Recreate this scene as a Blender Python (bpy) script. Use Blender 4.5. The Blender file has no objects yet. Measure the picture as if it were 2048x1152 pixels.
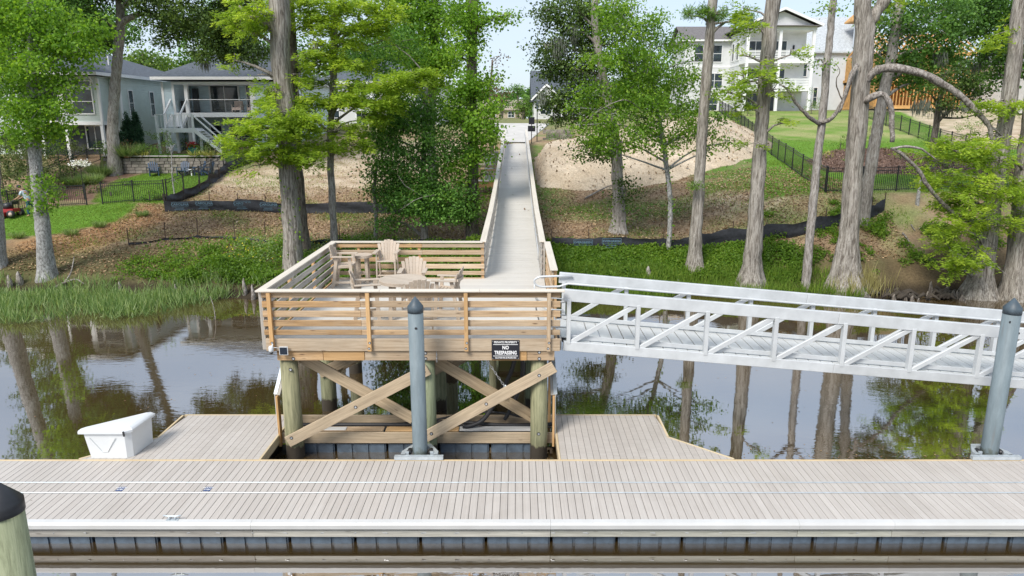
import bpy, bmesh, math, random
import numpy as np
from mathutils import Vector, Matrix

random.seed(11)
RNG = np.random.default_rng(11)
S = bpy.context.scene
COL = S.collection
R = math.radians

# ------------------------------------------------------------------ camera, sky, sun, exposure
F, CX, PITCH, H = 1420.0, 1034.0, R(13.3), 7.66
cam_data = bpy.data.cameras.new("camera")
cam = bpy.data.objects.new("camera", cam_data)
COL.objects.link(cam)
cam.location = (0, 0, H)
cam.rotation_euler = (R(90) - PITCH, 0, 0)
cam_data.sensor_width = 36
cam_data.lens = F / 2048 * 36
cam_data.shift_x = (1024 - CX) / 2048
cam_data.clip_end = 3000
S.camera = cam

SUN_EL, SUN_AZ = R(47), R(212)          # azimuth clockwise from +Y: behind the camera and a little to its left
world = bpy.data.worlds.new("World")
S.world = world
world.use_nodes = True
wn, wl = world.node_tree.nodes, world.node_tree.links
wn.clear()
out = wn.new("ShaderNodeOutputWorld")
bg = wn.new("ShaderNodeBackground")
sky = wn.new("ShaderNodeTexSky")
sky.sky_type = 'NISHITA'
sky.sun_disc = False
sky.sun_elevation = SUN_EL
sky.sun_rotation = SUN_AZ
sky.air_density = 1.0
sky.dust_density = 1.5
sky.ozone_density = 1.5
tc = wn.new("ShaderNodeTexCoord")
mp = wn.new("ShaderNodeMapping")
mp.inputs['Scale'].default_value = (1.3, 1.3, 5.0)
n1 = wn.new("ShaderNodeTexNoise")
n1.inputs['Scale'].default_value = 2.2
n1.inputs['Detail'].default_value = 7
n1.inputs['Roughness'].default_value = 0.55
rp = wn.new("ShaderNodeValToRGB")
rp.color_ramp.elements[0].position = 0.30
rp.color_ramp.elements[0].color = (0.50, 0.50, 0.50, 1)
rp.color_ramp.elements[1].position = 0.66
rp.color_ramp.elements[1].color = (0.92, 0.92, 0.92, 1)
mx = wn.new("ShaderNodeMixRGB")
mx.inputs['Color2'].default_value = (4.15, 4.75, 5.6, 1)
wl.new(tc.outputs['Generated'], mp.inputs['Vector'])
wl.new(mp.outputs['Vector'], n1.inputs['Vector'])
wl.new(n1.outputs['Fac'], rp.inputs['Fac'])
wl.new(rp.outputs['Color'], mx.inputs['Fac'])
wl.new(sky.outputs['Color'], mx.inputs['Color1'])
wl.new(mx.outputs['Color'], bg.inputs['Color'])
bg.inputs['Strength'].default_value = 0.10
wl.new(bg.outputs['Background'], out.inputs['Surface'])

sd = bpy.data.lights.new("sun", 'SUN')
sd.energy = 2.2
sd.angle = R(22)
sd.color = (1.0, 0.95, 0.88)
sun = bpy.data.objects.new("sun", sd)
COL.objects.link(sun)
sdir = Vector((math.sin(SUN_AZ) * math.cos(SUN_EL), math.cos(SUN_AZ) * math.cos(SUN_EL), math.sin(SUN_EL)))
sun.rotation_euler = (-sdir).to_track_quat('-Z', 'Y').to_euler()
sun.location = (0, -20, 60)

S.view_settings.view_transform = 'Standard'
S.view_settings.look = 'None'
S.view_settings.gamma = 1.0
S.view_settings.use_curve_mapping = False
S.view_settings.exposure = 0.95
S.cycles.max_bounces = 8
S.cycles.diffuse_bounces = 5
S.cycles.glossy_bounces = 3
S.cycles.transmission_bounces = 5
S.cycles.transparent_max_bounces = 4
S.cycles.caustics_reflective = False
S.cycles.caustics_refractive = False
try:
    S.cycles.use_denoising = True
except Exception:
    pass

# ------------------------------------------------------------------ geometry of the place
SP, CP = math.sin(PITCH), math.cos(PITCH)

def _ang(py):
    return PITCH - math.atan((576 - py) / F)

def P(px, py, Y):                      # point of the place seen at a pixel, at distance Y
    z = H - Y * math.tan(_ang(py))
    return Vector(((px - CX) / F * (Y * CP + (H - z) * SP), Y, z))

def PZ(px, py, z):                     # the same on a level surface of height z
    Y = (H - z) / math.tan(_ang(py))
    return Vector(((px - CX) / F * (Y * CP + (H - z) * SP), Y, z))

def pxm(Y, z=4.0):                     # metres per pixel
    return (Y * CP + (H - z) * SP) / F

def sstep(a, b, x):
    t = np.clip((x - a) / (b - a), 0, 1)
    return t * t * (3 - 2 * t)

def vnoise(x, y, s=1.0, seed=0.0):     # cheap smooth noise, about -1..1
    x = x * s + seed * 3.1
    y = y * s - seed * 1.7
    return (np.sin(x * 1.0 + 1.3 * np.sin(y * 0.9 + seed)) + np.sin(y * 1.27 + 1.1 * np.sin(x * 1.13 + 2.0)) +
            0.6 * np.sin(x * 2.3 + y * 1.7 + seed) + 0.5 * np.sin(y * 3.1 - x * 1.9 + 2 * seed)) / 3.1

def ground(X, Y):
    X = np.asarray(X, float)
    Y = np.asarray(Y, float)
    near = 1 - sstep(34, 40, Y)
    wob = (0.45 * np.sin(X * 0.45 + 0.6) + 0.25 * np.sin(X * 1.25 + 1.0) + 0.12 * np.sin(X * 3.1)) * near
    Yw = Y + wob
    zl = np.interp(Yw, [-50, 24, 29.0, 31.2, 31.9, 33, 35.5, 62, 80, 120, 300, 900], [-4, -1.2, -0.3, -0.02, 0.32, 0.75, 1.5, 5.7, 7.2, 7.9, 8.2, 8.4])
    zr = np.interp(Yw, [-50, 24, 29.5, 31.4, 32.2, 34, 38, 45, 59, 85, 120, 300, 900], [-4, -1.2, -0.4, -0.02, 0.6, 1.75, 3.85, 4.5, 5.9, 8.7, 9.4, 9.0, 8.6])
    t = sstep(5.5, 16.5, X)
    z = zl * (1 - t) + zr * t
    z = z + 0.06 * vnoise(X, Y, 0.8, 1.0) * sstep(32, 36, Y) + 0.10 * vnoise(X, Y, 0.23, 2.0) * sstep(36, 44, Y)
    # terrace behind the garden wall of the left houses
    k = sstep(-30.5, -29.5, X) * (1 - sstep(-21.2, -20.6, X)) * (Y > 51.5) * (Y < 62)
    z = np.where(k > 0.5, np.maximum(z, 5.12), z)
    return z

def gz(x, y):
    return float(ground(x, y))

def PG(px, py):                        # where a pixel meets the ground
    t = math.tan(_ang(py))
    lo = 28.0
    Y = lo
    while Y < 200:
        z = H - Y * t
        X = (px - CX) / F * (Y * CP + (H - z) * SP)
        if gz(X, Y) >= z:
            break
        Y += 0.1
    return Vector((X, Y, gz(X, Y)))

def lane(Y):                           # height of the boardwalk deck
    return float(np.interp(Y, [0, 21.5, 28, 34, 62, 62.4], [2.9, 2.9, 3.06, 3.42, 5.72, 5.72]))

# ------------------------------------------------------------------ linking, tagging
WM = {}

def link(o, M, parent=None):
    COL.objects.link(o)
    o.matrix_basis = M
    WM[o] = M.copy()
    if parent is not None:
        o.parent = parent
        o.matrix_parent_inverse = WM[parent].inverted()
    return o

def tag(o, label=None, cat=None, group=None, kind=None):
    if label: o["label"] = label
    if cat: o["category"] = cat
    if group: o["group"] = group
    if kind: o["kind"] = kind
    return o

def thing(name, loc, label, cat, group=None, rz=0.0):
    o = bpy.data.objects.new(name, None)
    o.empty_display_size = 0.2
    link(o, Matrix.Translation(Vector(loc)) @ Matrix.Rotation(rz, 4, 'Z'))
    return tag(o, label, cat, group)

def kids(o):
    return [c for c in WM if c.parent is o]

def copy_tree(o, M=None, parent=None, delta=None):
    c = o.copy()
    COL.objects.link(c)
    ch = kids(o)
    if parent is not None:
        c.parent = parent
        c.matrix_parent_inverse = o.matrix_parent_inverse
        WM[c] = delta @ WM[o]
    else:
        c.matrix_basis = M
        WM[c] = M.copy()
        delta = M @ WM[o].inverted()
    for k in ch:
        copy_tree(k, parent=c, delta=delta)
    return c

class MB:
    """collects verts and faces of ONE mesh, in world coordinates"""
    def __init__(s):
        s.v, s.f = [], []
    def add(s, vs, fs):
        n = len(s.v)
        s.v += [tuple(v) for v in vs]
        s.f += [tuple(i + n for i in f) for f in fs]
        return s
    def box(s, x0, x1, y0, y1, z0, z1):
        vs = [(x0, y0, z0), (x1, y0, z0), (x1, y1, z0), (x0, y1, z0), (x0, y0, z1), (x1, y0, z1), (x1, y1, z1), (x0, y1, z1)]
        return s.add(vs, [(0, 3, 2, 1), (4, 5, 6, 7), (0, 1, 5, 4), (1, 2, 6, 5), (2, 3, 7, 6), (3, 0, 4, 7)])
    def bar(s, p0, p1, w, h, up=(0, 0, 1)):
        p0, p1 = Vector(p0), Vector(p1)
        x = (p1 - p0).normalized()
        u = Vector(up)
        if abs(x.dot(u)) > 0.98: u = Vector((0, 1, 0))
        y = u.cross(x).normalized()
        z = x.cross(y)
        vs = [p + y * a * w / 2 + z * b * h / 2 for p in (p0, p1) for a, b in ((-1, -1), (1, -1), (1, 1), (-1, 1))]
        return s.add(vs, [(0, 3, 2, 1), (4, 5, 6, 7), (0, 1, 5, 4), (1, 2, 6, 5), (2, 3, 7, 6), (3, 0, 4, 7)])
    def tube(s, pts, rad, n=8, cap=True, prof=None):
        pts = [Vector(p) for p in pts]
        if not hasattr(rad, '__len__'): rad = [rad] * len(pts)
        base = len(s.v)
        ref = Vector((0.13, 0.97, 0.21))
        for i, p in enumerate(pts):
            a = pts[max(i - 1, 0)]
            b = pts[min(i + 1, len(pts) - 1)]
            t = (b - a).normalized()
            if abs(t.dot(ref)) > 0.95: ref = Vector((0.9, 0.1, 0.3))
            e1 = (ref - t * ref.dot(t)).normalized()
            e2 = t.cross(e1)
            for k in range(n):
                an = 2 * math.pi * k / n
                r = rad[i] * (prof(i, an) if prof else 1)
                s.v.append(tuple(p + e1 * math.cos(an) * r + e2 * math.sin(an) * r))
        for i in range(len(pts) - 1):
            for k in range(n):
                k2 = (k + 1) % n
                s.f.append((base + i * n + k, base + i * n + k2, base + (i + 1) * n + k2, base + (i + 1) * n + k))
        if cap:
            s.f.append(tuple(base + k for k in reversed(range(n))))
            s.f.append(tuple(base + (len(pts) - 1) * n + k for k in range(n)))
        return s
    def lathe(s, c, prof, n=20):
        c = Vector(c)
        return s.tube([c + Vector((0, 0, z)) for r, z in prof], [max(r, 1e-4) for r, z in prof], n)
    def prism(s, poly, z0, z1):
        n = len(poly)
        vs = [(p[0], p[1], z0) for p in poly] + [(p[0], p[1], z1) for p in poly]
        return s.add(vs, [tuple(reversed(range(n))), tuple(range(n, 2 * n))] + [(i, (i + 1) % n, (i + 1) % n + n, i + n) for i in range(n)])
    def quad(s, a, b, c, d):
        return s.add([a, b, c, d], [(0, 1, 2, 3)])
    def build(s, name, mat, parent=None, smooth=False, kind=None, loc=None):
        me = bpy.data.meshes.new(name)
        v = np.array(s.v, float)
        c = Vector(loc) if loc is not None else Vector(((v[:, 0].min() + v[:, 0].max()) / 2, (v[:, 1].min() + v[:, 1].max()) / 2, v[:, 2].min()))
        me.from_pydata([tuple(p) for p in (v - np.array(c))], [], s.f)
        bm = bmesh.new(); bm.from_mesh(me)
        bmesh.ops.recalc_face_normals(bm, faces=bm.faces)
        bm.to_mesh(me); bm.free()
        me.materials.append(mat)
        if smooth: me.polygons.foreach_set('use_smooth', [True] * len(me.polygons))
        o = bpy.data.objects.new(name, me)
        link(o, Matrix.Translation(c), parent)
        if kind: o["kind"] = kind
        return o

_cache = {}

def boxmesh(name, L, w, h, mat, ch=0.005):
    key = (name, round(L, 3), round(w, 3), round(h, 3), mat.name, ch)
    if key not in _cache:
        bm = bmesh.new()
        bmesh.ops.create_cube(bm, size=1.0)
        bmesh.ops.scale(bm, vec=(L, w, h), verts=bm.verts)
        if ch: bmesh.ops.bevel(bm, geom=list(bm.edges), offset=min(ch, w * 0.3, h * 0.3), segments=1, affect='EDGES', profile=0.5)
        me = bpy.data.meshes.new(name)
        bm.to_mesh(me); bm.free()
        me.materials.append(mat)
        _cache[key] = me
    return _cache[key]

def beam(name, p0, p1, w, h, mat, parent=None, up=(0, 0, 1), ch=0.005):
    """one board from p0 to p1; local X runs along it; w across, h along `up`"""
    p0, p1 = Vector(p0), Vector(p1)
    x = (p1 - p0)
    L = x.length
    x.normalize()
    u = Vector(up)
    if abs(x.dot(u)) > 0.98: u = Vector((0, 1, 0))
    y = u.cross(x).normalized()
    z = x.cross(y)
    M = Matrix((x, y, z)).transposed().to_4x4()
    M.translation = (p0 + p1) / 2
    o = bpy.data.objects.new(name, boxmesh(name, L, w, h, mat, ch))
    return link(o, M, parent)

# ------------------------------------------------------------------ materials
def newmat(name):
    m = bpy.data.materials.new(name)
    m.use_nodes = True
    return m, m.node_tree.nodes, m.node_tree.links, m.node_tree.nodes['Principled BSDF']

def ramp(nt, stops):
    r = nt.new("ShaderNodeValToRGB")
    e = r.color_ramp.elements
    e[0].position, e[0].color = stops[0][0], (*stops[0][1], 1)
    e[1].position, e[1].color = stops[-1][0], (*stops[-1][1], 1)
    for p, c in stops[1:-1]:
        k = e.new(p); k.color = (*c, 1)
    return r

def noise(nt, lk, vec, scale, detail=4, rough=0.55, dist=0.0):
    n = nt.new("ShaderNodeTexNoise")
    n.inputs['Scale'].default_value = scale
    n.inputs['Detail'].default_value = detail
    n.inputs['Roughness'].default_value = rough
    n.inputs['Distortion'].default_value = dist
    if vec is not None: lk.new(vec, n.inputs['Vector'])
    return n

def bump(nt, lk, b, h, strength=0.3, dist=0.02):
    n = nt.new("ShaderNodeBump")
    n.inputs['Strength'].default_value = strength
    n.inputs['Distance'].default_value = dist
    lk.new(h, n.inputs['Height'])
    lk.new(n.outputs['Normal'], b.inputs['Normal'])

def mixc(nt, lk, f, a, b, mode='MIX'):
    m = nt.new("ShaderNodeMixRGB")
    m.blend_type = mode
    for s, v in (('Fac', f), ('Color1', a), ('Color2', b)):
        if hasattr(v, 'links'): lk.new(v, m.inputs[s])
        elif isinstance(v, (int, float)): m.inputs[s].default_value = v
        else: m.inputs[s].default_value = (*v, 1)
    return m

def math_n(nt, lk, op, a, b):
    m = nt.new("ShaderNodeMath"); m.operation = op
    for i, v in enumerate((a, b)):
        if hasattr(v, 'links'): lk.new(v, m.inputs[i])
        else: m.inputs[i].default_value = v
    return m

def plain(name, col, rough=0.6, metal=0.0, var=0.15, scale=6.0, rnd=0.0, bmp=0.0, spec=None):
    m, nt, lk, b = newmat(name)
    t = nt.new("ShaderNodeTexCoord")
    n = noise(nt, lk, t.outputs['Object'], scale)
    lo = tuple(c * (1 - var) for c in col); hi = tuple(min(1, c * (1 + var)) for c in col)
    r = ramp(nt, [(0.3, lo), (0.7, hi)])
    lk.new(n.outputs['Fac'], r.inputs['Fac'])
    c = r.outputs['Color']
    if rnd:
        oi = nt.new("ShaderNodeObjectInfo")
        mr = nt.new("ShaderNodeMapRange")
        mr.inputs['To Min'].default_value = 1 - rnd; mr.inputs['To Max'].default_value = 1 + rnd
        lk.new(oi.outputs['Random'], mr.inputs['Value'])
        v = nt.new("ShaderNodeVectorMath"); v.operation = 'SCALE'
        lk.new(c, v.inputs[0]); lk.new(mr.outputs['Result'], v.inputs['Scale'])
        c = v.outputs['Vector']
    lk.new(c, b.inputs['Base Color'])
    b.inputs['Roughness'].default_value = rough
    b.inputs['Metallic'].default_value = metal
    if spec is not None: b.inputs['Specular IOR Level'].default_value = spec
    if bmp: bump(nt, lk, b, n.outputs['Fac'], bmp)
    return m

def wood(name, a0, a1, b0, b1, grain=(1.2, 26, 26), rough=0.75, knots=0.5, rnd=0.16):
    """two tints of board (a, b) picked per board by Object Info random, long grain, knots"""
    m, nt, lk, b = newmat(name)
    t = nt.new("ShaderNodeTexCoord")
    oi = nt.new("ShaderNodeObjectInfo")
    off = nt.new("ShaderNodeVectorMath"); off.operation = 'ADD'
    sc = nt.new("ShaderNodeVectorMath"); sc.operation = 'SCALE'
    sc.inputs[0].default_value = (37, 13, 29)
    lk.new(oi.outputs['Random'], sc.inputs['Scale'])
    lk.new(t.outputs['Object'], off.inputs[0]); lk.new(sc.outputs['Vector'], off.inputs[1])
    mp = nt.new("ShaderNodeMapping"); mp.inputs['Scale'].default_value = grain
    lk.new(off.outputs['Vector'], mp.inputs['Vector'])
    n = noise(nt, lk, mp.outputs['Vector'], 1.0, 6, 0.65, 0.6)
    r1 = ramp(nt, [(0.33, a0), (0.66, a1)]); r2 = ramp(nt, [(0.33, b0), (0.66, b1)])
    lk.new(n.outputs['Fac'], r1.inputs['Fac']); lk.new(n.outputs['Fac'], r2.inputs['Fac'])
    big = noise(nt, lk, off.outputs['Vector'], 1.3, 3)
    s = math_n(nt, lk, 'ADD', oi.outputs['Random'], big.outputs['Fac'])
    s2 = math_n(nt, lk, 'SUBTRACT', s.outputs[0], 0.5)
    cl = nt.new("ShaderNodeClamp"); lk.new(s2.outputs[0], cl.inputs['Value'])
    c = mixc(nt, lk, cl.outputs[0], r1.outputs['Color'], r2.outputs['Color'])
    if knots:
        mk = nt.new("ShaderNodeMapping"); mk.inputs['Scale'].default_value = (2.0, 7, 7)
        lk.new(off.outputs['Vector'], mk.inputs['Vector'])
        vo = nt.new("ShaderNodeTexVoronoi"); vo.inputs['Scale'].default_value = 1.0; vo.inputs['Randomness'].default_value = 1.0
        lk.new(mk.outputs['Vector'], vo.inputs['Vector'])
        kr = ramp(nt, [(0.06, (knots,) * 3), (0.16, (0, 0, 0))])
        lk.new(vo.outputs['Distance'], kr.inputs['Fac'])
        c = mixc(nt, lk, kr.outputs['Color'], c.outputs['Color'], (a0[0] * 0.35, a0[1] * 0.3, a0[2] * 0.28))
    mr = nt.new("ShaderNodeMapRange")
    mr.inputs['To Min'].default_value = 1 - rnd; mr.inputs['To Max'].default_value = 1 + rnd
    wn2 = nt.new("ShaderNodeTexWhiteNoise"); wn2.noise_dimensions = '1D'
    lk.new(oi.outputs['Random'], wn2.inputs['W'])
    lk.new(wn2.outputs['Value'], mr.inputs['Value'])
    v = nt.new("ShaderNodeVectorMath"); v.operation = 'SCALE'
    lk.new(c.outputs['Color'], v.inputs[0]); lk.new(mr.outputs['Result'], v.inputs['Scale'])
    lk.new(v.outputs['Vector'], b.inputs['Base Color'])
    b.inputs['Roughness'].default_value = rough
    bump(nt, lk, b, n.outputs['Fac'], 0.25, 0.01)
    return m

def add_wear(m, spots=True, amount=0.35, tint=(0.25, 0.22, 0.18)):
    """stains, drips and droppings laid over a material in world space"""
    nt, lk = m.node_tree.nodes, m.node_tree.links
    b = nt['Principled BSDF']
    src = b.inputs['Base Color'].links[0].from_socket
    g = nt.new("ShaderNodeNewGeometry")
    n = noise(nt, lk, g.outputs['Position'], 0.8, 6, 0.7, 0.5)
    r = ramp(nt, [(0.48, (0, 0, 0)), (0.75, (amount,) * 3)])
    lk.new(n.outputs['Fac'], r.inputs['Fac'])
    c = mixc(nt, lk, r.outputs['Color'], src, tint)
    if spots:
        v = nt.new("ShaderNodeTexVoronoi"); v.inputs['Scale'].default_value = 2.3
        lk.new(g.outputs['Position'], v.inputs['Vector'])
        sr = ramp(nt, [(0.035, (.7, .7, .7)), (0.06, (0, 0, 0))])
        lk.new(v.outputs['Distance'], sr.inputs['Fac'])
        n2 = noise(nt, lk, g.outputs['Position'], 1.1, 2)
        k = ramp(nt, [(0.55, (0, 0, 0)), (0.62, (1, 1, 1))]); lk.new(n2.outputs['Fac'], k.inputs['Fac'])
        f = math_n(nt, lk, 'MULTIPLY', sr.outputs['Color'], k.outputs['Color'])
        c = mixc(nt, lk, f.outputs[0], c.outputs['Color'], (0.16, 0.13, 0.10))
    lk.new(c.outputs['Color'], b.inputs['Base Color'])

M_WOOD = wood("pine boards", (0.27, 0.15, 0.062), (0.54, 0.345, 0.165), (0.36, 0.27, 0.18), (0.57, 0.465, 0.34), knots=0.75, rnd=0.18)
M_FRESH = wood("fresh pine", (0.38, 0.21, 0.08), (0.58, 0.35, 0.15), (0.45, 0.28, 0.125), (0.62, 0.41, 0.21), knots=0.4)
M_BRACE = wood("brace timber", (0.28, 0.20, 0.115), (0.51, 0.39, 0.245), (0.35, 0.27, 0.185), (0.56, 0.445, 0.305), knots=0.6)
M_GREYW = wood("weathered boards", (0.28, 0.25, 0.215), (0.48, 0.44, 0.39), (0.35, 0.325, 0.29), (0.54, 0.51, 0.46), knots=0.3)
M_SILVER = wood("silvered fascia", (0.30, 0.28, 0.25), (0.52, 0.49, 0.44), (0.34, 0.34, 0.28), (0.55, 0.55, 0.47), knots=0.5)
M_EDGE = wood("pale edge boards", (0.42, 0.31, 0.17), (0.60, 0.48, 0.30), (0.50, 0.40, 0.25), (0.64, 0.54, 0.37), knots=0.3)
M_DECK = wood("composite planks", (0.40, 0.365, 0.33), (0.485, 0.445, 0.405), (0.435, 0.40, 0.365), (0.51, 0.475, 0.435), grain=(0.5, 34, 34), knots=0, rnd=0.035, rough=0.6)
M_DECKG = wood("composite deck boards", (0.48, 0.46, 0.415), (0.58, 0.555, 0.51), (0.52, 0.50, 0.46), (0.61, 0.59, 0.545), grain=(0.7, 30, 30), knots=0, rnd=0.06, rough=0.6)
M_CAP = wood("rail cap boards", (0.57, 0.51, 0.425), (0.67, 0.61, 0.52), (0.61, 0.555, 0.475), (0.69, 0.635, 0.55), grain=(0.8, 20, 20), knots=0, rnd=0.05, rough=0.55)
M_POLY = wood("tan poly lumber", (0.41, 0.335, 0.26), (0.51, 0.425, 0.34), (0.45, 0.375, 0.30), (0.54, 0.46, 0.375), grain=(1, 40, 40), knots=0, rnd=0.08, rough=0.5)
M_VINYL = plain("white vinyl", (0.52, 0.52, 0.51), 0.4, 0, 0.06, 2.0)
M_BOXW = plain("white moulded plastic", (0.66, 0.68, 0.69), 0.35, 0, 0.04, 1.5)
M_ALU = plain("mill aluminium", (0.57, 0.59, 0.60), 0.42, 0.15, 0.10, 3.0, rnd=0.05)
M_ALUD = plain("aluminium deck boards", (0.54, 0.55, 0.54), 0.5, 0.15, 0.08, 3.0, rnd=0.05)
M_GALV = plain("galvanised plate", (0.52, 0.57, 0.60), 0.45, 0.4, 0.15, 9.0)
M_BLACKP = plain("black plastic", (0.022, 0.023, 0.026), 0.45, 0, 0.2, 8.0)
M_RUB = plain("black cord", (0.02, 0.02, 0.022), 0.6, 0, 0.3, 30.0)
M_FLOAT = plain("float tubs", (0.085, 0.115, 0.15), 0.55, 0, 0.35, 5.0, rnd=0.12)
M_CAPB = plain("blue grey cone caps", (0.06, 0.085, 0.105), 0.5, 0, 0.25, 6.0)
M_IRON = plain("black powder coat", (0.012, 0.013, 0.015), 0.45, 0, 0.2, 5.0)
M_SILT = plain("black woven fabric", (0.018, 0.02, 0.026), 0.65, 0, 0.5, 7.0, bmp=0.6)
M_STAKE = plain("steel stakes", (0.06, 0.035, 0.025), 0.8, 0, 0.3, 20.0)
M_INK = plain("pale blue print", (0.09, 0.16, 0.21), 0.7, 0, 0.2, 9.0)
M_SIGN = plain("black sign face", (0.012, 0.012, 0.018), 0.35, 0, 0.1, 4.0)
M_LETTER = plain("white lettering", (0.82, 0.82, 0.82), 0.5, 0, 0.02, 4.0)
M_DECAL = plain("dark blue decal", (0.02, 0.05, 0.16), 0.5, 0, 0.1, 4.0)
M_BOLT = plain("zinc bolts", (0.55, 0.56, 0.57), 0.4, 0.5, 0.15, 30.0)
M_SOLAR = plain("solar glass", (0.015, 0.022, 0.035), 0.12, 0, 0.1, 4.0)
M_WHITEP = plain("white painted timber", (0.78, 0.79, 0.79), 0.5, 0, 0.05, 2.0)
M_CONC = plain("pale concrete", (0.50, 0.48, 0.45), 0.85, 0, 0.12, 1.2)
M_TRIM = plain("white trim", (0.80, 0.80, 0.80), 0.5, 0, 0.04, 1.0)
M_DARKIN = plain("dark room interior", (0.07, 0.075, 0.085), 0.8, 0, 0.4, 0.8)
M_SKINP = plain("skin", (0.42, 0.24, 0.16), 0.6, 0, 0.1, 8)
M_SHIRT = plain("patterned pale shirt", (0.42, 0.50, 0.55), 0.8, 0, 0.55, 14)
M_JEANS = plain("teal blue trousers", (0.02, 0.08, 0.12), 0.85, 0, 0.25, 10)
M_HAIR = plain("dark cap cloth", (0.02, 0.025, 0.035), 0.8)
M_RED = plain("red mower paint", (0.36, 0.03, 0.035), 0.4, 0, 0.15, 6)
M_CUSH = plain("cushion cloth", (0.55, 0.42, 0.36), 0.85, 0, 0.15, 5)
M_FRAMEW = plain("framing lumber", (0.62, 0.36, 0.13), 0.8, 0, 0.2, 3, rnd=0.12)
M_OSB = plain("sheathing board", (0.50, 0.28, 0.10), 0.85, 0, 0.3, 2.5)
M_STONE = plain("stacked stone", (0.20, 0.18, 0.155), 0.9, 0, 0.3, 3, rnd=0.35, bmp=0.5)
M_COPING = plain("stone coping", (0.34, 0.325, 0.30), 0.85, 0, 0.15, 3)
M_NAVY = plain("navy chair boards", (0.02, 0.05, 0.10), 0.5, 0, 0.2, 5)
M_POTB = plain("turquoise glaze", (0.02, 0.22, 0.36), 0.25, 0, 0.15, 4)
M_PANELG = plain("grey electrical cabinet", (0.42, 0.46, 0.46), 0.5, 0, 0.08, 2)
M_MOSS = plain("grey spanish moss", (0.15, 0.17, 0.13), 0.95, 0, 0.3, 4)
M_ROCK = plain("shore mud", (0.05, 0.04, 0.03), 0.9, 0, 0.4, 3, bmp=0.8)
M_SOIL = plain("pine straw flakes", (0.26, 0.14, 0.075), 0.95, 0, 0.45, 5)

add_wear(M_DECK, True, 0.30, (0.30, 0.265, 0.225)); add_wear(M_DECKG, True, 0.25, (0.34, 0.32, 0.28)); add_wear(M_ALU, False, 0.4, (0.42, 0.43, 0.42)); add_wear(M_ALUD, True, 0.4, (0.40, 0.39, 0.36))
add_wear(M_VINYL, False, 0.25, (0.48, 0.46, 0.40)); add_wear(M_CAP, False, 0.3, (0.40, 0.36, 0.30)); add_wear(M_BOXW, False, 0.22, (0.55, 0.53, 0.45)); add_wear(M_WOOD, False, 0.4, (0.30, 0.25, 0.19)); add_wear(M_BRACE, False, 0.4, (0.27, 0.23, 0.16))

def siding_mat(name, col, pitch=0.16):
    m, nt, lk, b = newmat(name)
    g = nt.new("ShaderNodeNewGeometry")
    sp = nt.new("ShaderNodeSeparateXYZ"); lk.new(g.outputs['Position'], sp.inputs[0])
    d = math_n(nt, lk, 'DIVIDE', sp.outputs['Z'], pitch)
    fr = math_n(nt, lk, 'FRACT', d.outputs[0], 0)
    n = noise(nt, lk, g.outputs['Position'], 1.5)
    r = ramp(nt, [(0.3, tuple(c * 0.93 for c in col)), (0.7, tuple(min(1, c * 1.05) for c in col))])
    lk.new(n.outputs['Fac'], r.inputs['Fac'])
    lk.new(r.outputs['Color'], b.inputs['Base Color'])
    b.inputs['Roughness'].default_value = 0.6
    bump(nt, lk, b, fr.outputs[0], 1.0, 0.03)
    return m

M_SID1 = siding_mat("sage siding", (0.60, 0.68, 0.655))
M_SID2 = siding_mat("pale blue siding", (0.60, 0.735, 0.81))
M_SIDW = siding_mat("off white siding", (0.76, 0.77, 0.78))
M_WRAP = siding_mat("house wrap", (0.60, 0.64, 0.68), 1.2)

def shingles(name, col):
    m, nt, lk, b = newmat(name)
    g = nt.new("ShaderNodeNewGeometry")
    mp = nt.new("ShaderNodeMapping"); mp.inputs['Scale'].default_value = (3.0, 3.0, 14)
    lk.new(g.outputs['Position'], mp.inputs['Vector'])
    n = noise(nt, lk, mp.outputs['Vector'], 1.5, 3, 0.7)
    r = ramp(nt, [(0.3, tuple(c * 0.6 for c in col)), (0.7, tuple(c * 1.35 for c in col))])
    lk.new(n.outputs['Fac'], r.inputs['Fac'])
    lk.new(r.outputs['Color'], b.inputs['Base Color'])
    b.inputs['Roughness'].default_value = 0.9
    bump(nt, lk, b, n.outputs['Fac'], 0.5, 0.03)
    return m

M_SHING = shingles("charcoal shingles", (0.085, 0.10, 0.12))
M_SHING2 = shingles("grey brown shingles", (0.15, 0.14, 0.14))
M_UNDER = shingles("pale roof underlay", (0.42, 0.45, 0.47))

def glass_mat(name, col=(0.02, 0.03, 0.035)):
    m, nt, lk, b = newmat(name)
    g = nt.new("ShaderNodeNewGeometry")
    n = noise(nt, lk, g.outputs['Position'], 1.1, 3)
    r = ramp(nt, [(0.35, tuple(c * 0.5 for c in col)), (0.7, tuple(c * 2.5 for c in col))])
    lk.new(n.outputs['Fac'], r.inputs['Fac']); lk.new(r.outputs['Color'], b.inputs['Base Color'])
    b.inputs['Roughness'].default_value = 0.06
    return m

M_GLASS = glass_mat("window glass")

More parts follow.
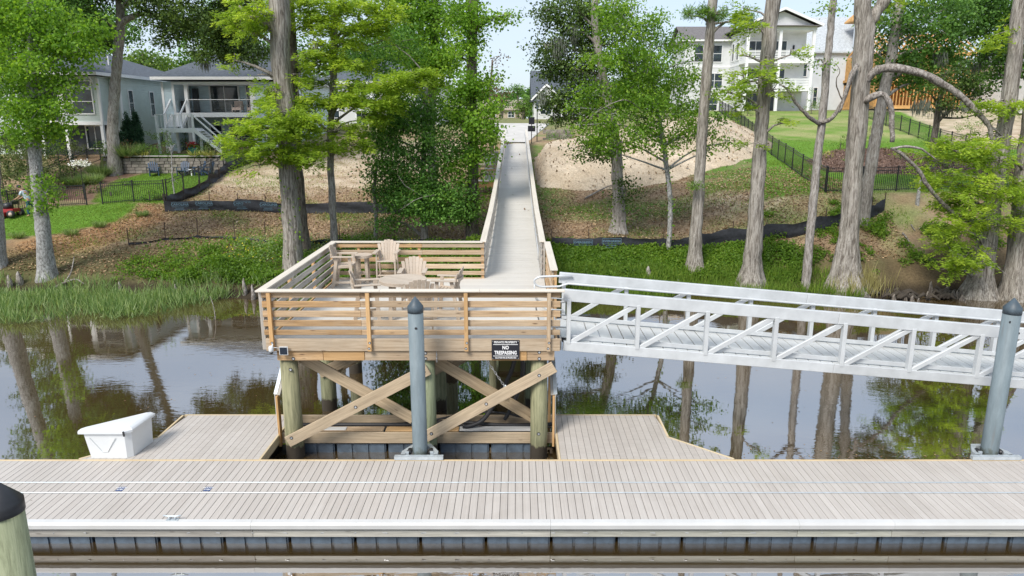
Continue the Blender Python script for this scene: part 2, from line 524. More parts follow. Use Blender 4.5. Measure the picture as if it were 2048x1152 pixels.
def pile_mat():
    m, nt, lk, b = newmat("treated pile")
    g = nt.new("ShaderNodeNewGeometry")
    oi = nt.new("ShaderNodeObjectInfo")
    mp = nt.new("ShaderNodeMapping"); mp.inputs['Scale'].default_value = (14, 14, 1.1)
    lk.new(g.outputs['Position'], mp.inputs['Vector'])
    n = noise(nt, lk, mp.outputs['Vector'], 1.2, 6, 0.7, 0.4)
    r = ramp(nt, [(0.28, (0.11, 0.105, 0.06)), (0.5, (0.25, 0.24, 0.135)), (0.72, (0.37, 0.34, 0.21))])
    lk.new(n.outputs['Fac'], r.inputs['Fac'])
    r2 = ramp(nt, [(0.28, (0.12, 0.135, 0.075)), (0.5, (0.23, 0.27, 0.165)), (0.72, (0.32, 0.36, 0.24))])
    lk.new(n.outputs['Fac'], r2.inputs['Fac'])
    c = mixc(nt, lk, oi.outputs['Random'], r.outputs['Color'], r2.outputs['Color'])
    sp = nt.new("ShaderNodeSeparateXYZ"); lk.new(g.outputs['Position'], sp.inputs[0])
    n2 = noise(nt, lk, g.outputs['Position'], 7, 4)
    zz = math_n(nt, lk, 'ADD', sp.outputs['Z'], 0.0)
    wob = math_n(nt, lk, 'MULTIPLY', n2.outputs['Fac'], 0.35)
    zs = math_n(nt, lk, 'SUBTRACT', zz.outputs[0], wob.outputs[0])
    tr = ramp(nt, [(0.0, (1, 1, 1)), (0.06, (1, 1, 1)), (0.12, (0, 0, 0))])   # tide stain, wet timber
    lk.new(zs.outputs[0], tr.inputs['Fac'])
    c2 = mixc(nt, lk, tr.outputs['Color'], c.outputs['Color'], (0.05, 0.04, 0.028))
    lk.new(c2.outputs['Color'], b.inputs['Base Color'])
    b.inputs['Roughness'].default_value = 0.8
    bump(nt, lk, b, n.outputs['Fac'], 0.5, 0.02)
    return m

M_PILE = pile_mat()

def steel_pile_mat():
    m, nt, lk, b = newmat("coated steel pipe")
    g = nt.new("ShaderNodeNewGeometry")
    mp = nt.new("ShaderNodeMapping"); mp.inputs['Scale'].default_value = (5, 5, 0.9)
    lk.new(g.outputs['Position'], mp.inputs['Vector'])
    n = noise(nt, lk, mp.outputs['Vector'], 1.4, 6, 0.7)
    r = ramp(nt, [(0.3, (0.12, 0.155, 0.172)), (0.55, (0.165, 0.208, 0.228)), (0.75, (0.215, 0.26, 0.278))])
    lk.new(n.outputs['Fac'], r.inputs['Fac'])
    mr_ = nt.new("ShaderNodeMapping"); mr_.inputs['Scale'].default_value = (9, 9, 0.7)
    lk.new(g.outputs['Position'], mr_.inputs['Vector'])
    nr = noise(nt, lk, mr_.outputs['Vector'], 1.0, 5, 0.6)
    rr = ramp(nt, [(0.60, (0, 0, 0)), (0.74, (.55, .55, .55))]); lk.new(nr.outputs['Fac'], rr.inputs['Fac'])
    c = mixc(nt, lk, rr.outputs['Color'], r.outputs['Color'], (0.13, 0.105, 0.085))
    sp = nt.new("ShaderNodeSeparateXYZ"); lk.new(g.outputs['Position'], sp.inputs[0])
    n3 = noise(nt, lk, g.outputs['Position'], 9, 4)
    zs = math_n(nt, lk, 'SUBTRACT', sp.outputs['Z'], math_n(nt, lk, 'MULTIPLY', n3.outputs['Fac'], 0.5).outputs[0])
    tr = ramp(nt, [(0.0, (1, 1, 1)), (0.30, (.8, .8, .8)), (0.42, (0, 0, 0))]); lk.new(zs.outputs[0], tr.inputs['Fac'])
    c = mixc(nt, lk, tr.outputs['Color'], c.outputs['Color'], (0.075, 0.085, 0.065))
    lk.new(c.outputs['Color'], b.inputs['Base Color'])
    b.inputs['Roughness'].default_value = 0.62
    b.inputs['Metallic'].default_value = 0.0
    return m

M_STEELP = steel_pile_mat()

def bark_mat(name, c0, c1, c2, stretch=0.22, sc=5.0, strength=0.9):
    m, nt, lk, b = newmat(name)
    t = nt.new("ShaderNodeTexCoord")
    mp = nt.new("ShaderNodeMapping"); mp.inputs['Scale'].default_value = (1, 1, stretch)
    lk.new(t.outputs['Object'], mp.inputs['Vector'])
    n = noise(nt, lk, mp.outputs['Vector'], sc, 7, 0.72, 0.5)
    n2 = noise(nt, lk, t.outputs['Object'], 1.1, 3)
    r = ramp(nt, [(0.37, c0), (0.5, c1), (0.64, c2)])
    lk.new(n.outputs['Fac'], r.inputs['Fac'])
    mr = nt.new("ShaderNodeMapRange"); mr.inputs['To Min'].default_value = 0.7; mr.inputs['To Max'].default_value = 1.3
    lk.new(n2.outputs['Fac'], mr.inputs['Value'])
    v = nt.new("ShaderNodeVectorMath"); v.operation = 'SCALE'
    lk.new(r.outputs['Color'], v.inputs[0]); lk.new(mr.outputs['Result'], v.inputs['Scale'])
    mf = nt.new("ShaderNodeMapping"); mf.inputs['Scale'].default_value = (1, 1, stretch * .55)
    lk.new(t.outputs['Object'], mf.inputs['Vector'])
    fis = noise(nt, lk, mf.outputs['Vector'], sc * 2.1, 4, 0.6, 0.9)
    fr = ramp(nt, [(0.36, (1, 1, 1)), (0.47, (0, 0, 0))])
    lk.new(fis.outputs['Fac'], fr.inputs['Fac'])
    fm = math_n(nt, lk, 'MULTIPLY', fr.outputs['Color'], 0.6)
    c = mixc(nt, lk, fm.outputs[0], v.outputs['Vector'], tuple(x * .55 for x in c0))
    lk.new(c.outputs['Color'], b.inputs['Base Color'])
    b.inputs['Roughness'].default_value = 0.95
    b.inputs['Specular IOR Level'].default_value = 0.1
    hs = math_n(nt, lk, 'ADD', n.outputs['Fac'], math_n(nt, lk, 'MULTIPLY', fis.outputs['Fac'], 0.8).outputs[0])
    bump(nt, lk, b, hs.outputs[0], strength, 0.06)
    return m

M_BARKC = bark_mat("cypress bark", (0.135, 0.115, 0.095), (0.335, 0.305, 0.265), (0.50, 0.465, 0.415), 0.10, 13.0)
M_BARKP = bark_mat("pale lichened bark", (0.15, 0.145, 0.135), (0.35, 0.345, 0.335), (0.52, 0.52, 0.51), 0.6, 13.0, 0.5)
M_BARKD = bark_mat("dark brown bark", (0.065, 0.055, 0.047), (0.18, 0.155, 0.13), (0.30, 0.265, 0.23), 0.2, 13.0)
M_BARKG = bark_mat("slender grey bark", (0.17, 0.15, 0.13), (0.34, 0.31, 0.28), (0.47, 0.445, 0.415), 0.22, 13.0, 0.6)

M_DEADW = bark_mat("bleached dead wood", (0.10, 0.085, 0.075), (0.29, 0.26, 0.23), (0.46, 0.43, 0.40), 0.6, 11.0, 0.6)

def leaf_mat(name, lo, mid, hi, trans=0.5):
    m, nt, lk, b = newmat(name)
    a = nt.new("ShaderNodeAttribute"); a.attribute_name = "tint"
    r = ramp(nt, [(0.0, lo), (0.5, mid), (1.0, hi)])
    lk.new(a.outputs['Fac'], r.inputs['Fac'])
    lk.new(r.outputs['Color'], b.inputs['Base Color'])
    b.inputs['Roughness'].default_value = 0.5
    b.inputs['Specular IOR Level'].default_value = 0.25
    tr = nt.new("ShaderNodeBsdfTranslucent")
    g = nt.new("ShaderNodeMixRGB"); g.blend_type = 'MULTIPLY'; g.inputs['Fac'].default_value = 1.0
    g.inputs['Color2'].default_value = (1.5, 1.45, 0.7, 1)
    lk.new(r.outputs['Color'], g.inputs['Color1'])
    lk.new(g.outputs['Color'], tr.inputs['Color'])
    mx = nt.new("ShaderNodeMixShader"); mx.inputs['Fac'].default_value = trans
    lk.new(b.outputs['BSDF'], mx.inputs[1]); lk.new(tr.outputs['BSDF'], mx.inputs[2])
    lk.new(mx.outputs['Shader'], nt['Material Output'].inputs['Surface'])
    return m

M_LGUM = leaf_mat("sweetgum leaves", (0.088, 0.1782, 0.0211), (0.1665, 0.3267, 0.0351), (0.3132, 0.4901, 0.0615))
M_LCYP = leaf_mat("cypress needles", (0.1413, 0.2284, 0.0278), (0.2639, 0.3959, 0.0418), (0.4524, 0.5786, 0.0696))
M_LOAK = leaf_mat("live oak leaves", (0.0336, 0.0655, 0.0165), (0.0735, 0.1294, 0.0297), (0.147, 0.2242, 0.0495), 0.3)
M_LLAU = leaf_mat("laurel oak leaves", (0.0737, 0.1595, 0.0189), (0.1576, 0.3031, 0.0339), (0.2944, 0.4466, 0.0565))
M_LDRK = leaf_mat("dark evergreen leaves", (0.0413, 0.0935, 0.0204), (0.0872, 0.1963, 0.0374), (0.1951, 0.3553, 0.068), 0.35)
M_LDK2 = leaf_mat("glossy evergreen leaves", (0.0537, 0.1216, 0.0265), (0.1134, 0.2552, 0.0486), (0.2536, 0.4619, 0.0884), 0.4)
M_LPIN = leaf_mat("pine needles", (0.0585, 0.1238, 0.0198), (0.117, 0.231, 0.0297), (0.195, 0.33, 0.0495), 0.3)
M_LFAR = leaf_mat("distant leaves", (0.0702, 0.1312, 0.0297), (0.1317, 0.2333, 0.0446), (0.2457, 0.3499, 0.0743), 0.4)
M_LOLV = leaf_mat("olive shrub leaves", (0.0455, 0.065, 0.0234), (0.091, 0.13, 0.039), (0.156, 0.208, 0.065), 0.3)
M_LJUN = leaf_mat("juniper scales", (0.014, 0.042, 0.0196), (0.0308, 0.084, 0.042), (0.063, 0.133, 0.07), 0.15)
M_LGRS = leaf_mat("marsh grass blades", (0.09, 0.16, 0.055), (0.20, 0.31, 0.11), (0.42, 0.50, 0.25), 0.45)
M_LGRD = leaf_mat("lawn blades", (0.0936, 0.1674, 0.0234), (0.156, 0.2631, 0.039), (0.2652, 0.3588, 0.0624), 0.4)
M_LREED = leaf_mat("dry reed blades", (0.20, 0.17, 0.07), (0.34, 0.31, 0.13), (0.45, 0.42, 0.20), 0.3)
M_LWEED = leaf_mat("bank weeds", (0.0719, 0.143, 0.018), (0.1365, 0.253, 0.03), (0.2587, 0.374, 0.0526))
M_LLIT = leaf_mat("fallen leaves", (0.12, 0.072, 0.0345), (0.288, 0.18, 0.0978), (0.504, 0.36, 0.207), 0.05)
M_LYEL = leaf_mat("variegated leaves", (0.20, 0.24, 0.05), (0.38, 0.38, 0.10), (0.55, 0.52, 0.22), 0.3)
M_LRED = leaf_mat("red blossom", (0.28, 0.015, 0.03), (0.45, 0.03, 0.06), (0.60, 0.10, 0.16), 0.3)
M_LPUR = leaf_mat("mauve blossom", (0.12, 0.09, 0.22), (0.25, 0.20, 0.38), (0.45, 0.38, 0.55), 0.3)
M_LWHT = leaf_mat("white blossom", (0.55, 0.55, 0.52), (0.72, 0.72, 0.70), (0.85, 0.85, 0.83), 0.2)
M_LBRZ = leaf_mat("bronze leaves", (0.06, 0.035, 0.025), (0.12, 0.07, 0.04), (0.18, 0.13, 0.05), 0.3)

# ================================================================== THE SETTING
def water_mat():
    m, nt, lk, b = newmat("brown river water")
    g = nt.new("ShaderNodeNewGeometry")
    b.inputs['Base Color'].default_value = (0.075, 0.05, 0.02, 1)
    b.inputs['Roughness'].default_value = 0.02
    b.inputs['IOR'].default_value = 1.33
    mp = nt.new("ShaderNodeMapping"); mp.inputs['Scale'].default_value = (0.9, 2.2, 1)
    lk.new(g.outputs['Position'], mp.inputs['Vector'])
    n1 = noise(nt, lk, mp.outputs['Vector'], 2.6, 3, 0.5, 0.6)
    n2 = noise(nt, lk, mp.outputs['Vector'], 0.5, 2, 0.5, 0.3)
    # ripples only in wandering patches, calm glassy water between
    n3 = noise(nt, lk, g.outputs['Position'], 0.16, 2)
    pr = ramp(nt, [(0.42, (0.12, 0.12, 0.12)), (0.62, (1, 1, 1))])
    lk.new(n3.outputs['Fac'], pr.inputs['Fac'])
    h = math_n(nt, lk, 'MULTIPLY', n1.outputs['Fac'], pr.outputs['Color'])
    h2 = math_n(nt, lk, 'MULTIPLY', n2.outputs['Fac'], 1.2)
    s = math_n(nt, lk, 'ADD', h.outputs[0], h2.outputs[0])
    bump(nt, lk, b, s.outputs[0], 0.06, 0.03)
    gl = nt.new("ShaderNodeBsdfGlossy"); gl.inputs['Roughness'].default_value = 0.02
    gl.inputs['Color'].default_value = (0.95, 0.95, 0.96, 1)
    bn = [n for n in nt if n.type == 'BUMP'][0]
    lk.new(bn.outputs['Normal'], gl.inputs['Normal'])
    fr = nt.new("ShaderNodeFresnel"); fr.inputs['IOR'].default_value = 8.0
    lk.new(bn.outputs['Normal'], fr.inputs['Normal'])
    mx = nt.new("ShaderNodeMixShader")
    lk.new(fr.outputs['Fac'], mx.inputs['Fac'])
    b.inputs['Specular IOR Level'].default_value = 0.0
    lk.new(b.outputs['BSDF'], mx.inputs[1]); lk.new(gl.outputs['BSDF'], mx.inputs[2])
    lk.new(mx.outputs['Shader'], nt['Material Output'].inputs['Surface'])
    return m

M_WATER = water_mat()
w = MB()
w.quad((-900, -900, -.07), (900, -900, -.07), (900, 60, -.07), (-900, 60, -.07))
tag(w.build("water", M_WATER, loc=(0, 0, -.07)), kind="structure")

def inpoly(px, py, poly):
    c = np.zeros(px.shape, bool)
    n = len(poly)
    for i in range(n):
        x0, y0 = poly[i]; x1, y1 = poly[(i + 1) % n]
        hit = ((y0 > py) != (y1 > py)) & (px < (x1 - x0) * (py - y0) / (y1 - y0 + 1e-12) + x0)
        c ^= hit
    return c

def gpoly(pts):
    return [tuple(PG(x, y)[:2]) for x, y in pts]

LAWNS = [gpoly([(-60, 425), (60, 418), (205, 408), (275, 408), (262, 425), (225, 446), (120, 468), (20, 478), (-60, 484)]),
         gpoly([(182, 404), (200, 380), (235, 360), (290, 346), (360, 345), (420, 342), (470, 318), (480, 330), (400, 372), (330, 408), (205, 408)]),
         [(13.0, 38.2), (16.8, 38.0), (38, 39.5), (60, 41), (60, 50), (34, 56), (40, 70), (44, 84), (22, 84), (19, 62), (15.5, 46)],
         [(-30.2, 51.6), (-21.0, 51.6), (-21.0, 56), (-30.2, 56)]]
GRASSY = [[(11, 44), (16.5, 38.3), (19.5, 60), (22, 84), (18, 84), (13.5, 58)], gpoly([(1075, 410), (1300, 395), (1420, 420), (1300, 440), (1120, 440)]),
          [(0.9, 40), (3.2, 42), (2.6, 62), (0.9, 62)]]
STRAW = [gpoly([(20, 484), (130, 468), (225, 446), (262, 425), (290, 405), (330, 412), (330, 440), (270, 470), (150, 510), (60, 520), (10, 505)])]
SANDY = [gpoly([(455, 350), (560, 330), (740, 300), (860, 280), (930, 290), (900, 330), (760, 372), (600, 392), (420, 392)]),
         gpoly([(1330, 400), (1500, 385), (1620, 400), (1480, 425)]), [(33, 58), (75, 52), (95, 84), (60, 96), (40, 84)],
         gpoly([(140, 520), (230, 495), (270, 500), (190, 530)]), gpoly([(1180, 430), (1230, 412), (1215, 440)])]
MULCH = [gpoly([(1610, 322), (1670, 300), (1760, 296), (1830, 308), (2048, 330), (2048, 352), (1850, 352), (1660, 345), (1620, 330)]),
         gpoly([(150, 400), (182, 404), (235, 360), (290, 346), (290, 330), (200, 345), (110, 360), (60, 400)])]
DRY = [[(18, 66), (20, 60), (34, 60), (38, 72), (42, 84), (22, 84)], gpoly([(1620, 385), (1850, 365), (1850, 395), (1700, 430), (1560, 430)])]

def soft(X, Y, polys, j=0.5):
    s = np.zeros(X.shape)
    for k in range(5):
        a = 2 * math.pi * k / 5
        jx = X + j * (math.cos(a) * 0.8 + 0.9 * vnoise(X, Y, 1.9, 3.0 + k))
        jy = Y + j * (math.sin(a) * 0.8 + 0.9 * vnoise(X, Y, 2.3, 9.0 + k))
        h = np.zeros(X.shape, bool)
        for p in polys: h |= inpoly(jx, jy, p)
        s += h / 5
    return s

def ground_color(X, Y, Z):
    def mixin(c, col, f):
        return c * (1 - f[..., None]) + np.array(col) * f[..., None]
    n1 = vnoise(X, Y, 0.9, 1.0); n2 = vnoise(X, Y, 2.6, 5.0); n3 = vnoise(X, Y, 0.33, 7.0)
    c = np.zeros(X.shape + (3,)) + np.array((0.27, 0.185, 0.115))
    c = mixin(c, (0.40, 0.30, 0.20), np.clip(0.5 + 0.8 * n2, 0, 1) * 0.55)
    c = mixin(c, (0.14, 0.20, 0.06), np.clip(0.25 + 0.9 * n1 + 0.4 * n3 + 0.3 * n2, 0, 1) * 0.75)
    far = sstep(66, 80, Y)
    c = mixin(c, (0.17, 0.19, 0.08), far * 0.8)
    c = mixin(c, (0.54, 0.445, 0.33), soft(X, Y, SANDY, 1.0) * np.clip(0.62 + 0.5 * n2 + 0.2 * n1, 0, 1))
    c = mixin(c, (0.36, 0.20, 0.10), soft(X, Y, STRAW) * np.clip(0.85 + 0.3 * n2, 0, 1))
    c = mixin(c, (0.10, 0.18, 0.035), soft(X, Y, GRASSY, 0.8) * np.clip(0.8 + 0.5 * n2, 0, 1))
    c = mixin(c, (0.115, 0.225, 0.03), soft(X, Y, LAWNS, 0.25))
    c = mixin(c, (0.30, 0.30, 0.13), soft(X, Y, DRY, 1.3) * np.clip(0.55 + 0.6 * n1, 0, 1))
    c = mixin(c, (0.15, 0.095, 0.07), soft(X, Y, MULCH, 0.3))
    # bank: soil under the weeds, then wet mud at the waterline
    low = 1 - sstep(1.0, 1.75, Z + 0.25 * n1)
    bank = low * (Y < 40)
    c = mixin(c, (0.085, 0.085, 0.035), bank * 0.85)
    c = mixin(c, (0.13, 0.085, 0.055), bank * sstep(12, 19, X) * 0.7)
    c = mixin(c, (0.045, 0.035, 0.024), (1 - sstep(0.12, 0.5, Z + 0.12 * n2)))
    return np.clip(c, 0, 1)

def ground_mat(name="ground cover", bstr=0.6):
    m, nt, lk, b = newmat(name)
    a = nt.new("ShaderNodeAttribute"); a.attribute_name = "zone"
    g = nt.new("ShaderNodeNewGeometry")
    n = noise(nt, lk, g.outputs['Position'], 9, 6, 0.75)
    n2 = noise(nt, lk, g.outputs['Position'], 1.7, 4)
    mr = nt.new("ShaderNodeMapRange"); mr.inputs['From Min'].default_value = 0.25; mr.inputs['From Max'].default_value = 0.75
    mr.inputs['To Min'].default_value = 0.55; mr.inputs['To Max'].default_value = 1.45
    lk.new(n.outputs['Fac'], mr.inputs['Value'])
    mr2 = nt.new("ShaderNodeMapRange"); mr2.inputs['To Min'].default_value = 0.8; mr2.inputs['To Max'].default_value = 1.2
    lk.new(n2.outputs['Fac'], mr2.inputs['Value'])
    k = math_n(nt, lk, 'MULTIPLY', mr.outputs['Result'], mr2.outputs['Result'])
    v = nt.new("ShaderNodeVectorMath"); v.operation = 'SCALE'
    lk.new(a.outputs['Color'], v.inputs[0]); lk.new(k.outputs[0], v.inputs['Scale'])
    lk.new(v.outputs['Vector'], b.inputs['Base Color'])
    b.inputs['Roughness'].default_value = 0.95
    b.inputs['Specular IOR Level'].default_value = 0.1
    bump(nt, lk, b, n.outputs['Fac'], bstr, 0.08)
    return m

M_GROUND = ground_mat()

def grid_mesh(name, xs, ys, Z, C, mat, keep=None):
    nx, ny = len(xs), len(ys)
    X, Y = np.meshgrid(xs, ys)
    V = np.stack([X, Y, Z], -1).reshape(-1, 3)
    i = np.arange(nx * ny).reshape(ny, nx)
    q = np.stack([i[:-1, :-1], i[:-1, 1:], i[1:, 1:], i[1:, :-1]], -1).reshape(-1, 4)
    if keep is not None:
        k = keep.reshape(-1)
        q = q[k[q].any(1)]
    me = quads_to_mesh(name, V, q, mat)
    ca = me.color_attributes.new("zone", 'FLOAT_COLOR', 'POINT')
    cc = np.concatenate([C.reshape(-1, 3), np.ones((nx * ny, 1))], 1).astype(np.float32)
    ca.data.foreach_set('color', cc.reshape(-1))
    me.polygons.foreach_set('use_smooth', np.ones(len(q), bool))
    return me

def quads_to_mesh(name, V, q, mat):
    me = bpy.data.meshes.new(name)
    me.vertices.add(len(V)); me.vertices.foreach_set('co', np.ascontiguousarray(V, np.float32).reshape(-1))
    me.loops.add(q.size); me.loops.foreach_set('vertex_index', np.ascontiguousarray(q, np.int32).reshape(-1))
    me.polygons.add(len(q))
    me.polygons.foreach_set('loop_start', np.arange(0, q.size, q.shape[1], dtype=np.int32))
    me.update(calc_edges=True)
    me.materials.append(mat)
    return me

xs = np.concatenate([np.linspace(-700, -60, 26)[:-1], np.linspace(-60, -30, 61)[:-1], np.linspace(-30, 30, 301)[:-1], np.linspace(30, 60, 61)[:-1], np.linspace(60, 700, 26)])
ys = np.concatenate([np.linspace(22, 28, 13)[:-1], np.linspace(28, 46, 121)[:-1], np.linspace(46, 70, 81)[:-1], np.linspace(70, 130, 61)[:-1], np.linspace(130, 900, 26)])
GX, GY = np.meshgrid(xs, ys)
GZ = ground(GX, GY)
GZ += 0.025 * vnoise(GX, GY, 6.0, 4.0) * sstep(31, 34, GY)
me = grid_mesh("ground", xs, ys, GZ, ground_color(GX, GY, GZ), M_GROUND)
g_ob = bpy.data.objects.new("ground", me)
link(g_ob, Matrix.Identity(4)); tag(g_ob, kind="structure")

# the heap of spoil right of the boardwalk
def mound_h(X, Y):
    best = np.zeros(X.shape)
    ridge = [(4.6, 52.2, 1.9, 6.2), (8.0, 53.2, 2.2, 7.2), (11.2, 55, 2.2, 7.0), (14.6, 59, 1.9, 6.0), (16.6, 63, 1.4, 4.6)]
    for (x0, y0, h0, r0), (x1, y1, h1, r1) in zip(ridge[:-1], ridge[1:]):
        dx, dy = x1 - x0, y1 - y0
        t = np.clip(((X - x0) * dx + (Y - y0) * dy) / (dx * dx + dy * dy), 0, 1)
        d = np.hypot(X - x0 - t * dx, Y - y0 - t * dy) + 0.35 * vnoise(X, Y, 0.9, 6.0)
        rr = r0 + t * (r1 - r0)
        hh = (h0 + t * (h1 - h0)) * np.clip((1 - d / rr) * 1.55, 0, 1) ** 0.9
        best = np.maximum(best, hh * sstep(1.15, 2.2, X))
    return best

mxs, mys = np.linspace(-1.5, 24, 171), np.linspace(43, 72, 171)
MX, MY = np.meshgrid(mxs, mys)
MH = mound_h(MX, MY)
MZ = ground(MX, MY) - 0.06 + MH + (0.07 * vnoise(MX, MY, 2.2, 3.0) + 0.05 * vnoise(MX, MY, 5.5, 8.0)) * np.clip(MH * 3, 0, 1)
tn = np.clip(0.5 + 0.45 * vnoise(MX, MY, 1.3, 2.0) + 0.3 * vnoise(MX, MY, 4.0, 2.0), 0, 1)[..., None]
MC = np.array((0.44, 0.355, 0.255)) * (1 - tn) + np.array((0.60, 0.505, 0.385)) * tn
me = grid_mesh("sand_mound", mxs, mys, MZ, MC, ground_mat("heaped sand", 0.9), keep=MH > 0.10)
o = bpy.data.objects.new("sand_mound", me)
link(o, Matrix.Identity(4)); tag(o, kind="structure")

# concrete landing where the boardwalk meets the hill
pp = MB()
ysp = np.linspace(62.5, 84, 44)
for a, b2 in zip(ysp[:-1], ysp[1:]):
    def wid(y): return -1.15 - 0.12 * (y - 62.4), 0.85 + (0.15 * (y - 62.4) if y > 64 else 0.03 * (y - 62.4))
    (l0, r0), (l1, r1) = wid(a), wid(b2)
    za, zb = max(lane(62.4) - 0.01, gz(-0.2, a) + 0.06), max(lane(62.4) - 0.01, gz(-0.2, b2) + 0.06)
    pp.quad((l0, a, za), (r0, a, za), (r1, b2, zb), (l1, b2, zb))
    pp.quad((l0, a, za - 0.6), (l0, a, za), (l1, b2, zb), (l1, b2, zb - 0.6))
    pp.quad((r0, a, za), (r0, a, za - 0.6), (r1, b2, zb - 0.6), (r1, b2, zb))
tag(pp.build("concrete_path", M_CONC), kind="structure")

# ================================================================== FLOATING DOCK
DZ = 0.46
PITCHB = 0.1455
YF0, YF1, YM0, YM1, YB0, YB1 = 11.82, 12.765, 12.805, 13.175, 13.215, 14.14
dock = thing("floating_dock", (0, 13, 0), "long grey composite floating dock with white bumper edge and black float tubs", "dock")
nX = 73
mk_left, mk_mid, mk_right = MB(), MB(), MB()
for i in range(-210, 211):
    x = 0.04 + i * PITCHB
    if -74 <= i <= 74:
        beam("plank", (x, YF0, DZ - 0.0125), (x, YF1, DZ - 0.0125), 0.137, 0.025, M_DECK, dock, ch=0.004)
        beam("plank", (x, YB0, DZ - 0.0125), (x, YB1, DZ - 0.0125), 0.137, 0.025, M_DECK, dock, ch=0.004)
        beam("chase_cover_board", (x, YM0, DZ - 0.0125), (x, YM1, DZ - 0.0125), 0.137, 0.025, M_DECK, dock, ch=0.004)
    else:
        for y0, y1 in ((YF0, YF1), (YM0, YM1), (YB0, YB1)):
            mk_left.box(x - 0.069, x + 0.069, y0, y1, DZ - 0.025, DZ)
mk_left.build("outlying_planks", M_DECK, dock, kind="stuff")
for y in (12.785, 13.195):
    beam("chase_strip", (-30, y, DZ + 0.002), (30, y, DZ + 0.002), 0.024, 0.02, M_GALV, dock)
beam("edge_trim", (-30, 14.172, DZ - 0.03), (30, 14.172, DZ - 0.03), 0.055, 0.075, M_EDGE, dock)
beam("under_frame", (-30, 13.0, 0.29), (30, 13.0, 0.29), 2.2, 0.26, M_BLACKP, dock, ch=0)
xj = [-30, -22.5, -15.2, -9.1, -4.9, 0.62, 5.2, 6.95, 10.7, 14.5, 22, 30]
for a, b2 in zip(xj[:-1], xj[1:]):                       # front fascia in lengths, each silvered differently
    beam("fascia_board", (a + 0.004, 11.79, 0.205), (b2 - 0.004, 11.79, 0.205), 0.045, 0.155, M_SILVER, dock, ch=0.004)
    bb = MB()
    prof = [(11.80, 0.285), (11.725, 0.295), (11.690, 0.335), (11.690, 0.41), (11.720, 0.455), (11.815, 0.466)]
    n = len(prof)
    vs = [(a + 0.002, y, z) for y, z in prof] + [(b2 - 0.002, y, z) for y, z in prof]
    bb.add(vs, [tuple(range(n)), tuple(reversed(range(n, 2 * n)))] + [(i, i + n, (i + 1) % n + n, (i + 1) % n) for i in range(n)])
    bb.build("bumper_strip", M_VINYL, dock)
for x in np.arange(-11.7, 11.9, 0.62):                   # fixings along the fascia
    bm_ = MB().tube([(x + random.uniform(-.1, .1), 11.772, 0.215), (x, 11.757, 0.215)], 0.008, 6)
    bm_.build("bolt", M_BOLT, dock)
fl0 = None
def float_tub(x, y0, y1, parent, L=1.17):
    f = MB()
    f.box(x - L / 2, x + L / 2, y0 + 0.03, y1, -0.25, 0.155)
    for k in (0.0, 1 / 3, 2 / 3):
        a = x - L / 2 + L * k + 0.03
        f.box(a, a + L / 3 - 0.06, y0, y0 + 0.05, -0.22, 0.15)
    return f.build("float", M_FLOAT, parent, loc=(x, (y0 + y1) / 2, 0))
fl0 = float_tub(0.03, 11.86, 14.05, dock)
for k in range(-24, 25):
    if k:
        c = fl0.copy(); link(c, Matrix.Translation((0.03 + 1.228 * k, (11.86 + 14.05) / 2, 0)), dock)

def text_mesh(name, body, size, mat, M, parent, bold=0.02, sx=1.0, shear=0.0):
    cu = bpy.data.curves.new("tmp", 'FONT')
    cu.body = body; cu.size = size; cu.align_x = 'CENTER'; cu.align_y = 'CENTER'; cu.offset = bold * size; cu.shear = shear
    cu.resolution_u = 2
    tmp = bpy.data.objects.new("tmp", cu); COL.objects.link(tmp)
    dg = bpy.context.evaluated_depsgraph_get()
    me = bpy.data.meshes.new_from_object(tmp.evaluated_get(dg))
    bpy.data.objects.remove(tmp); bpy.data.curves.remove(cu)
    me.name = name
    for v in me.vertices: v.co.x *= sx
    me.materials.clear(); me.materials.append(mat)
    return link(bpy.data.objects.new(name, me), M, parent)

for (px, py, lab) in ((233, 986, "left one of the two blue decals with white print on the dock"), (411, 984, "right one of the two blue decals with white print on the dock")):
    p = PZ(px, py, DZ); p.y = 12.93
    d = thing("deck_decal", (p.x, p.y, DZ), lab, "decal", "blue decals stuck on the dock")
    MB().box(p.x - .07, p.x + .07, p.y - .085, p.y + .085, DZ + 0.001, DZ + 0.004).build("backing", M_DECAL, d)
    for s, t, sz in ((0.038, "WATCH", 0.058), (-0.032, "STEP", 0.058)):
        text_mesh("lettering", t, sz, M_LETTER, Matrix.Translation((p.x, p.y + s, DZ + 0.0065)), d, 0.03)

def cleat(px, py, label):
    p = PZ(px, py, DZ)
    t = thing("dock_cleat", (p.x, p.y, DZ), label, "cleat")
    MB().box(p.x - .11, p.x + .11, p.y - .035, p.y + .035, DZ, DZ + .012).build("base_plate", M_GALV, t)
    for s in (-1, 1):
        MB().tube([(p.x + s * .05, p.y, DZ + .01), (p.x + s * .06, p.y, DZ + .075)], .016, 8).build("stem", M_GALV, t, True)
    MB().tube([(p.x - .17, p.y, DZ + .095), (p.x - .09, p.y, DZ + .08), (p.x + .09, p.y, DZ + .08), (p.x + .17, p.y, DZ + .095)], [.009, .017, .017, .009], 8).build("horn", M_GALV, t, True)
cleat(345, 1040, "galvanised horn cleat at the front edge of the dock")

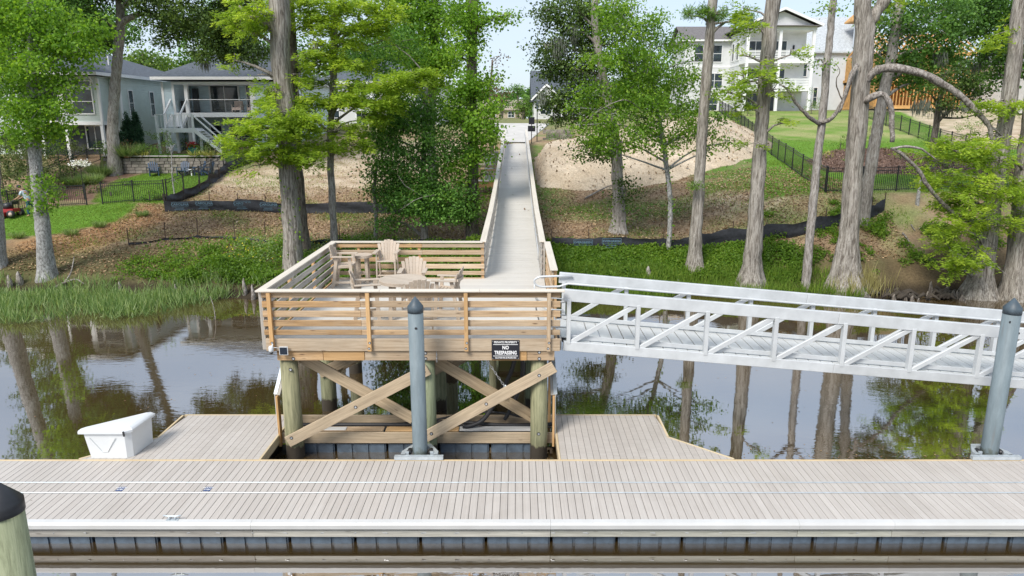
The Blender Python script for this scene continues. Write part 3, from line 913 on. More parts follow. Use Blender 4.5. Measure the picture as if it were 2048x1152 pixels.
# ---- side wings and the walk that joins them behind the platform legs
def wing(name, label, outline, rect, side):
    t = thing(name, (rect[0], 15.4, 0), label, "dock")
    x0, x1 = min(p[0] for p in outline), max(p[0] for p in outline)
    n = int((x1 - x0) / PITCHB)
    for i in range(n + 1):
        a, b2 = x0 + i * PITCHB, min(x0 + i * PITCHB + 0.137, x1)
        if b2 - a < 0.02: continue
        def top(x):
            ys_ = []
            for (ax, ay), (bx, by) in zip(outline, outline[1:] + outline[:1]):
                if min(ax, bx) - 1e-6 <= x <= max(ax, bx) + 1e-6 and abs(ax - bx) > 1e-6:
                    ys_.append(ay + (by - ay) * (x - ax) / (bx - ax))
            return max(ys_) if ys_ else 14.21
        ya, yb = top(a + 1e-4), top(b2 - 1e-4)
        if max(ya, yb) < 14.24: continue
        MB().prism([(a, 14.205), (b2, 14.205), (b2, max(yb, 14.21)), (a, max(ya, 14.21))], DZ - 0.025, DZ).build("plank", M_DECK, t)
    for (ax, ay), (bx, by) in zip(outline, outline[1:]):
        d = (Vector((bx, by, 0)) - Vector((ax, ay, 0))).normalized()
        nrm = Vector((-d.y, d.x, 0)) * 0.03
        beam("edge_trim", Vector((ax, ay, DZ - 0.10)) + nrm, Vector((bx, by, DZ - 0.10)) + nrm, 0.05, 0.215, M_EDGE, t)
    MB().prism([(p[0] * 0.985 + 0.015 * rect[0], p[1] - 0.05 if p[1] > 14.5 else p[1]) for p in outline], 0.16, DZ - 0.03).build("under_frame", M_BLACKP, t)
    for xf in np.arange(rect[1] + 0.62, rect[2] - 0.5, 1.23):
        float_tub(xf, 14.35, 16.4, t)
    return t
wing("side_dock", "grey composite side dock left of the platform, under the white dock box", [(-9.55, 14.21), (-8.34, 15.28), (-8.34, 16.58), (-5.64, 16.58), (-5.64, 14.21)][::1], (-7, -8.3, -5.7), 1)
wing("side_dock", "grey composite side dock right of the platform, with one slanted corner", [(0.96, 14.21), (0.96, 16.58), (3.50, 16.58), (3.50, 15.32), (4.72, 14.21)], (2.2, 1.0, 3.5), 1)

bw = thing("back_walk", (-2.3, 16, 0), "narrow timber walk between the side docks under the platform", "dock")
beam("front_beam", (-5.58, 15.58, 0.33), (0.90, 15.58, 0.33), 0.05, 0.27, M_BRACE, bw)
beam("flat_board", (-5.58, 15.86, 0.42), (-3.2, 15.86, 0.42), 0.24, 0.03, M_WOOD, bw)
beam("flat_board", (-3.15, 15.86, 0.42), (-1.4, 15.86, 0.42), 0.24, 0.03, M_FRESH, bw)
beam("white_cover", (-1.38, 15.86, 0.43), (0.60, 15.86, 0.43), 0.22, 0.03, M_VINYL, bw)
beam("white_cover", (-4.95, 15.83, 0.447), (-4.1, 15.83, 0.447), 0.18, 0.012, M_VINYL, bw)
beam("back_beam", (-5.58, 16.52, 0.36), (0.90, 16.52, 0.36), 0.06, 0.27, M_BRACE, bw)
beam("cross_board", (-5.58, 16.25, 0.33), (0.90, 16.25, 0.33), 0.2, 0.03, M_GREYW, bw)
for xf in np.arange(-4.95, 0.9, 1.23): float_tub(xf, 15.62, 16.5, bw)

# guide frames with white rub strips at each end of the walk
for x, s, lab in ((-5.66, 1, "timber guide frame with white rub strip beside the left front pile"), (0.93, -1, "timber guide frame with white rub strip beside the right front pile")):
    t = thing("guide_frame", (x, 15.7, 0.2), lab, "guide frame", "guide frames with white rub strips")
    beam("upright", (x + s * 0.075, 15.52, 0.16), (x + s * 0.075, 15.52, 1.42), 0.05, 0.16, M_FRESH, t, up=(0, 1, 0))
    beam("upright", (x + s * 0.14, 16.25, 0.2), (x + s * 0.14, 16.25, 2.0), 0.06, 0.14, M_FRESH, t, up=(0, 1, 0))
    beam("slant_board", (x + s * 0.075, 15.52, 1.42), (x + s * 0.10, 16.25, 2.05), 0.05, 0.14, M_GREYW, t, up=(s, 0, 0))
    beam("rub_strip", (x + s * 0.035, 15.52, 0.36), (x + s * 0.035, 15.52, 1.45), 0.02, 0.10, M_VINYL, t, up=(0, 1, 0))
    beam("rub_strip", (x + s * 0.035, 15.52, 1.45), (x + s * 0.06, 16.25, 2.10), 0.02, 0.09, M_GALV, t, up=(s, 0, 0))

# ---- pilings
def cone_pile(x, y, rad, ztop, label, name="steel_piling", cap=M_CAPB, body=M_STEELP, capr=1.03, caph=0.21, band=0.13):
    t = thing(name, (x, y, 0), label, "piling")
    MB().lathe((x, y, 0), [(rad, -2.5), (rad, ztop)], 40).build("pipe" if name == "steel_piling" else "log", body, t, True)
    c = MB().lathe((x, y, 0), [(rad * capr, ztop - band), (rad * capr, ztop), (rad * capr * 0.62, ztop + caph * 0.40), (rad * 0.04, ztop + caph)], 40)
    c.build("cone_cap", cap, t, True)
    return t
p1 = PZ(820, 908, DZ)
t = cone_pile(-2.135, 14.42, 0.163, 3.86, "blue grey steel piling with a cone cap in front of the platform railing")
MB().tube([(-2.135 + .02, 14.42 - .165, 3.42), (-2.135 + .02, 14.42 - .150, 3.42)], 0.028, 10).build("bolt_hole", M_BLACKP, t)
t = cone_pile(10.42, 14.42, 0.172, 3.83, "blue grey steel piling with a cone cap beside the gangway")
for dx, z in ((-0.10, 3.55), (0.12, 3.30)):
    MB().tube([(10.42 + dx, 14.42 - .17 * math.cos(math.asin(dx / .172)) - .004, z), (10.42 + dx, 14.42 - .12, z)], 0.026, 10).build("bolt_hole", M_BLACKP, t)
t = cone_pile(-5.19, 6.45, 0.185, 3.93, "greenish timber pile with a dark cone cap, nearest the camera", "timber_pile", M_BLACKP, M_PILE, 1.06, 0.22, 0.12)

def pile_guide(x, y, r, label):
    t = thing("pile_guide", (x, y, DZ), label, "pile guide", "galvanised pile guides bolted to the dock")
    zt = DZ + 0.02
    MB().box(x - .53, x + .53, 14.14, 14.24, zt, zt + .075).build("base_angle", M_GALV, t)
    hexa = [(-.40, 14.24), (-.40, y - .02), (-.20, y + .34), (.20, y + .34), (.40, y - .02), (.40, 14.24)]
    f = MB()
    hexi = [(-.31, 14.24), (-.31, y - .02), (-.14, y + .25), (.14, y + .25), (.31, y - .02), (.31, 14.24)]
    n = len(hexa)
    vo = [(x + a, b2, zt + .0) for a, b2 in hexa] + [(x + a, b2, zt) for a, b2 in hexi] + [(x + a, b2, zt + .085) for a, b2 in hexa] + [(x + a, b2, zt + .085) for a, b2 in hexi]
    fs = []
    for i in range(n - 1):
        fs += [(i, i + 1, n + i + 1, n + i), (2 * n + i, 3 * n + i, 3 * n + i + 1, 2 * n + i + 1), (i, 2 * n + i, 2 * n + i + 1, i + 1), (n + i, n + i + 1, 3 * n + i + 1, 3 * n + i)]
    f.add(vo, fs).build("hoop", M_GALV, t)
    for s in (-1, 1):
        MB().tube([(x + s * .235, y - .08, zt + .06), (x + s * .235, y + .08, zt + .06)], .055, 12).build("roller", M_BLACKP, t, True)
        MB().box(x + s * .27 - .035, x + s * .27 + .035, y - .13, y - .09, zt + .02, zt + .12).build("bracket", M_GALV, t)
pile_guide(-2.135, 14.42, .163, "galvanised hoop guide holding the piling in front of the platform")
pile_guide(10.42, 14.42, .172, "galvanised hoop guide holding the piling beside the gangway")

# ---- triangular dock box
bx = thing("dock_box", (-8.9, 14.5, DZ), "white triangular dock box on the left corner of the dock", "dock box")
def rounded(pts, k):
    out_ = []
    n = len(pts)
    for i in range(n):
        p, a, b2 = Vector(pts[i]), Vector(pts[i - 1]), Vector(pts[(i + 1) % n])
        out_ += [tuple(p + (a - p).normalized() * k), tuple(p + (b2 - p).normalized() * k)]
    return out_
base = rounded([(-9.40, 14.27), (-8.44, 14.27), (-8.36, 15.16)], 0.09)
topp = rounded([(-9.50, 14.25), (-8.42, 14.25), (-8.35, 15.22)], 0.10)
lid0 = rounded([(-9.62, 14.20), (-8.38, 14.20), (-8.30, 15.34)], 0.13)
lid1 = rounded([(-9.57, 14.23), (-8.41, 14.23), (-8.33, 15.30)], 0.12)
def loft(rings):
    m = MB(); n = len(rings[0][0])
    vs = [(p[0], p[1], z) for r_, z in rings for p in r_]
    fs = [tuple(reversed(range(n))), tuple(range((len(rings) - 1) * n, len(rings) * n))]
    for k in range(len(rings) - 1):
        fs += [(k * n + i, k * n + (i + 1) % n, (k + 1) * n + (i + 1) % n, (k + 1) * n + i) for i in range(n)]
    return m.add(vs, fs)
loft([(base, DZ + .003), (topp, DZ + .60)]).build("body", M_BOXW, bx)
inner = [((p[0] - (-8.8)) * .86 - 8.8, (p[1] - 14.6) * .86 + 14.6) for p in lid1]
loft([(lid0, DZ + .595), (lid0, DZ + .645), (lid1, DZ + .675), (inner, DZ + .70)]).build("lid", M_BOXW, bx)
MB().bar((-8.50, 14.21, DZ + .54), (-8.50, 14.195, DZ + .66), .035, .02).build("latch", M_BLACKP, bx)
q = MB()
for a, b2 in (((-9.28, .50), (-9.05, .16)), ((-9.05, .16), (-8.93, .16)), ((-8.93, .16), (-8.72, .50))):
    q.bar((a[0], 14.268 - .045 * a[1] / .6, DZ + a[1]), (b2[0], 14.268 - .045 * b2[1] / .6, DZ + b2[1]), .012, .012)
q.build("moulded_rib", M_BOXW, bx)

# ================================================================== PLATFORM
PXL, PXR, PYF, PYB, PZD = -5.56, 0.86, 15.14, 21.42, 2.90
pf = thing("viewing_platform", (-2.35, 18.2, 0), "raised timber platform with slatted rails on piles above the water", "platform")
UPY = (0, 1, 0)
# deck boards run across
y = PYF + 0.05
while y < PYB - 0.05:
    beam("deck_board", (PXL + 0.02, y + 0.07, PZD - 0.0125), (PXR - 0.02, y + 0.07, PZD - 0.0125), 0.139, 0.025, M_DECKG, pf, ch=0.003)
    y += 0.1445
# frame
beam("rim_board", (PXL - 0.03, PYF - 0.02, 2.785), (PXR + 0.10, PYF - 0.02, 2.785), 0.045, 0.285, M_WOOD, pf)
for xa, xb in ((-5.40, -4.52), (-4.515, -3.60), (-3.595, 0.855)):
    pass
for xa, xb, yy, m in ((-5.38, -4.35, 15.17, M_WOOD), (-4.34, -3.42, 15.165, M_FRESH), (-3.41, -0.56, 15.17, M_WOOD), (-0.55, 0.22, 15.16, M_FRESH), (0.23, 0.84, 15.17, M_WOOD)):
    beam("girder_board", (xa, yy, 2.525), (xb, yy, 2.525), 0.05, 0.235, m, pf)
beam("rim_board", (PXL - 0.02, PYF + 0.01, 2.785), (PXL - 0.02, PYB, 2.785), 0.045, 0.28, M_WOOD, pf)
beam("rim_board", (PXR + 0.02, PYF + 0.01, 2.785), (PXR + 0.02, PYB, 2.785), 0.045, 0.28, M_WOOD, pf)
beam("rim_board", (PXL, PYB, 2.785), (-1.0, PYB, 2.785), 0.045, 0.28, M_WOOD, pf)
for yy in (18.25, 21.2):
    beam("girder_board", (PXL + 0.12, yy - 0.2, 2.52), (PXR - 0.05, yy - 0.2, 2.52), 0.05, 0.235, M_BRACE, pf)
    beam("girder_board", (PXL + 0.12, yy + 0.2, 2.52), (PXR - 0.05, yy + 0.2, 2.52), 0.05, 0.235, M_BRACE, pf)
for i in range(13):
    x = PXL + 0.2 + i * 0.5
    beam("joist", (x, PYF + 0.06, 2.76), (x, PYB - 0.05, 2.76), 0.045, 0.235, M_BRACE, pf)
beam("end_stub", (PXR + 0.115, PYF + 0.05, 2.77), (PXR + 0.115, PYF + 0.5, 2.77), 0.045, 0.26, M_GREYW, pf)
PILES = []
for yy, xs_ in ((15.40, (-5.21, -2.07, 0.50)), (18.25, (-5.16, -2.15, 0.46)), (21.2, (-5.1, -2.1, 0.45))):
    for x in xs_:
        rr = random.uniform(.195, .21)
        MB().tube([(x, yy, -2.0), (x + random.uniform(-.02, .02), yy, 0.8), (x, yy, 2.62)], [rr * 1.05, rr * 1.02, rr * .95], 20).build("pile", M_PILE, pf, True)
# cross braces: front ones before and behind the legs
def brace(a, b2, yy, h=0.27):
    beam("cross_brace", (a[0], yy, a[1]), (b2[0], yy, b2[1]), 0.05, h, M_BRACE, pf)
brace((-5.30, 0.42), (-2.00, 2.20), 15.155)
brace((-5.0, 2.32), (-2.45, 0.78), 15.64)
brace((-2.12, 0.55), (0.84, 2.26), 15.15)
brace((-1.97, 2.30), (0.42, 0.80), 15.64)
brace((-5.30, 1.05), (-2.3, 2.50), 18.0)
brace((-2.4, 1.05), (0.3, 2.50), 18.0)
brace((-2.3, 2.45), (-5.0, 1.0), 18.5)
brace((0.35, 2.45), (-2.0, 1.0), 18.5)
def bolt(x, yy, z, parent, r=0.024):
    MB().tube([(x, yy + .03, z), (x, yy - .012, z)], r, 8).build("bolt", M_BOLT, parent)
    MB().tube([(x, yy + .001, z), (x, yy - .004, z)], r * 1.7, 10).build("washer", M_BLACKP, parent)
for x, z, yy in ((-5.2, .53, 15.13), (-3.68, 1.29, 15.13), (-2.1, 2.14, 15.13), (-1.97, .64, 15.125), (-.7, 1.37, 15.125), (.50, 2.06, 15.125), (-5.12, 2.17, 15.20),
                 (-5.02, 2.45, 15.145), (-2.05, 2.58, 15.145), (-2.05, 2.45, 15.145), (.5, 2.6, 15.145), (.5, 2.45, 15.145), (.5, .60, 15.20)):
    bolt(x, yy, z, pf)
# railings
CAPZ = 4.035
SLATS = [(3.93, 0.115), (3.72, 0.14), (3.50, 0.14), (3.285, 0.14), (3.075, 0.115)]
POSTX = [-5.43, -3.27, -1.12, 0.70]
for x in POSTX:
    beam("rail_post", (x, PYF - 0.085, 2.66), (x, PYF - 0.085, CAPZ - 0.022), 0.085, 0.085, M_FRESH if x < 0 else M_WOOD, pf, up=UPY)
    bolt(x + .01, PYF - 0.127, 2.86, pf, .018); bolt(x - .01, PYF - 0.127, 2.73, pf, .018)
beam("rail_post", (PXL - 0.085, PYF + 0.05, 2.66), (PXL - 0.085, PYF + 0.05, CAPZ - 0.022), 0.085, 0.085, M_GREYW, pf, up=UPY)
def rail(p0, p1, parent, mat, joints=(), n_off=(0, 0, 0), slats=SLATS, zf=None, thick=0.04):
    p0, p1 = Vector(p0), Vector(p1)
    cuts = [0.0] + list(joints) + [1.0]
    for zc, hh in slats:
        for a, b2 in zip(cuts[:-1], cuts[1:]):
            g = 0.002 / (p1 - p0).length
            q0 = p0.lerp(p1, a + g) + Vector(n_off); q1 = p0.lerp(p1, b2 - g) + Vector(n_off)
            q0.z = zc + (zf(q0.y) if zf else 0); q1.z = zc + (zf(q1.y) if zf else 0)
            beam("rail_slat", q0, q1, thick, hh, mat, parent)
rail((PXL - 0.05, PYF - 0.02, 0), (PXR + 0.10, PYF - 0.02, 0), pf, M_WOOD, (0.33, 0.677))
# left side rail
for yy in (17.2, 19.3, 21.30):
    beam("rail_post", (PXL - 0.085, yy, 2.66), (PXL - 0.085, yy, CAPZ - 0.022), 0.085, 0.085, M_FRESH, pf, up=UPY)
rail((PXL - 0.02, PYF + 0.03, 0), (PXL - 0.02, PYB + 0.0, 0), pf, M_GREYW, (0.35, 0.68))
# back rail
for x in (-4.86, -3.0, -1.06):
    beam("rail_post", (x, PYB + 0.06, 2.66), (x, PYB + 0.06, CAPZ - 0.022), 0.085, 0.085, M_FRESH, pf, up=UPY)
rail((PXL + 0.03, PYB - 0.0, 0), (-1.0, PYB - 0.0, 0), pf, M_WOOD, (0.58,))
# right side rail, from the boardwalk to the gangway
for yy in (17.42, 19.2, 21.25):
    beam("rail_post", (PXR + 0.10, yy, 2.66), (PXR + 0.10, yy, CAPZ - 0.022), 0.085, 0.085, M_FRESH, pf, up=UPY)
rail((PXR + 0.035, 17.33, 0), (PXR + 0.035, PYB, 0), pf, M_WOOD, (0.5,))
for a, b2 in (((PXL - 0.14, PYF - 0.055), (PXR + 0.18, PYF - 0.055)),):
    beam("rail_cap", (a[0], a[1], CAPZ), (-3.0, a[1], CAPZ), 0.19, 0.036, M_CAP, pf)
    beam("rail_cap", (-2.995, a[1], CAPZ), (-0.82, a[1], CAPZ), 0.19, 0.036, M_CAP, pf)
    beam("rail_cap", (-0.815, a[1], CAPZ), (b2[0], a[1], CAPZ), 0.19, 0.036, M_CAP, pf)
beam("rail_cap", (PXL - 0.045, PYF + 0.045, CAPZ), (PXL - 0.045, PYB - 0.06, CAPZ), 0.19, 0.036, M_CAP, pf)
beam("rail_cap", (PXL - 0.14, PYB + 0.04, CAPZ), (-1.05, PYB + 0.04, CAPZ), 0.19, 0.036, M_CAP, pf)
beam("rail_cap", (PXR + 0.06, 17.27, CAPZ), (PXR + 0.06, PYB + 0.02, CAPZ), 0.19, 0.036, M_CAP, pf)

# ---- things fixed to the platform
sg = thing("warning_sign", (-.255, 15.07, 2.70), "black no trespassing sign with white capitals on the platform front", "sign")
sx0, sx1, sz0, sz1 = -.565, .055, 2.455, 2.905
MB().box(sx0, sx1, 15.085, 15.092, sz0, sz1).build("panel", M_SIGN, sg)
def sign_text(t, z, size, bold, sx, shear=0.0):
    M = Matrix.Translation((-.255, 15.0825, z)) @ Matrix.Rotation(R(90), 4, 'X')
    text_mesh("lettering", t, size, M_LETTER, M, sg, bold, sx, shear)
sign_text("PRIVATE PROPERTY", 2.853, .068, .025, .86)
sign_text("NO", 2.727, .118, .035, .78)
sign_text("TRESPASSING", 2.607, .118, .035, .70)
sign_text("VIOLATORS WILL BE PROSECUTED.", 2.49, .046, .03, .66, 0.2)
for z in (2.802, 2.535):
    MB().box(-.53, .02, 15.0815, 15.0835, z - .006, z + .006).build("rule", M_LETTER, sg)
for x in (sx0 + .025, sx1 - .025):
    for z in (sz0 + .025, sz1 - .025):
        MB().tube([(x, 15.084, z), (x, 15.078, z)], .008, 6).build("screw", M_BOLT, sg)

pc = P(543, 699, 15.0)
sc_ = thing("security_camera", (pc.x, 15.0, pc.z), "small white security camera on the platform corner post", "camera")
MB().lathe((pc.x, 14.98, pc.z), [(.03, -.055), (.052, -.04), (.056, .0), (.054, .06), (.04, .085), (.01, .095)], 16).build("housing", M_BOXW, sc_, True)
MB().lathe((pc.x, 14.98, pc.z), [(.005, -.10), (.03, -.09), (.042, -.06), (.04, -.045)], 14).build("lens_dome", M_BLACKP, sc_, True)
MB().tube([(pc.x + .02, 14.99, pc.z + .07), (pc.x + .03, 15.0, pc.z + .115), (pc.x + .03, 15.04, pc.z + .125)], .016, 8).build("bracket", M_BOXW, sc_, True)
pc2 = P(567, 702, 15.0)
sp_ = thing("solar_panel", (pc2.x, 15.0, pc2.z), "small square solar panel in a white frame beside the camera", "solar panel")
MB().box(pc2.x - .095, pc2.x + .095, 15.0, 15.03, pc2.z - .095, pc2.z + .095).build("frame", M_BOXW, sp_)
MB().box(pc2.x - .082, pc2.x + .082, 14.994, 15.001, pc2.z - .082, pc2.z + .082).build("cell", M_SOLAR, sp_)
MB().tube([(pc2.x - .09, 15.0, pc2.z + .06), (pc2.x - .14, 14.99, pc2.z + .08), (pc.x + .04, 14.985, pc.z + .05)], .006, 6).build("cable", M_BOXW, sp_, True)

# hoses, conduit, rigging below the deck
def hose(name, label, cat, pts, r, mat=M_RUB, n=10):
    m = []
    for i in range(len(pts) - 1):
        a, b2 = Vector(pts[i]), Vector(pts[i + 1])
        pa = Vector(pts[i - 1]) if i else a
        pb = Vector(pts[i + 2]) if i + 2 < len(pts) else b2
        for k in range(6):
            t = k / 6
            m.append(0.5 * ((2 * a) + (b2 - pa) * t + (2 * pa - 5 * a + 4 * b2 - pb) * t * t + (-pa + 3 * a - 3 * b2 + pb) * t ** 3))
    m.append(Vector(pts[-1]))
    o = MB().tube(m, r, n).build(name, mat, None, True)
    return tag(o, label, cat)
hose("service_hose", "thick black hose hanging from the deck to the walk below", "hose", [(-.02, 15.9, 2.5), (-.12, 15.95, 1.9), (-.45, 16.0, 1.2), (-.80, 15.9, .66), (-1.15, 15.85, .50), (-1.3, 15.84, .52)], .055)
hose("corrugated_hose", "ribbed grey hose hanging behind the diagonal brace", "hose", [(.12, 16.1, 2.5), (.13, 16.1, 1.9), (.10, 16.15, 1.5), (-.1, 16.2, .9), (-.3, 16.25, .5)], .05, M_BLACKP)
hose("water_pipe", "black pipe lying along the walk under the platform", "pipe", [(-5.5, 16.05, .44), (-4.2, 16.07, .44), (-2.6, 16.02, .47), (-1.6, 16.1, .50), (-.3, 16.02, .45), (.86, 16.05, .46)], .05)
hose("power_cable", "thin dark cable looping over the walk under the platform", "cable", [(-3.6, 16.2, .37), (-2.4, 16.28, .42), (-1.2, 16.3, .62), (-.5, 16.22, .70), (.3, 16.3, .5)], .028)
ch = thing("tie_chain", (-.85, 15.3, 1.7), "pale rope and chain slung below the warning sign", "chain")
pa, pb = Vector((-.72, 15.28, 2.42)), Vector((-.28, 15.55, 1.62))
for i in range(11):
    a = pa.lerp(pb, i / 11); b2 = pa.lerp(pb, (i + 1.25) / 11)
    nrm = Vector((0, 1, 0)) if i % 2 else Vector((.8, 0, .5))
    c = (a + b2) / 2; d = (b2 - a).normalized(); sd_ = d.cross(nrm).normalized()
    L = (b2 - a).length / 2
    ring = [c + d * L * math.cos(an) + sd_ * .02 * math.sin(an) for an in np.linspace(0, 2 * math.pi, 11)]
    MB().tube(ring, .008, 5, cap=False).build("chain_link", M_BOLT, ch, True)
for k in range(5):
    MB().tube([pb + Vector((.01 * k - .02, 0, .05)), pb + Vector((-.03 + .02 * k, .01, -.12)), pb + Vector((-.05 + .025 * k, .0, -.30))], .008, 5).build("rope_strand", M_GALV, ch, True)
ch2 = thing("hanging_chain", (-2.0, 15.1, 2.5), "short chain dangling from bolts beside the steel piling", "chain")
for i in range(6):
    z = 2.60 - i * .04
    ring = [Vector((-1.80 + (.010 * math.cos(an) if i % 2 else 0), 15.12 + (0 if i % 2 else .01 * math.cos(an)), z + .026 * math.sin(an))) for an in np.linspace(0, 2 * math.pi, 9)]
    MB().tube(ring, .006, 5, cap=False).build("chain_link", M_BOLT, ch2)

# ================================================================== BOARDWALK
bwk = thing("boardwalk", (-.12, 42, 0), "long grey boardwalk climbing from the platform to the hill", "boardwalk")
BL, BR = -1.0, 0.74
db = MB()
y = PYB - 0.03
while y < 62.35:
    z = lane(y + .07)
    s = (lane(y + .139) - lane(y)) / .139
    j = random.uniform(-.002, .002)
    db.add([(BL, y, lane(y) - .028), (BR, y, lane(y) - .028), (BR, y + .138, lane(y + .138) - .028), (BL, y + .138, lane(y + .138) - .028),
            (BL, y, lane(y) + j), (BR, y, lane(y) + j), (BR, y + .138, lane(y + .138) + j), (BL, y + .138, lane(y + .138) + j)],
           [(0, 3, 2, 1), (4, 5, 6, 7), (0, 1, 5, 4), (1, 2, 6, 5), (2, 3, 7, 6), (3, 0, 4, 7)])
    y += .1445
db.build("deck_boards", M_DECKG, bwk, kind="stuff")
knots_y = [PYB + .06, 24.5, 28, 31, 34, 38, 42, 46, 50, 54, 58, 62.3]
for a, b2 in zip(knots_y[:-1], knots_y[1:]):
    for x, ii in ((BL - .02, 0), (BR + .02, 1)):
        for zc, hh in SLATS:
            dz = zc - PZD
            beam("rail_slat", (x, a + .004, lane(a) + dz), (x, b2 - .004, lane(b2) + dz), .04, hh, M_GREYW, bwk)
        beam("rim_board", (x, a + .004, lane(a) - .15), (x, b2 - .004, lane(b2) - .15), .045, .26, M_GREYW, bwk)
        beam("rail_cap", (x - (.02 if ii == 0 else -.02), a + .002, lane(a) + CAPZ - PZD), (x - (.02 if ii == 0 else -.02), b2 - .002, lane(b2) + CAPZ - PZD), .19, .036, M_CAP, bwk)
    for x in (BL - .085, BR + .085):
        yy = (a + b2) / 2
        for yq in (a + .1, yy):
            beam("rail_post", (x, yq, lane(yq) - .28), (x, yq, lane(yq) + CAPZ - PZD - .022), .085, .085, M_GREYW, bwk, up=UPY)
for yy in np.arange(24.5, 61, 4.0):
    for x in (BL + .12, BR - .12):
        zt = lane(yy) - .27
        zb = min(gz(x, yy) - .4, zt - .3)
        MB().tube([(x, yy, zb), (x, yy, zt)], .14, 12).build("pile", M_PILE, bwk, True)
    beam("girder_board", (BL - .1, yy, lane(yy) - .40), (BR + .1, yy, lane(yy) - .40), .08, .235, M_BRACE, bwk)
hr = [(BR - .09, PYB - .1, lane(PYB) + .60)] + [(BR - .09, yy, lane(yy) + .88) for yy in (PYB, 24, 28, 31, 34, 40, 48, 56, 62.2)]
MB().tube(hr, .021, 8).build("handrail", M_ALU, bwk, True)
for yy in np.arange(22.5, 62, 2.0):
    MB().tube([(BR - .09, yy, lane(yy) + .87), (BR - .05, yy, lane(yy) + .80), (BR + .0, yy, lane(yy) + .80)], .012, 6).build("handrail_bracket", M_ALU, bwk)

# side landing with utility cabinets left of the boardwalk
sl = thing("side_landing", (-1.9, 46, 0), "small timber landing with slat rail beside the boardwalk", "platform")
LZ = 3.92
for k in range(9):
    beam("deck_board", (-2.75, 44.98 + k * .1445, LZ - .012), (-1.12, 44.98 + k * .1445, LZ - .012), .139, .025, M_CAP, sl)
beam("rim_board", (-2.78, 44.88, LZ - .20), (-1.12, 44.88, LZ - .20), .045, .34, M_FRESH, sl)
beam("trim_board", (-2.80, 44.85, LZ + .02), (-1.12, 44.85, LZ + .02), .06, .05, M_CAP, sl)
for z in (4.28, 4.52, 4.76):
    beam("rail_slat", (-2.45, 46.3, z), (-1.12, 46.3, z), .04, .15, M_WOOD, sl)
beam("rail_cap", (-2.55, 46.3, 4.90), (-1.12, 46.3, 4.90), .18, .036, M_CAP, sl)
for x in (-2.4, -1.25):
    beam("rail_post", (x, 46.36, LZ - .2), (x, 46.36, 4.88), .085, .085, M_FRESH, sl, up=UPY)
for x, yy in ((-2.6, 45), (-1.3, 45), (-2.6, 46.2), (-1.3, 46.2)):
    MB().tube([(x, yy, gz(x, yy) - .3), (x, yy, LZ - .05)], .12, 10).build("pile", M_PILE, sl, True)
ub = thing("utility_cabinet", (-1.85, 48, 0), "grey electrical cabinet with a timber back board beside the boardwalk", "cabinet")
gzb = gz(-1.8, 48)
MB().box(-2.15, -1.55, 47.7, 48.05, gzb - .2, gzb + 1.95).build("cabinet_body", M_PANELG, ub)
MB().box(-2.10, -1.60, 47.67, 47.70, gzb + 1.0, gzb + 1.85).build("door", M_BOXW, ub)
MB().box(-1.50, -1.22, 47.75, 47.95, gzb - .2, gzb + 2.2).build("back_board", M_GREYW, ub)
MB().box(-2.22, -1.48, 47.62, 48.12, gzb + 1.95, gzb + 2.0).build("hood", M_CAP, ub)

# ================================================================== GANGWAY
gw = thing("gangway", (1.1, 16, 2.7), "white aluminium truss gangway sloping down to the right from the platform", "gangway")
GS = -0.0874
def gzx(x): return 3.88 + GS * (x - 1.0)
NY, FY = 15.36, 17.15
GX0, BAY, NB = 1.16, 1.555, 15
GXE = GX0 + BAY * NB
TOPH, BOTH, GH = 0.265, 0.22, 1.26
for yy in (NY, FY):
    cuts = [GX0 - .12, GX0 + 6.05, GX0 + 12.3, GX0 + 18.5, GXE + .1]
    for a, b2 in zip(cuts[:-1], cuts[1:]):
        beam("top_chord", (a + .002, yy, gzx(a)), (b2 - .002, yy, gzx(b2)), .11, TOPH, M_ALU, gw, ch=.008)
        beam("bottom_chord", (a + .002, yy, gzx(a) - GH + .08), (b2 - .002, yy, gzx(b2) - GH + .08), .11, BOTH, M_ALU, gw, ch=.008)
    for i in range(NB + 1):
        x = GX0 + i * BAY
        beam("truss_post", (x, yy, gzx(x) - GH + .14), (x, yy, gzx(x) - .09), .09, .135, M_ALU, gw, up=UPY)
        if i < NB:
            beam("truss_diagonal", (x + .07, yy, gzx(x) - GH + .17), (x + BAY - .07, yy, gzx(x + BAY) - .11), .07, .105, M_ALU, gw)
    s = 1 if yy == NY else -1
    beam("toe_rail", (GX0, yy + s * .08, gzx(GX0) - GH + .27), (GXE, yy + s * .08, gzx(GXE) - GH + .27), .03, .10, M_ALU, gw)
    yr = yy + s * .13
    pts = [(GX0 + .1 + 0.6 * k, yr, gzx(GX0 + .1 + .6 * k) - .11) for k in range(int((GXE - GX0) / .6))]
    x0, zt, zb = GX0 - .22, gzx(GX0) - .09, gzx(GX0) - .40
    loop = [(GX0 + .2, yr - s * .02, gzx(GX0) + .06), (x0 + .05, yr, zt + .16)]
    for k in range(9):
        an = math.pi / 2 + math.pi * k / 8
        loop.append((x0 - .30 + .22 * math.cos(an), yr, zt + .02 + .13 * math.sin(an)))
    loop += [(x0 + .1, yr, zt - .10)] + pts
    MB().tube(loop, .027, 8).build("handrail", M_ALU, gw, True)
    x1 = x0 - .50
    MB().tube([(x1 - .01, yr, zt + .02), (x1 - .01, yr, zt - .25), (x1 + .06, yr, zt - .55), (x1 + .3, yr, zt - .68), (GX0, yr, zt - .70)], .019, 8).build("guard_loop", M_ALU, gw, True)
    MB().tube([(x1 + .02, yr, zt - .35), (GX0, yr, zt - .42)], .017, 8).build("guard_bar", M_ALU, gw, True)
k = 0
x = GX0 - .05
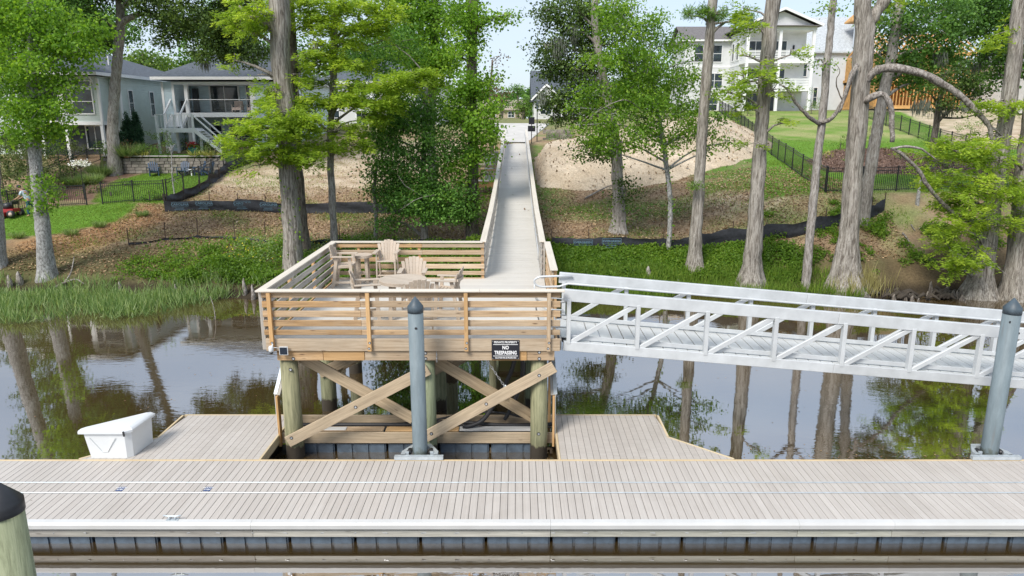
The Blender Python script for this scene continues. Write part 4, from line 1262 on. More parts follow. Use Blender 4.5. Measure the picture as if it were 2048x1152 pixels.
while x < GXE:
    z0 = gzx(x) - GH + .165
    beam("deck_board", (x + .14, NY + .06, z0 - .0), (x + .14, FY - .06, z0 - .0), .256, .03, M_ALUD, gw, up=(GS * -1, 0, 1))
    x += .278
for i in range(NB + 1):
    x = GX0 + i * BAY
    beam("cross_member", (x, NY + .05, gzx(x) - GH + .06), (x, FY - .05, gzx(x) - GH + .06), .07, .1, M_ALU, gw)
beam("hinge_plate", (PXR + .06, 15.5, 2.80), (PXR + .06, 17.05, 2.80), .05, .22, M_GALV, gw)
MB().tube([(GX0 - .1, 15.45, 2.78), (GX0 - .1, 17.1, 2.78)], .045, 10).build("hinge_pin", M_BLACKP, gw)
tp = MB().bar((PXR - .3, 16.25, PZD + .012), (GX0 + .3, 16.25, gzx(GX0 + .3) - GH + .20), 1.5, .012)
tp.build("transition_plate", M_ALUD, gw)

# ================================================================== CHAIRS AND TABLES (bar height, fan-backed)
def make_chair(name, label):
    """faces +X, seat centre over the origin of the thing"""
    t = thing(name, (0, 0, 0), label, "bar chair", "fan back bar chairs on the platform")
    SH = .72
    for s in (-1, 1):
        beam("leg", (.26, s * .27, 0), (.19, s * .27, SH + .24), .09, .035, M_POLY, t, up=UPY)
        beam("leg", (-.33, s * .27, 0), (-.17, s * .27, SH + .24), .09, .035, M_POLY, t, up=UPY)
        beam("armrest", (-.30, s * .31, SH + .255), (.32, s * .31, SH + .255), .12, .028, M_POLY, t)
        beam("side_rail", (-.25, s * .235, SH - .06), (.24, s * .235, SH - .02), .03, .085, M_POLY, t)
        beam("stretcher", (-.30, s * .27, .22), (.25, s * .27, .22), .03, .06, M_POLY, t)
    beam("footrest", (.235, -.26, .30), (.235, .26, .30), .07, .03, M_POLY, t)
    beam("stretcher", (-.29, -.26, .32), (-.29, .26, .32), .03, .06, M_POLY, t)
    for k in range(6):
        x = .235 - k * .083
        beam("seat_slat", (x, -.255, SH - .005 + .02 * (k == 0) * 0 - k * .007), (x, .255, SH - .005 - k * .007), .074, .024, M_POLY, t)
    a = R(14)
    for k in range(7):
        u = (k - 3) / 3
        yb, yt = u * .195, u * .285
        hgt = .625 - .12 * u * u
        curve = -.045 * (1 - u * u)
        p0 = Vector((-.20 + curve, yb, SH - .08)); p1 = Vector((-.20 + curve - math.sin(a) * hgt, yt, SH - .08 + math.cos(a) * hgt))
        d = (p1 - p0).normalized()
        w0, w1 = .060, .090
        m = MB()
        side = Vector((.10 * u, 1, 0)).normalized(); nrm = d.cross(side).normalized() * .011
        top = p1 + d * .03
        vs = []
        for q, ww in ((p0, w0), (p1, w1), (top, w1 * .80)):
            for n_ in (-1, 1):
                for e in (-1, 1):
                    vs.append(q + side * e * ww / 2 + nrm * n_)
        fs = [(0, 1, 3, 2), (8, 10, 11, 9)]
        for b0 in (0, 4):
            fs += [(b0, b0 + 4, b0 + 5, b0 + 1), (b0 + 2, b0 + 3, b0 + 7, b0 + 6), (b0, b0 + 2, b0 + 6, b0 + 4), (b0 + 1, b0 + 5, b0 + 7, b0 + 3)]
        m.add(vs, fs).build("back_slat", M_POLY, t)
    arc = [Vector((-.325 - .05 * (1 - (u / 1.0) ** 2), u * .30, SH + .27)) for u in np.linspace(-1, 1, 9)]
    m = MB()
    for q0, q1 in zip(arc[:-1], arc[1:]): m.bar(q0, q1, .035, .06)
    m.build("back_brace", M_POLY, t)
    return t
proto = make_chair("bar_chair", "tan bar chair turned side on at the left corner of the platform")
D0 = PZD
spots = [(-4.98, 20.15, 2, None), (-3.86, 20.72, -90, "tan bar chair facing the water at the back rail, right of the small table"),
         (-2.70, 18.0, -88, "tan bar chair behind the round table, facing the water"),
         (-2.25, 15.98, 98, "tan bar chair with its back to the water at the front of the round table"),
         (-3.60, 16.60, 12, "tan bar chair left of the round table, half hidden by the front rail"),
         (-1.72, 17.05, 172, "tan bar chair right of the round table, seen from its side")]
for i, (x, y, a, lab) in enumerate(spots):
    M = Matrix.Translation((x, y, D0)) @ Matrix.Rotation(R(a), 4, 'Z')
    if i == 0: continue
    c = copy_tree(proto, M); c["label"] = lab
M0 = Matrix.Translation((spots[0][0], spots[0][1], D0)) @ Matrix.Rotation(R(spots[0][2]), 4, 'Z')
proto.matrix_basis = M0
def table(name, label, x, y, h, r, nslat):
    t = thing(name, (x, y, D0), label, "table")
    for k in range(nslat):
        a0, a1 = -r + 2 * r * k / nslat + .003, -r + 2 * r * (k + 1) / nslat - .003
        pts = []
        for q in np.linspace(a0, a1, 4): pts.append((q, -math.sqrt(max(r * r - q * q, 1e-5))))
        for q in np.linspace(a1, a0, 4): pts.append((q, math.sqrt(max(r * r - q * q, 1e-5))))
        MB().prism([(x + p[1] * .8 + p[0] * .6, y - p[1] * .6 + p[0] * .8) for p in pts], D0 + h - .028, D0 + h).build("top_slat", M_POLY, t)
    ring = [(x + r * .97 * math.cos(a), y + r * .97 * math.sin(a), D0 + h - .052) for a in np.linspace(0, 2 * math.pi, 33)]
    m = MB()
    for q0, q1 in zip(ring[:-1], ring[1:]): m.bar(q0, q1, .03, .045)
    m.build("apron", M_POLY, t)
    for k in range(4):
        a = math.pi / 4 + k * math.pi / 2
        beam("leg", (x + r * .70 * math.cos(a), y + r * .70 * math.sin(a), D0), (x + r * .62 * math.cos(a), y + r * .62 * math.sin(a), D0 + h - .03), .085, .04, M_POLY, t, up=UPY)
    beam("cross_rail", (x - r * .45, y - r * .45, D0 + h * .35), (x + r * .45, y + r * .45, D0 + h * .35), .035, .07, M_POLY, t)
    beam("cross_rail", (x - r * .45, y + r * .45, D0 + h * .35 + .002), (x + r * .45, y - r * .45, D0 + h * .35 + .002), .034, .068, M_POLY, t)
table("bar_table", "round tan slatted bar table among four chairs on the platform", -2.79, 16.92, .99, .58, 9)
table("side_table", "small round tan table between two bar chairs at the back rail", -4.62, 20.85, .86, .29, 5)

# ================================================================== FOLIAGE
def unit(v):
    return v / np.maximum(np.linalg.norm(v, axis=-1, keepdims=True), 1e-9)

def leaf_mesh(name, C, D, N, L, W, tint, mat, fold=0.12):
    n = len(C)
    D = unit(D); Sd = unit(np.cross(N, D)); N = np.cross(D, Sd)
    L = np.broadcast_to(np.asarray(L, float), (n,))[:, None]; W = np.broadcast_to(np.asarray(W, float), (n,))[:, None]
    mid = C + D * L * 0.45
    V = np.stack([C, mid + Sd * W * .5 + N * W * fold, C + D * L, mid - Sd * W * .5 + N * W * fold], 1).reshape(-1, 3)
    q = np.arange(4 * n).reshape(n, 4)
    me = quads_to_mesh(name, V, q, mat)
    a = me.attributes.new("tint", 'FLOAT', 'POINT')
    a.data.foreach_set('value', np.repeat(np.clip(tint, 0, 1), 4).astype(np.float32))
    return me

def obj_mesh(name, me, parent=None, loc=(0, 0, 0), kind=None):
    o = bpy.data.objects.new(name, me)
    link(o, Matrix.Translation(Vector(loc)), parent)
    if kind: o["kind"] = kind
    return o

def rdir(n):
    return unit(RNG.normal(size=(n, 3)))

def clusters_in(blobs, per_area):
    """cluster points through a set of ellipsoids, denser near the shell, with gaps"""
    out_ = []; own = []
    for bi, (c, r, dens) in enumerate(blobs):
        a = (r[0] * r[1] + r[1] * r[2] + r[0] * r[2]) / 3 * 4 * math.pi
        n = max(4, int(a * per_area * dens))
        d = rdir(n) * (RNG.random(n) ** (1 / 2.6))[:, None]
        p = np.array(c) + d * np.array(r)
        keep = vnoise(p[:, 0] * 1.6 + p[:, 2] * .7, p[:, 2] * 1.6 + p[:, 1] * .6, 1.5, bi * 1.3) > -0.28
        out_.append(p[keep]); own.append(np.full(keep.sum(), bi))
    return np.concatenate(out_), np.concatenate(own)

def crown_broad(blobs, per_area=2.2, n_leaf=26, spread=(.30, .30, .16), L=.15, W=.13, droop=.25):
    P0, own = clusters_in(blobs, per_area)
    nc = len(P0)
    ct = np.clip(.5 + .28 * RNG.normal(size=nc), 0.05, .95)
    idx = np.repeat(np.arange(nc), n_leaf)
    n = len(idx)
    off = RNG.normal(size=(n, 3)) * np.array(spread)
    C = P0[idx] + off
    N = unit(RNG.normal(size=(n, 3)) * .75 + np.array((0, -.2, .65)) + unit(off) * .35)
    D = RNG.normal(size=(n, 3)) + unit(off) * .8 - np.array((0, 0, droop))
    s = RNG.uniform(.65, 1.25, n)
    return P0, own, (C, D, N, L * s, W * s, ct[idx] + RNG.normal(size=n) * .14)

def crown_cypress(blobs, axis, per_area=1.8, n_leaf=40, L=.15, W=.034):
    P0, own = clusters_in(blobs, per_area)
    nc = len(P0)
    rad = P0[:, :2] - np.array(axis)
    ang = np.arctan2(rad[:, 1], rad[:, 0]) + RNG.normal(size=nc) * .8
    sd_ = np.stack([np.cos(ang), np.sin(ang), RNG.normal(size=nc) * .28 - .16], 1)
    ln = RNG.uniform(.5, 1.05, nc)
    ct = np.clip(.55 + .25 * RNG.normal(size=nc), .05, 1)
    idx = np.repeat(np.arange(nc), n_leaf)
    n = len(idx)
    t = RNG.random(n)
    side = RNG.choice([-1., 1.], n)
    Dm = unit(sd_)[idx]
    lat = np.stack([-Dm[:, 1], Dm[:, 0], np.zeros(n)], 1)
    C = P0[idx] + Dm * (t * ln[idx])[:, None] + lat * (side * RNG.random(n) * .22 * (1 - .6 * t))[:, None] + np.array((0, 0, -.10)) * (t ** 2 * ln[idx])[:, None] + RNG.normal(size=(n, 3)) * np.array((.05, .05, .06))
    D = Dm * .6 + lat * (side * .8)[:, None] + RNG.normal(size=(n, 3)) * .25
    N = np.array((0, -.25, .8)) + RNG.normal(size=(n, 3)) * .75
    s = RNG.uniform(.7, 1.35, n) * (1.15 - .5 * t)
    return P0, own, (C, D, N, L * s * 1.25, W * s * 1.5, ct[idx] + RNG.normal(size=n) * .12 + .12 * (t - .5))

def crown_pine(blobs, per_area=2.0, n_leaf=34, L=.24, W=.022):
    P0, own = clusters_in(blobs, per_area)
    nc = len(P0)
    idx = np.repeat(np.arange(nc), n_leaf); n = len(idx)
    D = rdir(n) + np.array((0, 0, .35)); N = rdir(n)
    ct = np.clip(.5 + .25 * RNG.normal(size=nc), 0, 1)
    s = RNG.uniform(.7, 1.2, n)
    return P0, own, (P0[idx] + RNG.normal(size=(n, 3)) * .10, D, N, L * s, W * np.ones(n), ct[idx] + RNG.normal(size=n) * .1)

def trunk_path(base, pts_px, Y, rads, base_r):
    pts = [Vector(base)]
    for px, py in pts_px:
        pts.append(P(px, py, Y))
    return pts

def dense_path(pts, rads, step=.35, wob=.02):
    out_p, out_r = [], []
    for i in range(len(pts) - 1):
        a, b2 = Vector(pts[i]), Vector(pts[i + 1])
        pa = Vector(pts[i - 1]) if i else a * 2 - b2
        pb = Vector(pts[i + 2]) if i + 2 < len(pts) else b2 * 2 - a
        n = max(2, int((b2 - a).length / step))
        for k in range(n):
            t = k / n
            p = 0.5 * ((2 * a) + (b2 - pa) * t + (2 * pa - 5 * a + 4 * b2 - pb) * t * t + (-pa + 3 * a - 3 * b2 + pb) * t ** 3)
            out_p.append(p + Vector((random.uniform(-wob, wob), random.uniform(-wob, wob), 0)))
            out_r.append((rads[i] * (1 - t) + rads[i + 1] * t) * random.uniform(.97, 1.03))
    out_p.append(Vector(pts[-1])); out_r.append(rads[-1])
    return out_p, out_r

def trunk_mesh(mb, pts, rads, flare=0.0, flutes=0, fh=1.2, n=16, seed=0):
    dp, dr = dense_path(pts, rads)
    z0 = dp[0].z
    ph = random.uniform(0, 6)
    def prof(i, an):
        h = max(dp[i].z - z0, 0)
        e = math.exp(-h / fh * 2.2)
        k = 1 + .06 * math.sin(3 * an + ph + h * .6) + .045 * math.sin(7 * an + ph * 2 + h * 1.3) + .03 * math.sin(2 * an - h * 2.1 + ph) + .025 * math.sin(h * 3.7 + ph)
        if flare: k += flare * e * (1 + (.33 * math.sin(flutes * an + ph) + .2 * math.sin((flutes + 3) * an + 2 * ph) if flutes else .15 * math.sin(4 * an + ph)))
        return k
    mb.tube(dp, dr, n, True, prof)
    return dp, dr

def near_on(dp, dr, p, below):
    best, bi = 1e9, 0
    for i, q in enumerate(dp):
        d = (q.x - p.x) ** 2 + (q.y - p.y) ** 2 + (q.z - (p.z - below)) ** 2 * 1.5
        if d < best: best, bi = d, i
    return dp[bi], dr[bi]

def limb_to(mb, dp, dr, target, r_end=.025, below=.8, n=6, kmax=.5):
    t = Vector(target)
    hd = math.hypot(t.x - dp[0].x, t.y - dp[0].y)
    a, ra = near_on(dp, dr, t, below * min(hd / 2, 1.6))
    mid = a.lerp(t, .5) + Vector((random.uniform(-.15, .15), random.uniform(-.15, .15), random.uniform(.05, .35)))
    r0 = min(ra * kmax, .035 + .03 * (t - a).length)
    p, r = dense_path([a, mid, t], [r0, r0 * .6, r_end], .5, .03)
    mb.tube(p, r, n, False)
    return t

def blob(px, py, rx, ry, Y, ry_depth=None, dens=1.0):
    c = P(px, py, Y)
    k = pxm(Y, c.z)
    rX, rZ = rx * k, ry * k
    return (tuple(c), (rX, ry_depth if ry_depth else max(.6, .8 * min(rX, rZ * 1.4)), rZ), dens)

NLEAF = 0
def tree(name, label, cat, Y, base_px, path_px, rads, blobs, style, bark, leaf, flare=.6, flutes=0, fh=1.2, per=2.2, nl=26, L=.15, W=.13,
         group=None, twigs=5, branches=(), moss=(), vines=0, high=None, limbs=True, n=16, sink=.35):
    global NLEAF
    b = P(base_px[0], base_px[1], Y)
    gzv = gz(b.x, Y)
    base = Vector((b.x, Y, gzv - sink))
    pts = [base] + [P(x, y, Y) for x, y in path_px]
    if high:                            # the trunk goes on above the picture
        pts.append(pts[-1] + Vector((high[0], high[1], high[2])))
        rads = list(rads) + [rads[-1] * high[3]]
    t = thing(name, (b.x, Y, gzv), label, cat, group)
    mb = MB()
    dp, dr = trunk_mesh(mb, pts, rads, flare, flutes, fh, n)
    bl = [x if len(x) == 3 and hasattr(x[0], '__len__') else blob(*x) for x in blobs]
    if bl:
        fn = {'broad': crown_broad, 'pine': crown_pine}.get(style)
        if style == 'cypress':
            twigs = 9
            bl = [(c, (r[0], r[1], r[2] * 1.35), d) for c, r, d in bl]
            P0, own, A = crown_cypress(bl, (dp[len(dp) // 2].x, Y), per, nl, L, W)
        else:
            P0, own, A = fn(bl, per, nl, L=L, W=W)
        if limbs:
            for bi, (c, r, d) in enumerate(bl):
                e = limb_to(mb, dp, dr, c)
                mem = P0[own == bi]
                if len(mem):
                    for q in mem[RNG.choice(len(mem), min(twigs, len(mem)), replace=False)]:
                        q = Vector(q)
                        m_ = e.lerp(q, .5) + Vector((0, 0, random.uniform(-.05, .2)))
                        mb.tube([e, m_, q], [.022, .016, .007], 4, False)
    mb.build("trunk", bark, t, True, loc=(b.x, Y, gzv))
    if bl:
        NLEAF += len(A[0])
        C = A[0] - np.array((b.x, Y, gzv))
        obj_mesh("crown", leaf_mesh("crown", C, *A[1:], leaf), t, (b.x, Y, gzv))
    for bp, br, m in branches:
        mm = MB()
        p, r = dense_path(bp, br, .16, .02)
        r = [q * random.uniform(.88, 1.14) for q in r]
        mm.tube(p, r, 9, True)
        mm.build("branch", m, t, True)
    for (px, py, hgt, wid) in moss:
        c = P(px, py, Y)
        k = pxm(Y, c.z)
        nn = int(90 * max(1, hgt * wid / 400))
        C = np.array(c) - np.array((b.x, Y, gzv)) + np.stack([RNG.normal(size=nn) * wid * k * .5, RNG.normal(size=nn) * .25, -RNG.random(nn) * hgt * k * .5], 1)
        D = np.array((0, 0, -1.)) + RNG.normal(size=(nn, 3)) * .09
        N = rdir(nn) * np.array((1, 1, .1))
        obj_mesh("moss", leaf_mesh("moss", C, D, N, RNG.uniform(.25, .6, nn) * hgt * k, .05, np.full(nn, .5), M_MOSS), t, (b.x, Y, gzv), "stuff")
    if vines:
        nn = vines
        i = RNG.integers(0, max(2, int(len(dp) * .45)), nn)
        pos = np.array([dp[k] for k in i]); rr = np.array([dr[k] for k in i])
        an = RNG.uniform(math.pi, 2 * math.pi, nn)
        o_ = np.stack([np.cos(an), np.sin(an), np.zeros(nn)], 1)
        C = pos + o_ * (rr * 1.06)[:, None] + np.array((0, 0, 1.)) * RNG.uniform(-.2, .2, nn)[:, None]
        obj_mesh("vine", leaf_mesh("vine", C - np.array((b.x, Y, gzv)), o_ + np.array((0, 0, .4)) + RNG.normal(size=(nn, 3)) * .4, rdir(nn), .14, .11, RNG.random(nn), M_LGUM), t, (b.x, Y, gzv))
    return t

# ------------------------------------------------------------------ left bank
tree("sweetgum_tree", "pale barked sweetgum on the left bank with bright star shaped leaves", "tree", 32.6, (93, 548), [(84, 440), (70, 300), (62, 150), (60, 0)], [.37, .30, .25, .20, .15],
     [(60, 40, 60, 60, 32.6, 1.6), (20, 120, 60, 60, 32.3, 1.5), (120, 70, 60, 50, 32.8, 1.5), (85, 140, 56, 40, 32.2, 1.5), (170, 100, 44, 26, 32.6, 1.0), (30, 200, 55, 40, 32.4, 1.4),
      (90, 215, 60, 30, 32, 1.4), (70, 262, 62, 28, 32.2, 1.3, 1.2), (130, 170, 26, 20, 32.6, .8), (20, 20, 55, 40, 33, 1.5), (185, 60, 34, 26, 33, .9),
      (85, 362, 14, 8, 32.2, .3, 1.5), (92, 388, 16, 8, 32.1, .3, 1.5), (74, 340, 10, 7, 32.2, .3, 1.5), (80, 412, 10, 8, 32.1, .3, 1)],
     'broad', M_BARKP, M_LGUM, .55, 0, 1.0, 2.8, 42, .135, .125, high=(-.2, 0, 5.5, .5), twigs=4)
tree("sweetgum_tree", "pale trunk of a sweetgum cut by the picture's left edge", "tree", 33.0, (-8, 535), [(-14, 420), (-22, 250), (-28, 60)], [.42, .36, .30, .22],
     [(-60, 60, 80, 90, 33, 2), (-50, -40, 80, 60, 33, 2)], 'broad', M_BARKP, M_LGUM, .6, 0, 1.0, 1.8, 24, .17, .155, high=(-.3, .2, 6, .5))
tree("oak_tree", "tall grey oak in the left garden bed with a dark spreading crown", "tree", 51.0, (228, 335), [(226, 280), (228, 200), (236, 110), (240, 20)], [.46, .375, .335, .31, .26],
     [(330, 25, 60, 40, 50.5, 2.4), (400, 40, 70, 45, 50, 2.6), (455, 70, 55, 40, 50, 2.4), (480, 25, 60, 40, 51, 2.6), (430, 105, 50, 24, 50, 1.8), (340, 80, 25, 14, 50.5, 1, .7), (175, 25, 40, 30, 51, 2),
      (200, 75, 30, 18, 51, 1.4, .8), (260, -30, 80, 40, 51, 3), (330, 60, 22, 14, 50, 1, .6), (150, 60, 25, 20, 51.5, 1.4), (505, 110, 34, 26, 50, 1.6), (400, -50, 90, 40, 50, 3), (500, -40, 70, 40, 50, 3), (300, -90, 90, 40, 50, 3), (170, -40, 70, 40, 51, 3), (110, 10, 60, 40, 51, 2.6), (60, 60, 50, 40, 51, 2.4), (120, 80, 40, 30, 51.5, 2), (30, -20, 60, 45, 51, 2.8), (470, -110, 80, 40, 50, 3)],
     'broad', M_BARKG, M_LOAK, .35, 0, .9, 2.6, 40, .18, .14, high=(.6, 0, 7, .5), moss=[(408, 118, 28, 9)], limbs=False,
     branches=[([P(238, 20, 51), P(262, 2, 51), P(300, -14, 51), P(350, -10, 51)], [.2, .15, .11, .06], M_BARKG), ([P(236, 60, 51), P(215, 45, 51), P(190, 30, 51)], [.12, .08, .04], M_BARKG), ([P(330, 34, 50.6), P(400, 40, 50.4), P(470, 20, 50.4)], [.10, .07, .03], M_BARKG),
     ([P(238, 50, 51), P(258, 36, 51), P(285, 28, 51), P(330, 34, 50.6), P(390, 62, 50.2)], [.24, .20, .16, .12, .06], M_BARKG)])
tree("oak_tree", "dark leafy oak filling the gap behind the pale left sweetgum", "tree", 48.5, (62, 350), [(60, 280), (66, 180), (72, 60), (76, -20)], [.30, .25, .22, .18, .14],
     [(30, 60, 55, 45, 48, 2.2), (100, 35, 60, 45, 48, 2.4), (30, 150, 50, 45, 48, 2), (55, 215, 45, 34, 47.6, 1.8), (115, 95, 45, 30, 48, 1.8), (150, 20, 50, 40, 48.5, 2), (-20, 100, 60, 60, 48.5, 2.4), (-10, 220, 40, 40, 48, 1.8), (20, 280, 34, 18, 47.5, 1.4), (60, -50, 90, 50, 48.5, 3), (150, -70, 70, 40, 48.5, 2.6), (-60, -20, 70, 60, 49, 3)],
     'broad', M_BARKD, M_LDRK, .3, 0, .8, 1.9, 34, .18, .13, high=(0, 0, 4, .5))
# ------------------------------------------------------------------ big twin cypress behind the platform's left corner
tree("bald_cypress", "thick shaggy cypress rising behind the left corner of the platform", "tree", 32.4, (588, 560), [(586, 500), (578, 380), (570, 200), (560, 100), (556, 0)], [.52, .415, .385, .385, .41, .42],
     [(505, 20, 45, 40, 32, 1.4), (478, 60, 26, 26, 32.4, 1.1, .8), (515, 252, 46, 12, 31.4, 1.0, 1.2), (490, 285, 38, 12, 31.6, 1, 1.2), (540, 300, 45, 14, 31.3, 1, 1.3), (560, 225, 45, 16, 31.2, .9, 1.3),
      (520, 330, 40, 10, 31.5, .9, 1.2), (610, 245, 45, 14, 31.4, 1, 1.2), (600, 315, 40, 14, 31.6, 1, 1.1), (540, 190, 24, 20, 32, 1, .8), (600, 150, 18, 40, 32.6, .8, .8), (630, 100, 20, 30, 33, .9, .6), (560, 268, 50, 16, 31.2, 1, 1.3), (515, 150, 16, 24, 32.8, .7, .6), (470, 120, 14, 14, 33, .7, .6)],
     'cypress', M_BARKC, M_LCYP, .32, 5, 1.6, 3.5, 72, .155, .038, high=(-.3, .1, 9, .55), n=22, vines=140, twigs=3,
     branches=[([P(545, 60, 32.4), P(522, 40, 32.3), P(500, 32, 32.2), P(478, 12, 32.2)], [.17, .12, .09, .05], M_BARKC), ([P(548, 38, 32.4), P(520, 18, 32.6), P(497, -10, 32.8)], [.10, .07, .04], M_BARKC)])
tree("bald_cypress", "darker cypress trunk close behind the thick shaggy cypress", "tree", 34.2, (600, 420), [(592, 330), (586, 200), (580, 90), (576, 0)], [.36, .31, .29, .28, .26],
     [(625, 55, 30, 30, 34.4, 1, .5), (640, 130, 26, 22, 34.4, 1, .6)], 'cypress', M_BARKD, M_LCYP, .4, 4, 1.0, 2, 40, .16, .04, high=(0, 0, 9, .5))
# ------------------------------------------------------------------ layered young cypress
tree("bald_cypress", "slender young cypress with flat layered yellow green sprays", "tree", 34.6, (668, 488), [(666, 420), (661, 330), (662, 250), (667, 150), (668, 60), (667, 0)], [.20, .17, .16, .16, .16, .16, .15],
     [(700, 15, 70, 16, 34, 1.5, 1.2), (780, 20, 50, 13, 33.8, 1.2, 1.2), (640, 45, 50, 14, 34, 1.3, 1.1), (690, 58, 55, 11, 33.6, 1.2, 1.2), (620, 8, 40, 14, 34, 1.2, 1.0), (740, 48, 45, 13, 34, 1.2), (655, 118, 45, 8, 34, 1.1), (700, 130, 35, 9, 33.8, 1, 1),
      (735, 172, 60, 12, 33.6, 1.4, 1.3), (800, 158, 50, 12, 33.4, 1.2, 1.3), (830, 150, 26, 10, 33.4, .8, 1.2), (640, 205, 50, 11, 33.6, 1.2, 1.2), (700, 200, 60, 12, 33.4, 1.3, 1.2), (760, 205, 48, 10, 33.4, 1.1, 1.2), (600, 240, 40, 10, 33.8, 1.0, 1.0), (665, 262, 55, 13, 33.4, 1.2, 1.2),
      (720, 240, 48, 12, 33.3, 1.1, 1.3), (640, 290, 45, 12, 33.8, 1, 1), (700, 290, 40, 12, 33.6, 1, .9), (680, 86, 36, 8, 34, 1, .9), (640, 166, 30, 8, 34, .9, .7)],
     'cypress', M_BARKG, M_LCYP, .25, 0, .6, 3.7, 72, .155, .038, high=(0, 0, 6, .4), n=12, twigs=4)
# ------------------------------------------------------------------ dark evergreen mass
tree("laurel_oak", "dense dark evergreen oak bush standing between the cypress and the sweetgum", "tree", 36.6, (850, 490), [(848, 440), (845, 360), (850, 260), (852, 150)], [.20, .16, .14, .12, .09],
     [(800, 260, 60, 40, 36.2, 1.5), (770, 320, 50, 45, 36, 1.5), (840, 330, 60, 50, 35.8, 1.6), (890, 290, 50, 45, 36, 1.5), (820, 395, 70, 40, 35.8, 1.6, 1.1), (890, 380, 55, 45, 36, 1.5), (780, 380, 45, 38, 36.2, 1.3), (860, 425, 70, 24, 35.8, 1.4), (790, 210, 50, 40, 36.6, 1.6),
      (860, 225, 55, 40, 36.4, 1.5), (760, 265, 36, 40, 36.4, 1.3), (770, 440, 40, 18, 36, 1, .7), (920, 420, 36, 26, 36.2, 1.1), (740, 130, 50, 50, 38, 1.8, .8), (790, 90, 55, 50, 38, 1.8, .8)],
     'broad', M_BARKG, M_LDK2, .3, 0, .6, 3.5, 42, .145, .09, n=12, moss=[(815, 345, 20, 7)], branches=[([P(850, 395, 35), P(812, 372, 34.4), P(795, 350, 34.2)], [.03, .02, .01], M_DEADW), ([P(870, 390, 35), P(835, 398, 34.3), P(800, 420, 34.2)], [.03, .02, .01], M_DEADW), ([P(780, 75, 35), P(735, 90, 34.6), P(705, 80, 34.4)], [.03, .02, .01], M_DEADW)])
tree("laurel_oak", "thin grey stem at the edge of the dark evergreen bush", "tree", 36.0, (750, 480), [(752, 430), (748, 380), (754, 330)], [.11, .10, .09, .06], [(752, 350, 26, 20, 36, .9, .8)], 'broad', M_BARKG, M_LDRK, .2, 0, .5, 2, 26, .14, .09, n=10)
# ------------------------------------------------------------------ sweetgums left of the boardwalk
tree("sweetgum_tree", "sweetgum close to the boardwalk's left rail with bright green leaves down its trunk", "tree", 36.8, (944, 488), [(944, 420), (946, 320), (944, 200), (944, 90), (946, 0)], [.34, .29, .27, .26, .25, .24],
     [(965, 170, 30, 26, 36.2, .9), (930, 175, 40, 30, 36, 1.1), (985, 210, 26, 20, 36, .8), (935, 250, 50, 30, 35.8, 1.3), (980, 270, 30, 22, 35.8, .9), (910, 210, 40, 40, 36.2, 1.2), (925, 320, 36, 24, 36, 1), (965, 310, 30, 14, 36, .8), (930, 360, 24, 14, 36, .7, .8), (960, 390, 12, 10, 36.3, .3, 1),
      (950, 60, 40, 50, 36.6, 1.2), (910, 110, 50, 40, 36.2, 1.4), (985, 40, 26, 14, 36.4, .7, .6), (1010, 32, 30, 8, 36.2, .5, .8), (925, 15, 50, 30, 36.6, 1.4), (900, 400, 20, 14, 36, .5, .7), (975, 350, 14, 10, 36, .4, .8)],
     'broad', M_BARKD, M_LGUM, .45, 0, .8, 3.2, 40, .14, .13, high=(0, 0, 8, .5), vines=90)
tree("sweetgum_tree", "straight grey sweetgum behind the evergreen bush with a light green crown", "tree", 42.0, (866, 465), [(864, 350), (862, 250), (868, 120), (870, 0)], [.30, .27, .25, .23, .21],
     [(870, 40, 55, 46, 41.5, 1.8), (830, 90, 55, 45, 41.5, 1.8), (880, 120, 45, 36, 41, 1.5), (850, 160, 50, 36, 41, 1.6), (820, 20, 45, 40, 42, 1.6), (840, -40, 70, 40, 42, 2.2)],
     'broad', M_BARKG, M_LGUM, .3, 0, .8, 3.4, 38, .16, .145, high=(0, 0, 5, .5))
tree("bronze_leaf_tree", "small tree with bronze tinted leaves beside the far end of the boardwalk", "tree", 52.0, (985, 300), [(983, 250), (980, 190), (985, 120)], [.14, .12, .10, .06],
     [(985, 170, 18, 24, 52, .9, .7), (990, 120, 15, 24, 52, .8, .6), (1000, 195, 16, 14, 52, .8, .7)], 'broad', M_BARKD, M_LBRZ, .2, 0, .5, 1.6, 20, .15, .11, n=10)
# ------------------------------------------------------------------ right of the boardwalk
tree("live_oak", "dark moss hung oak with a flared trunk beside the sand heap", "tree", 37.6, (1236, 474), [(1238, 430), (1236, 370), (1232, 300), (1215, 200), (1195, 90), (1190, 0)], [.40, .34, .31, .28, .24, .20, .16],
     [(1150, 60, 60, 36, 38.5, 1.8), (1110, 130, 45, 40, 38.5, 1.6), (1170, 140, 60, 40, 38.2, 1.8), (1220, 90, 60, 50, 38.6, 1.8, .8), (1120, 200, 40, 30, 38.5, 1.4), (1175, 215, 45, 36, 38.4, 1.5), (1130, 20, 60, 30, 38.6, 1.8), (1210, 20, 60, 36, 38.8, 1.8, .8), (1085, 90, 28, 24, 38.6, 1, .6),
      (1250, 380, 26, 36, 37.3, .7, .8), (1190, 300, 50, 24, 38, 1.2, .8), (1280, 150, 45, 40, 39, 1.6, .7), (1100, 235, 30, 20, 39, 1, .9)],
     'broad', M_BARKG, M_LOAK, 1.0, 6, 1.0, 3.6, 40, .15, .105, high=(.3, .3, 3, .5), vines=120, moss=[(1118, 70, 60, 14), (1150, 50, 50, 10), (1085, 180, 36, 10), (1200, 150, 40, 10)], n=20,
     branches=[([P(1228, 270, 37.2), P(1200, 225, 36.6), P(1172, 236, 36.2), P(1150, 262, 36)], [.05, .03, .02, .01], M_DEADW), ([P(1215, 205, 37), P(1185, 232, 36.4), P(1180, 270, 36.2)], [.04, .02, .01], M_DEADW)])
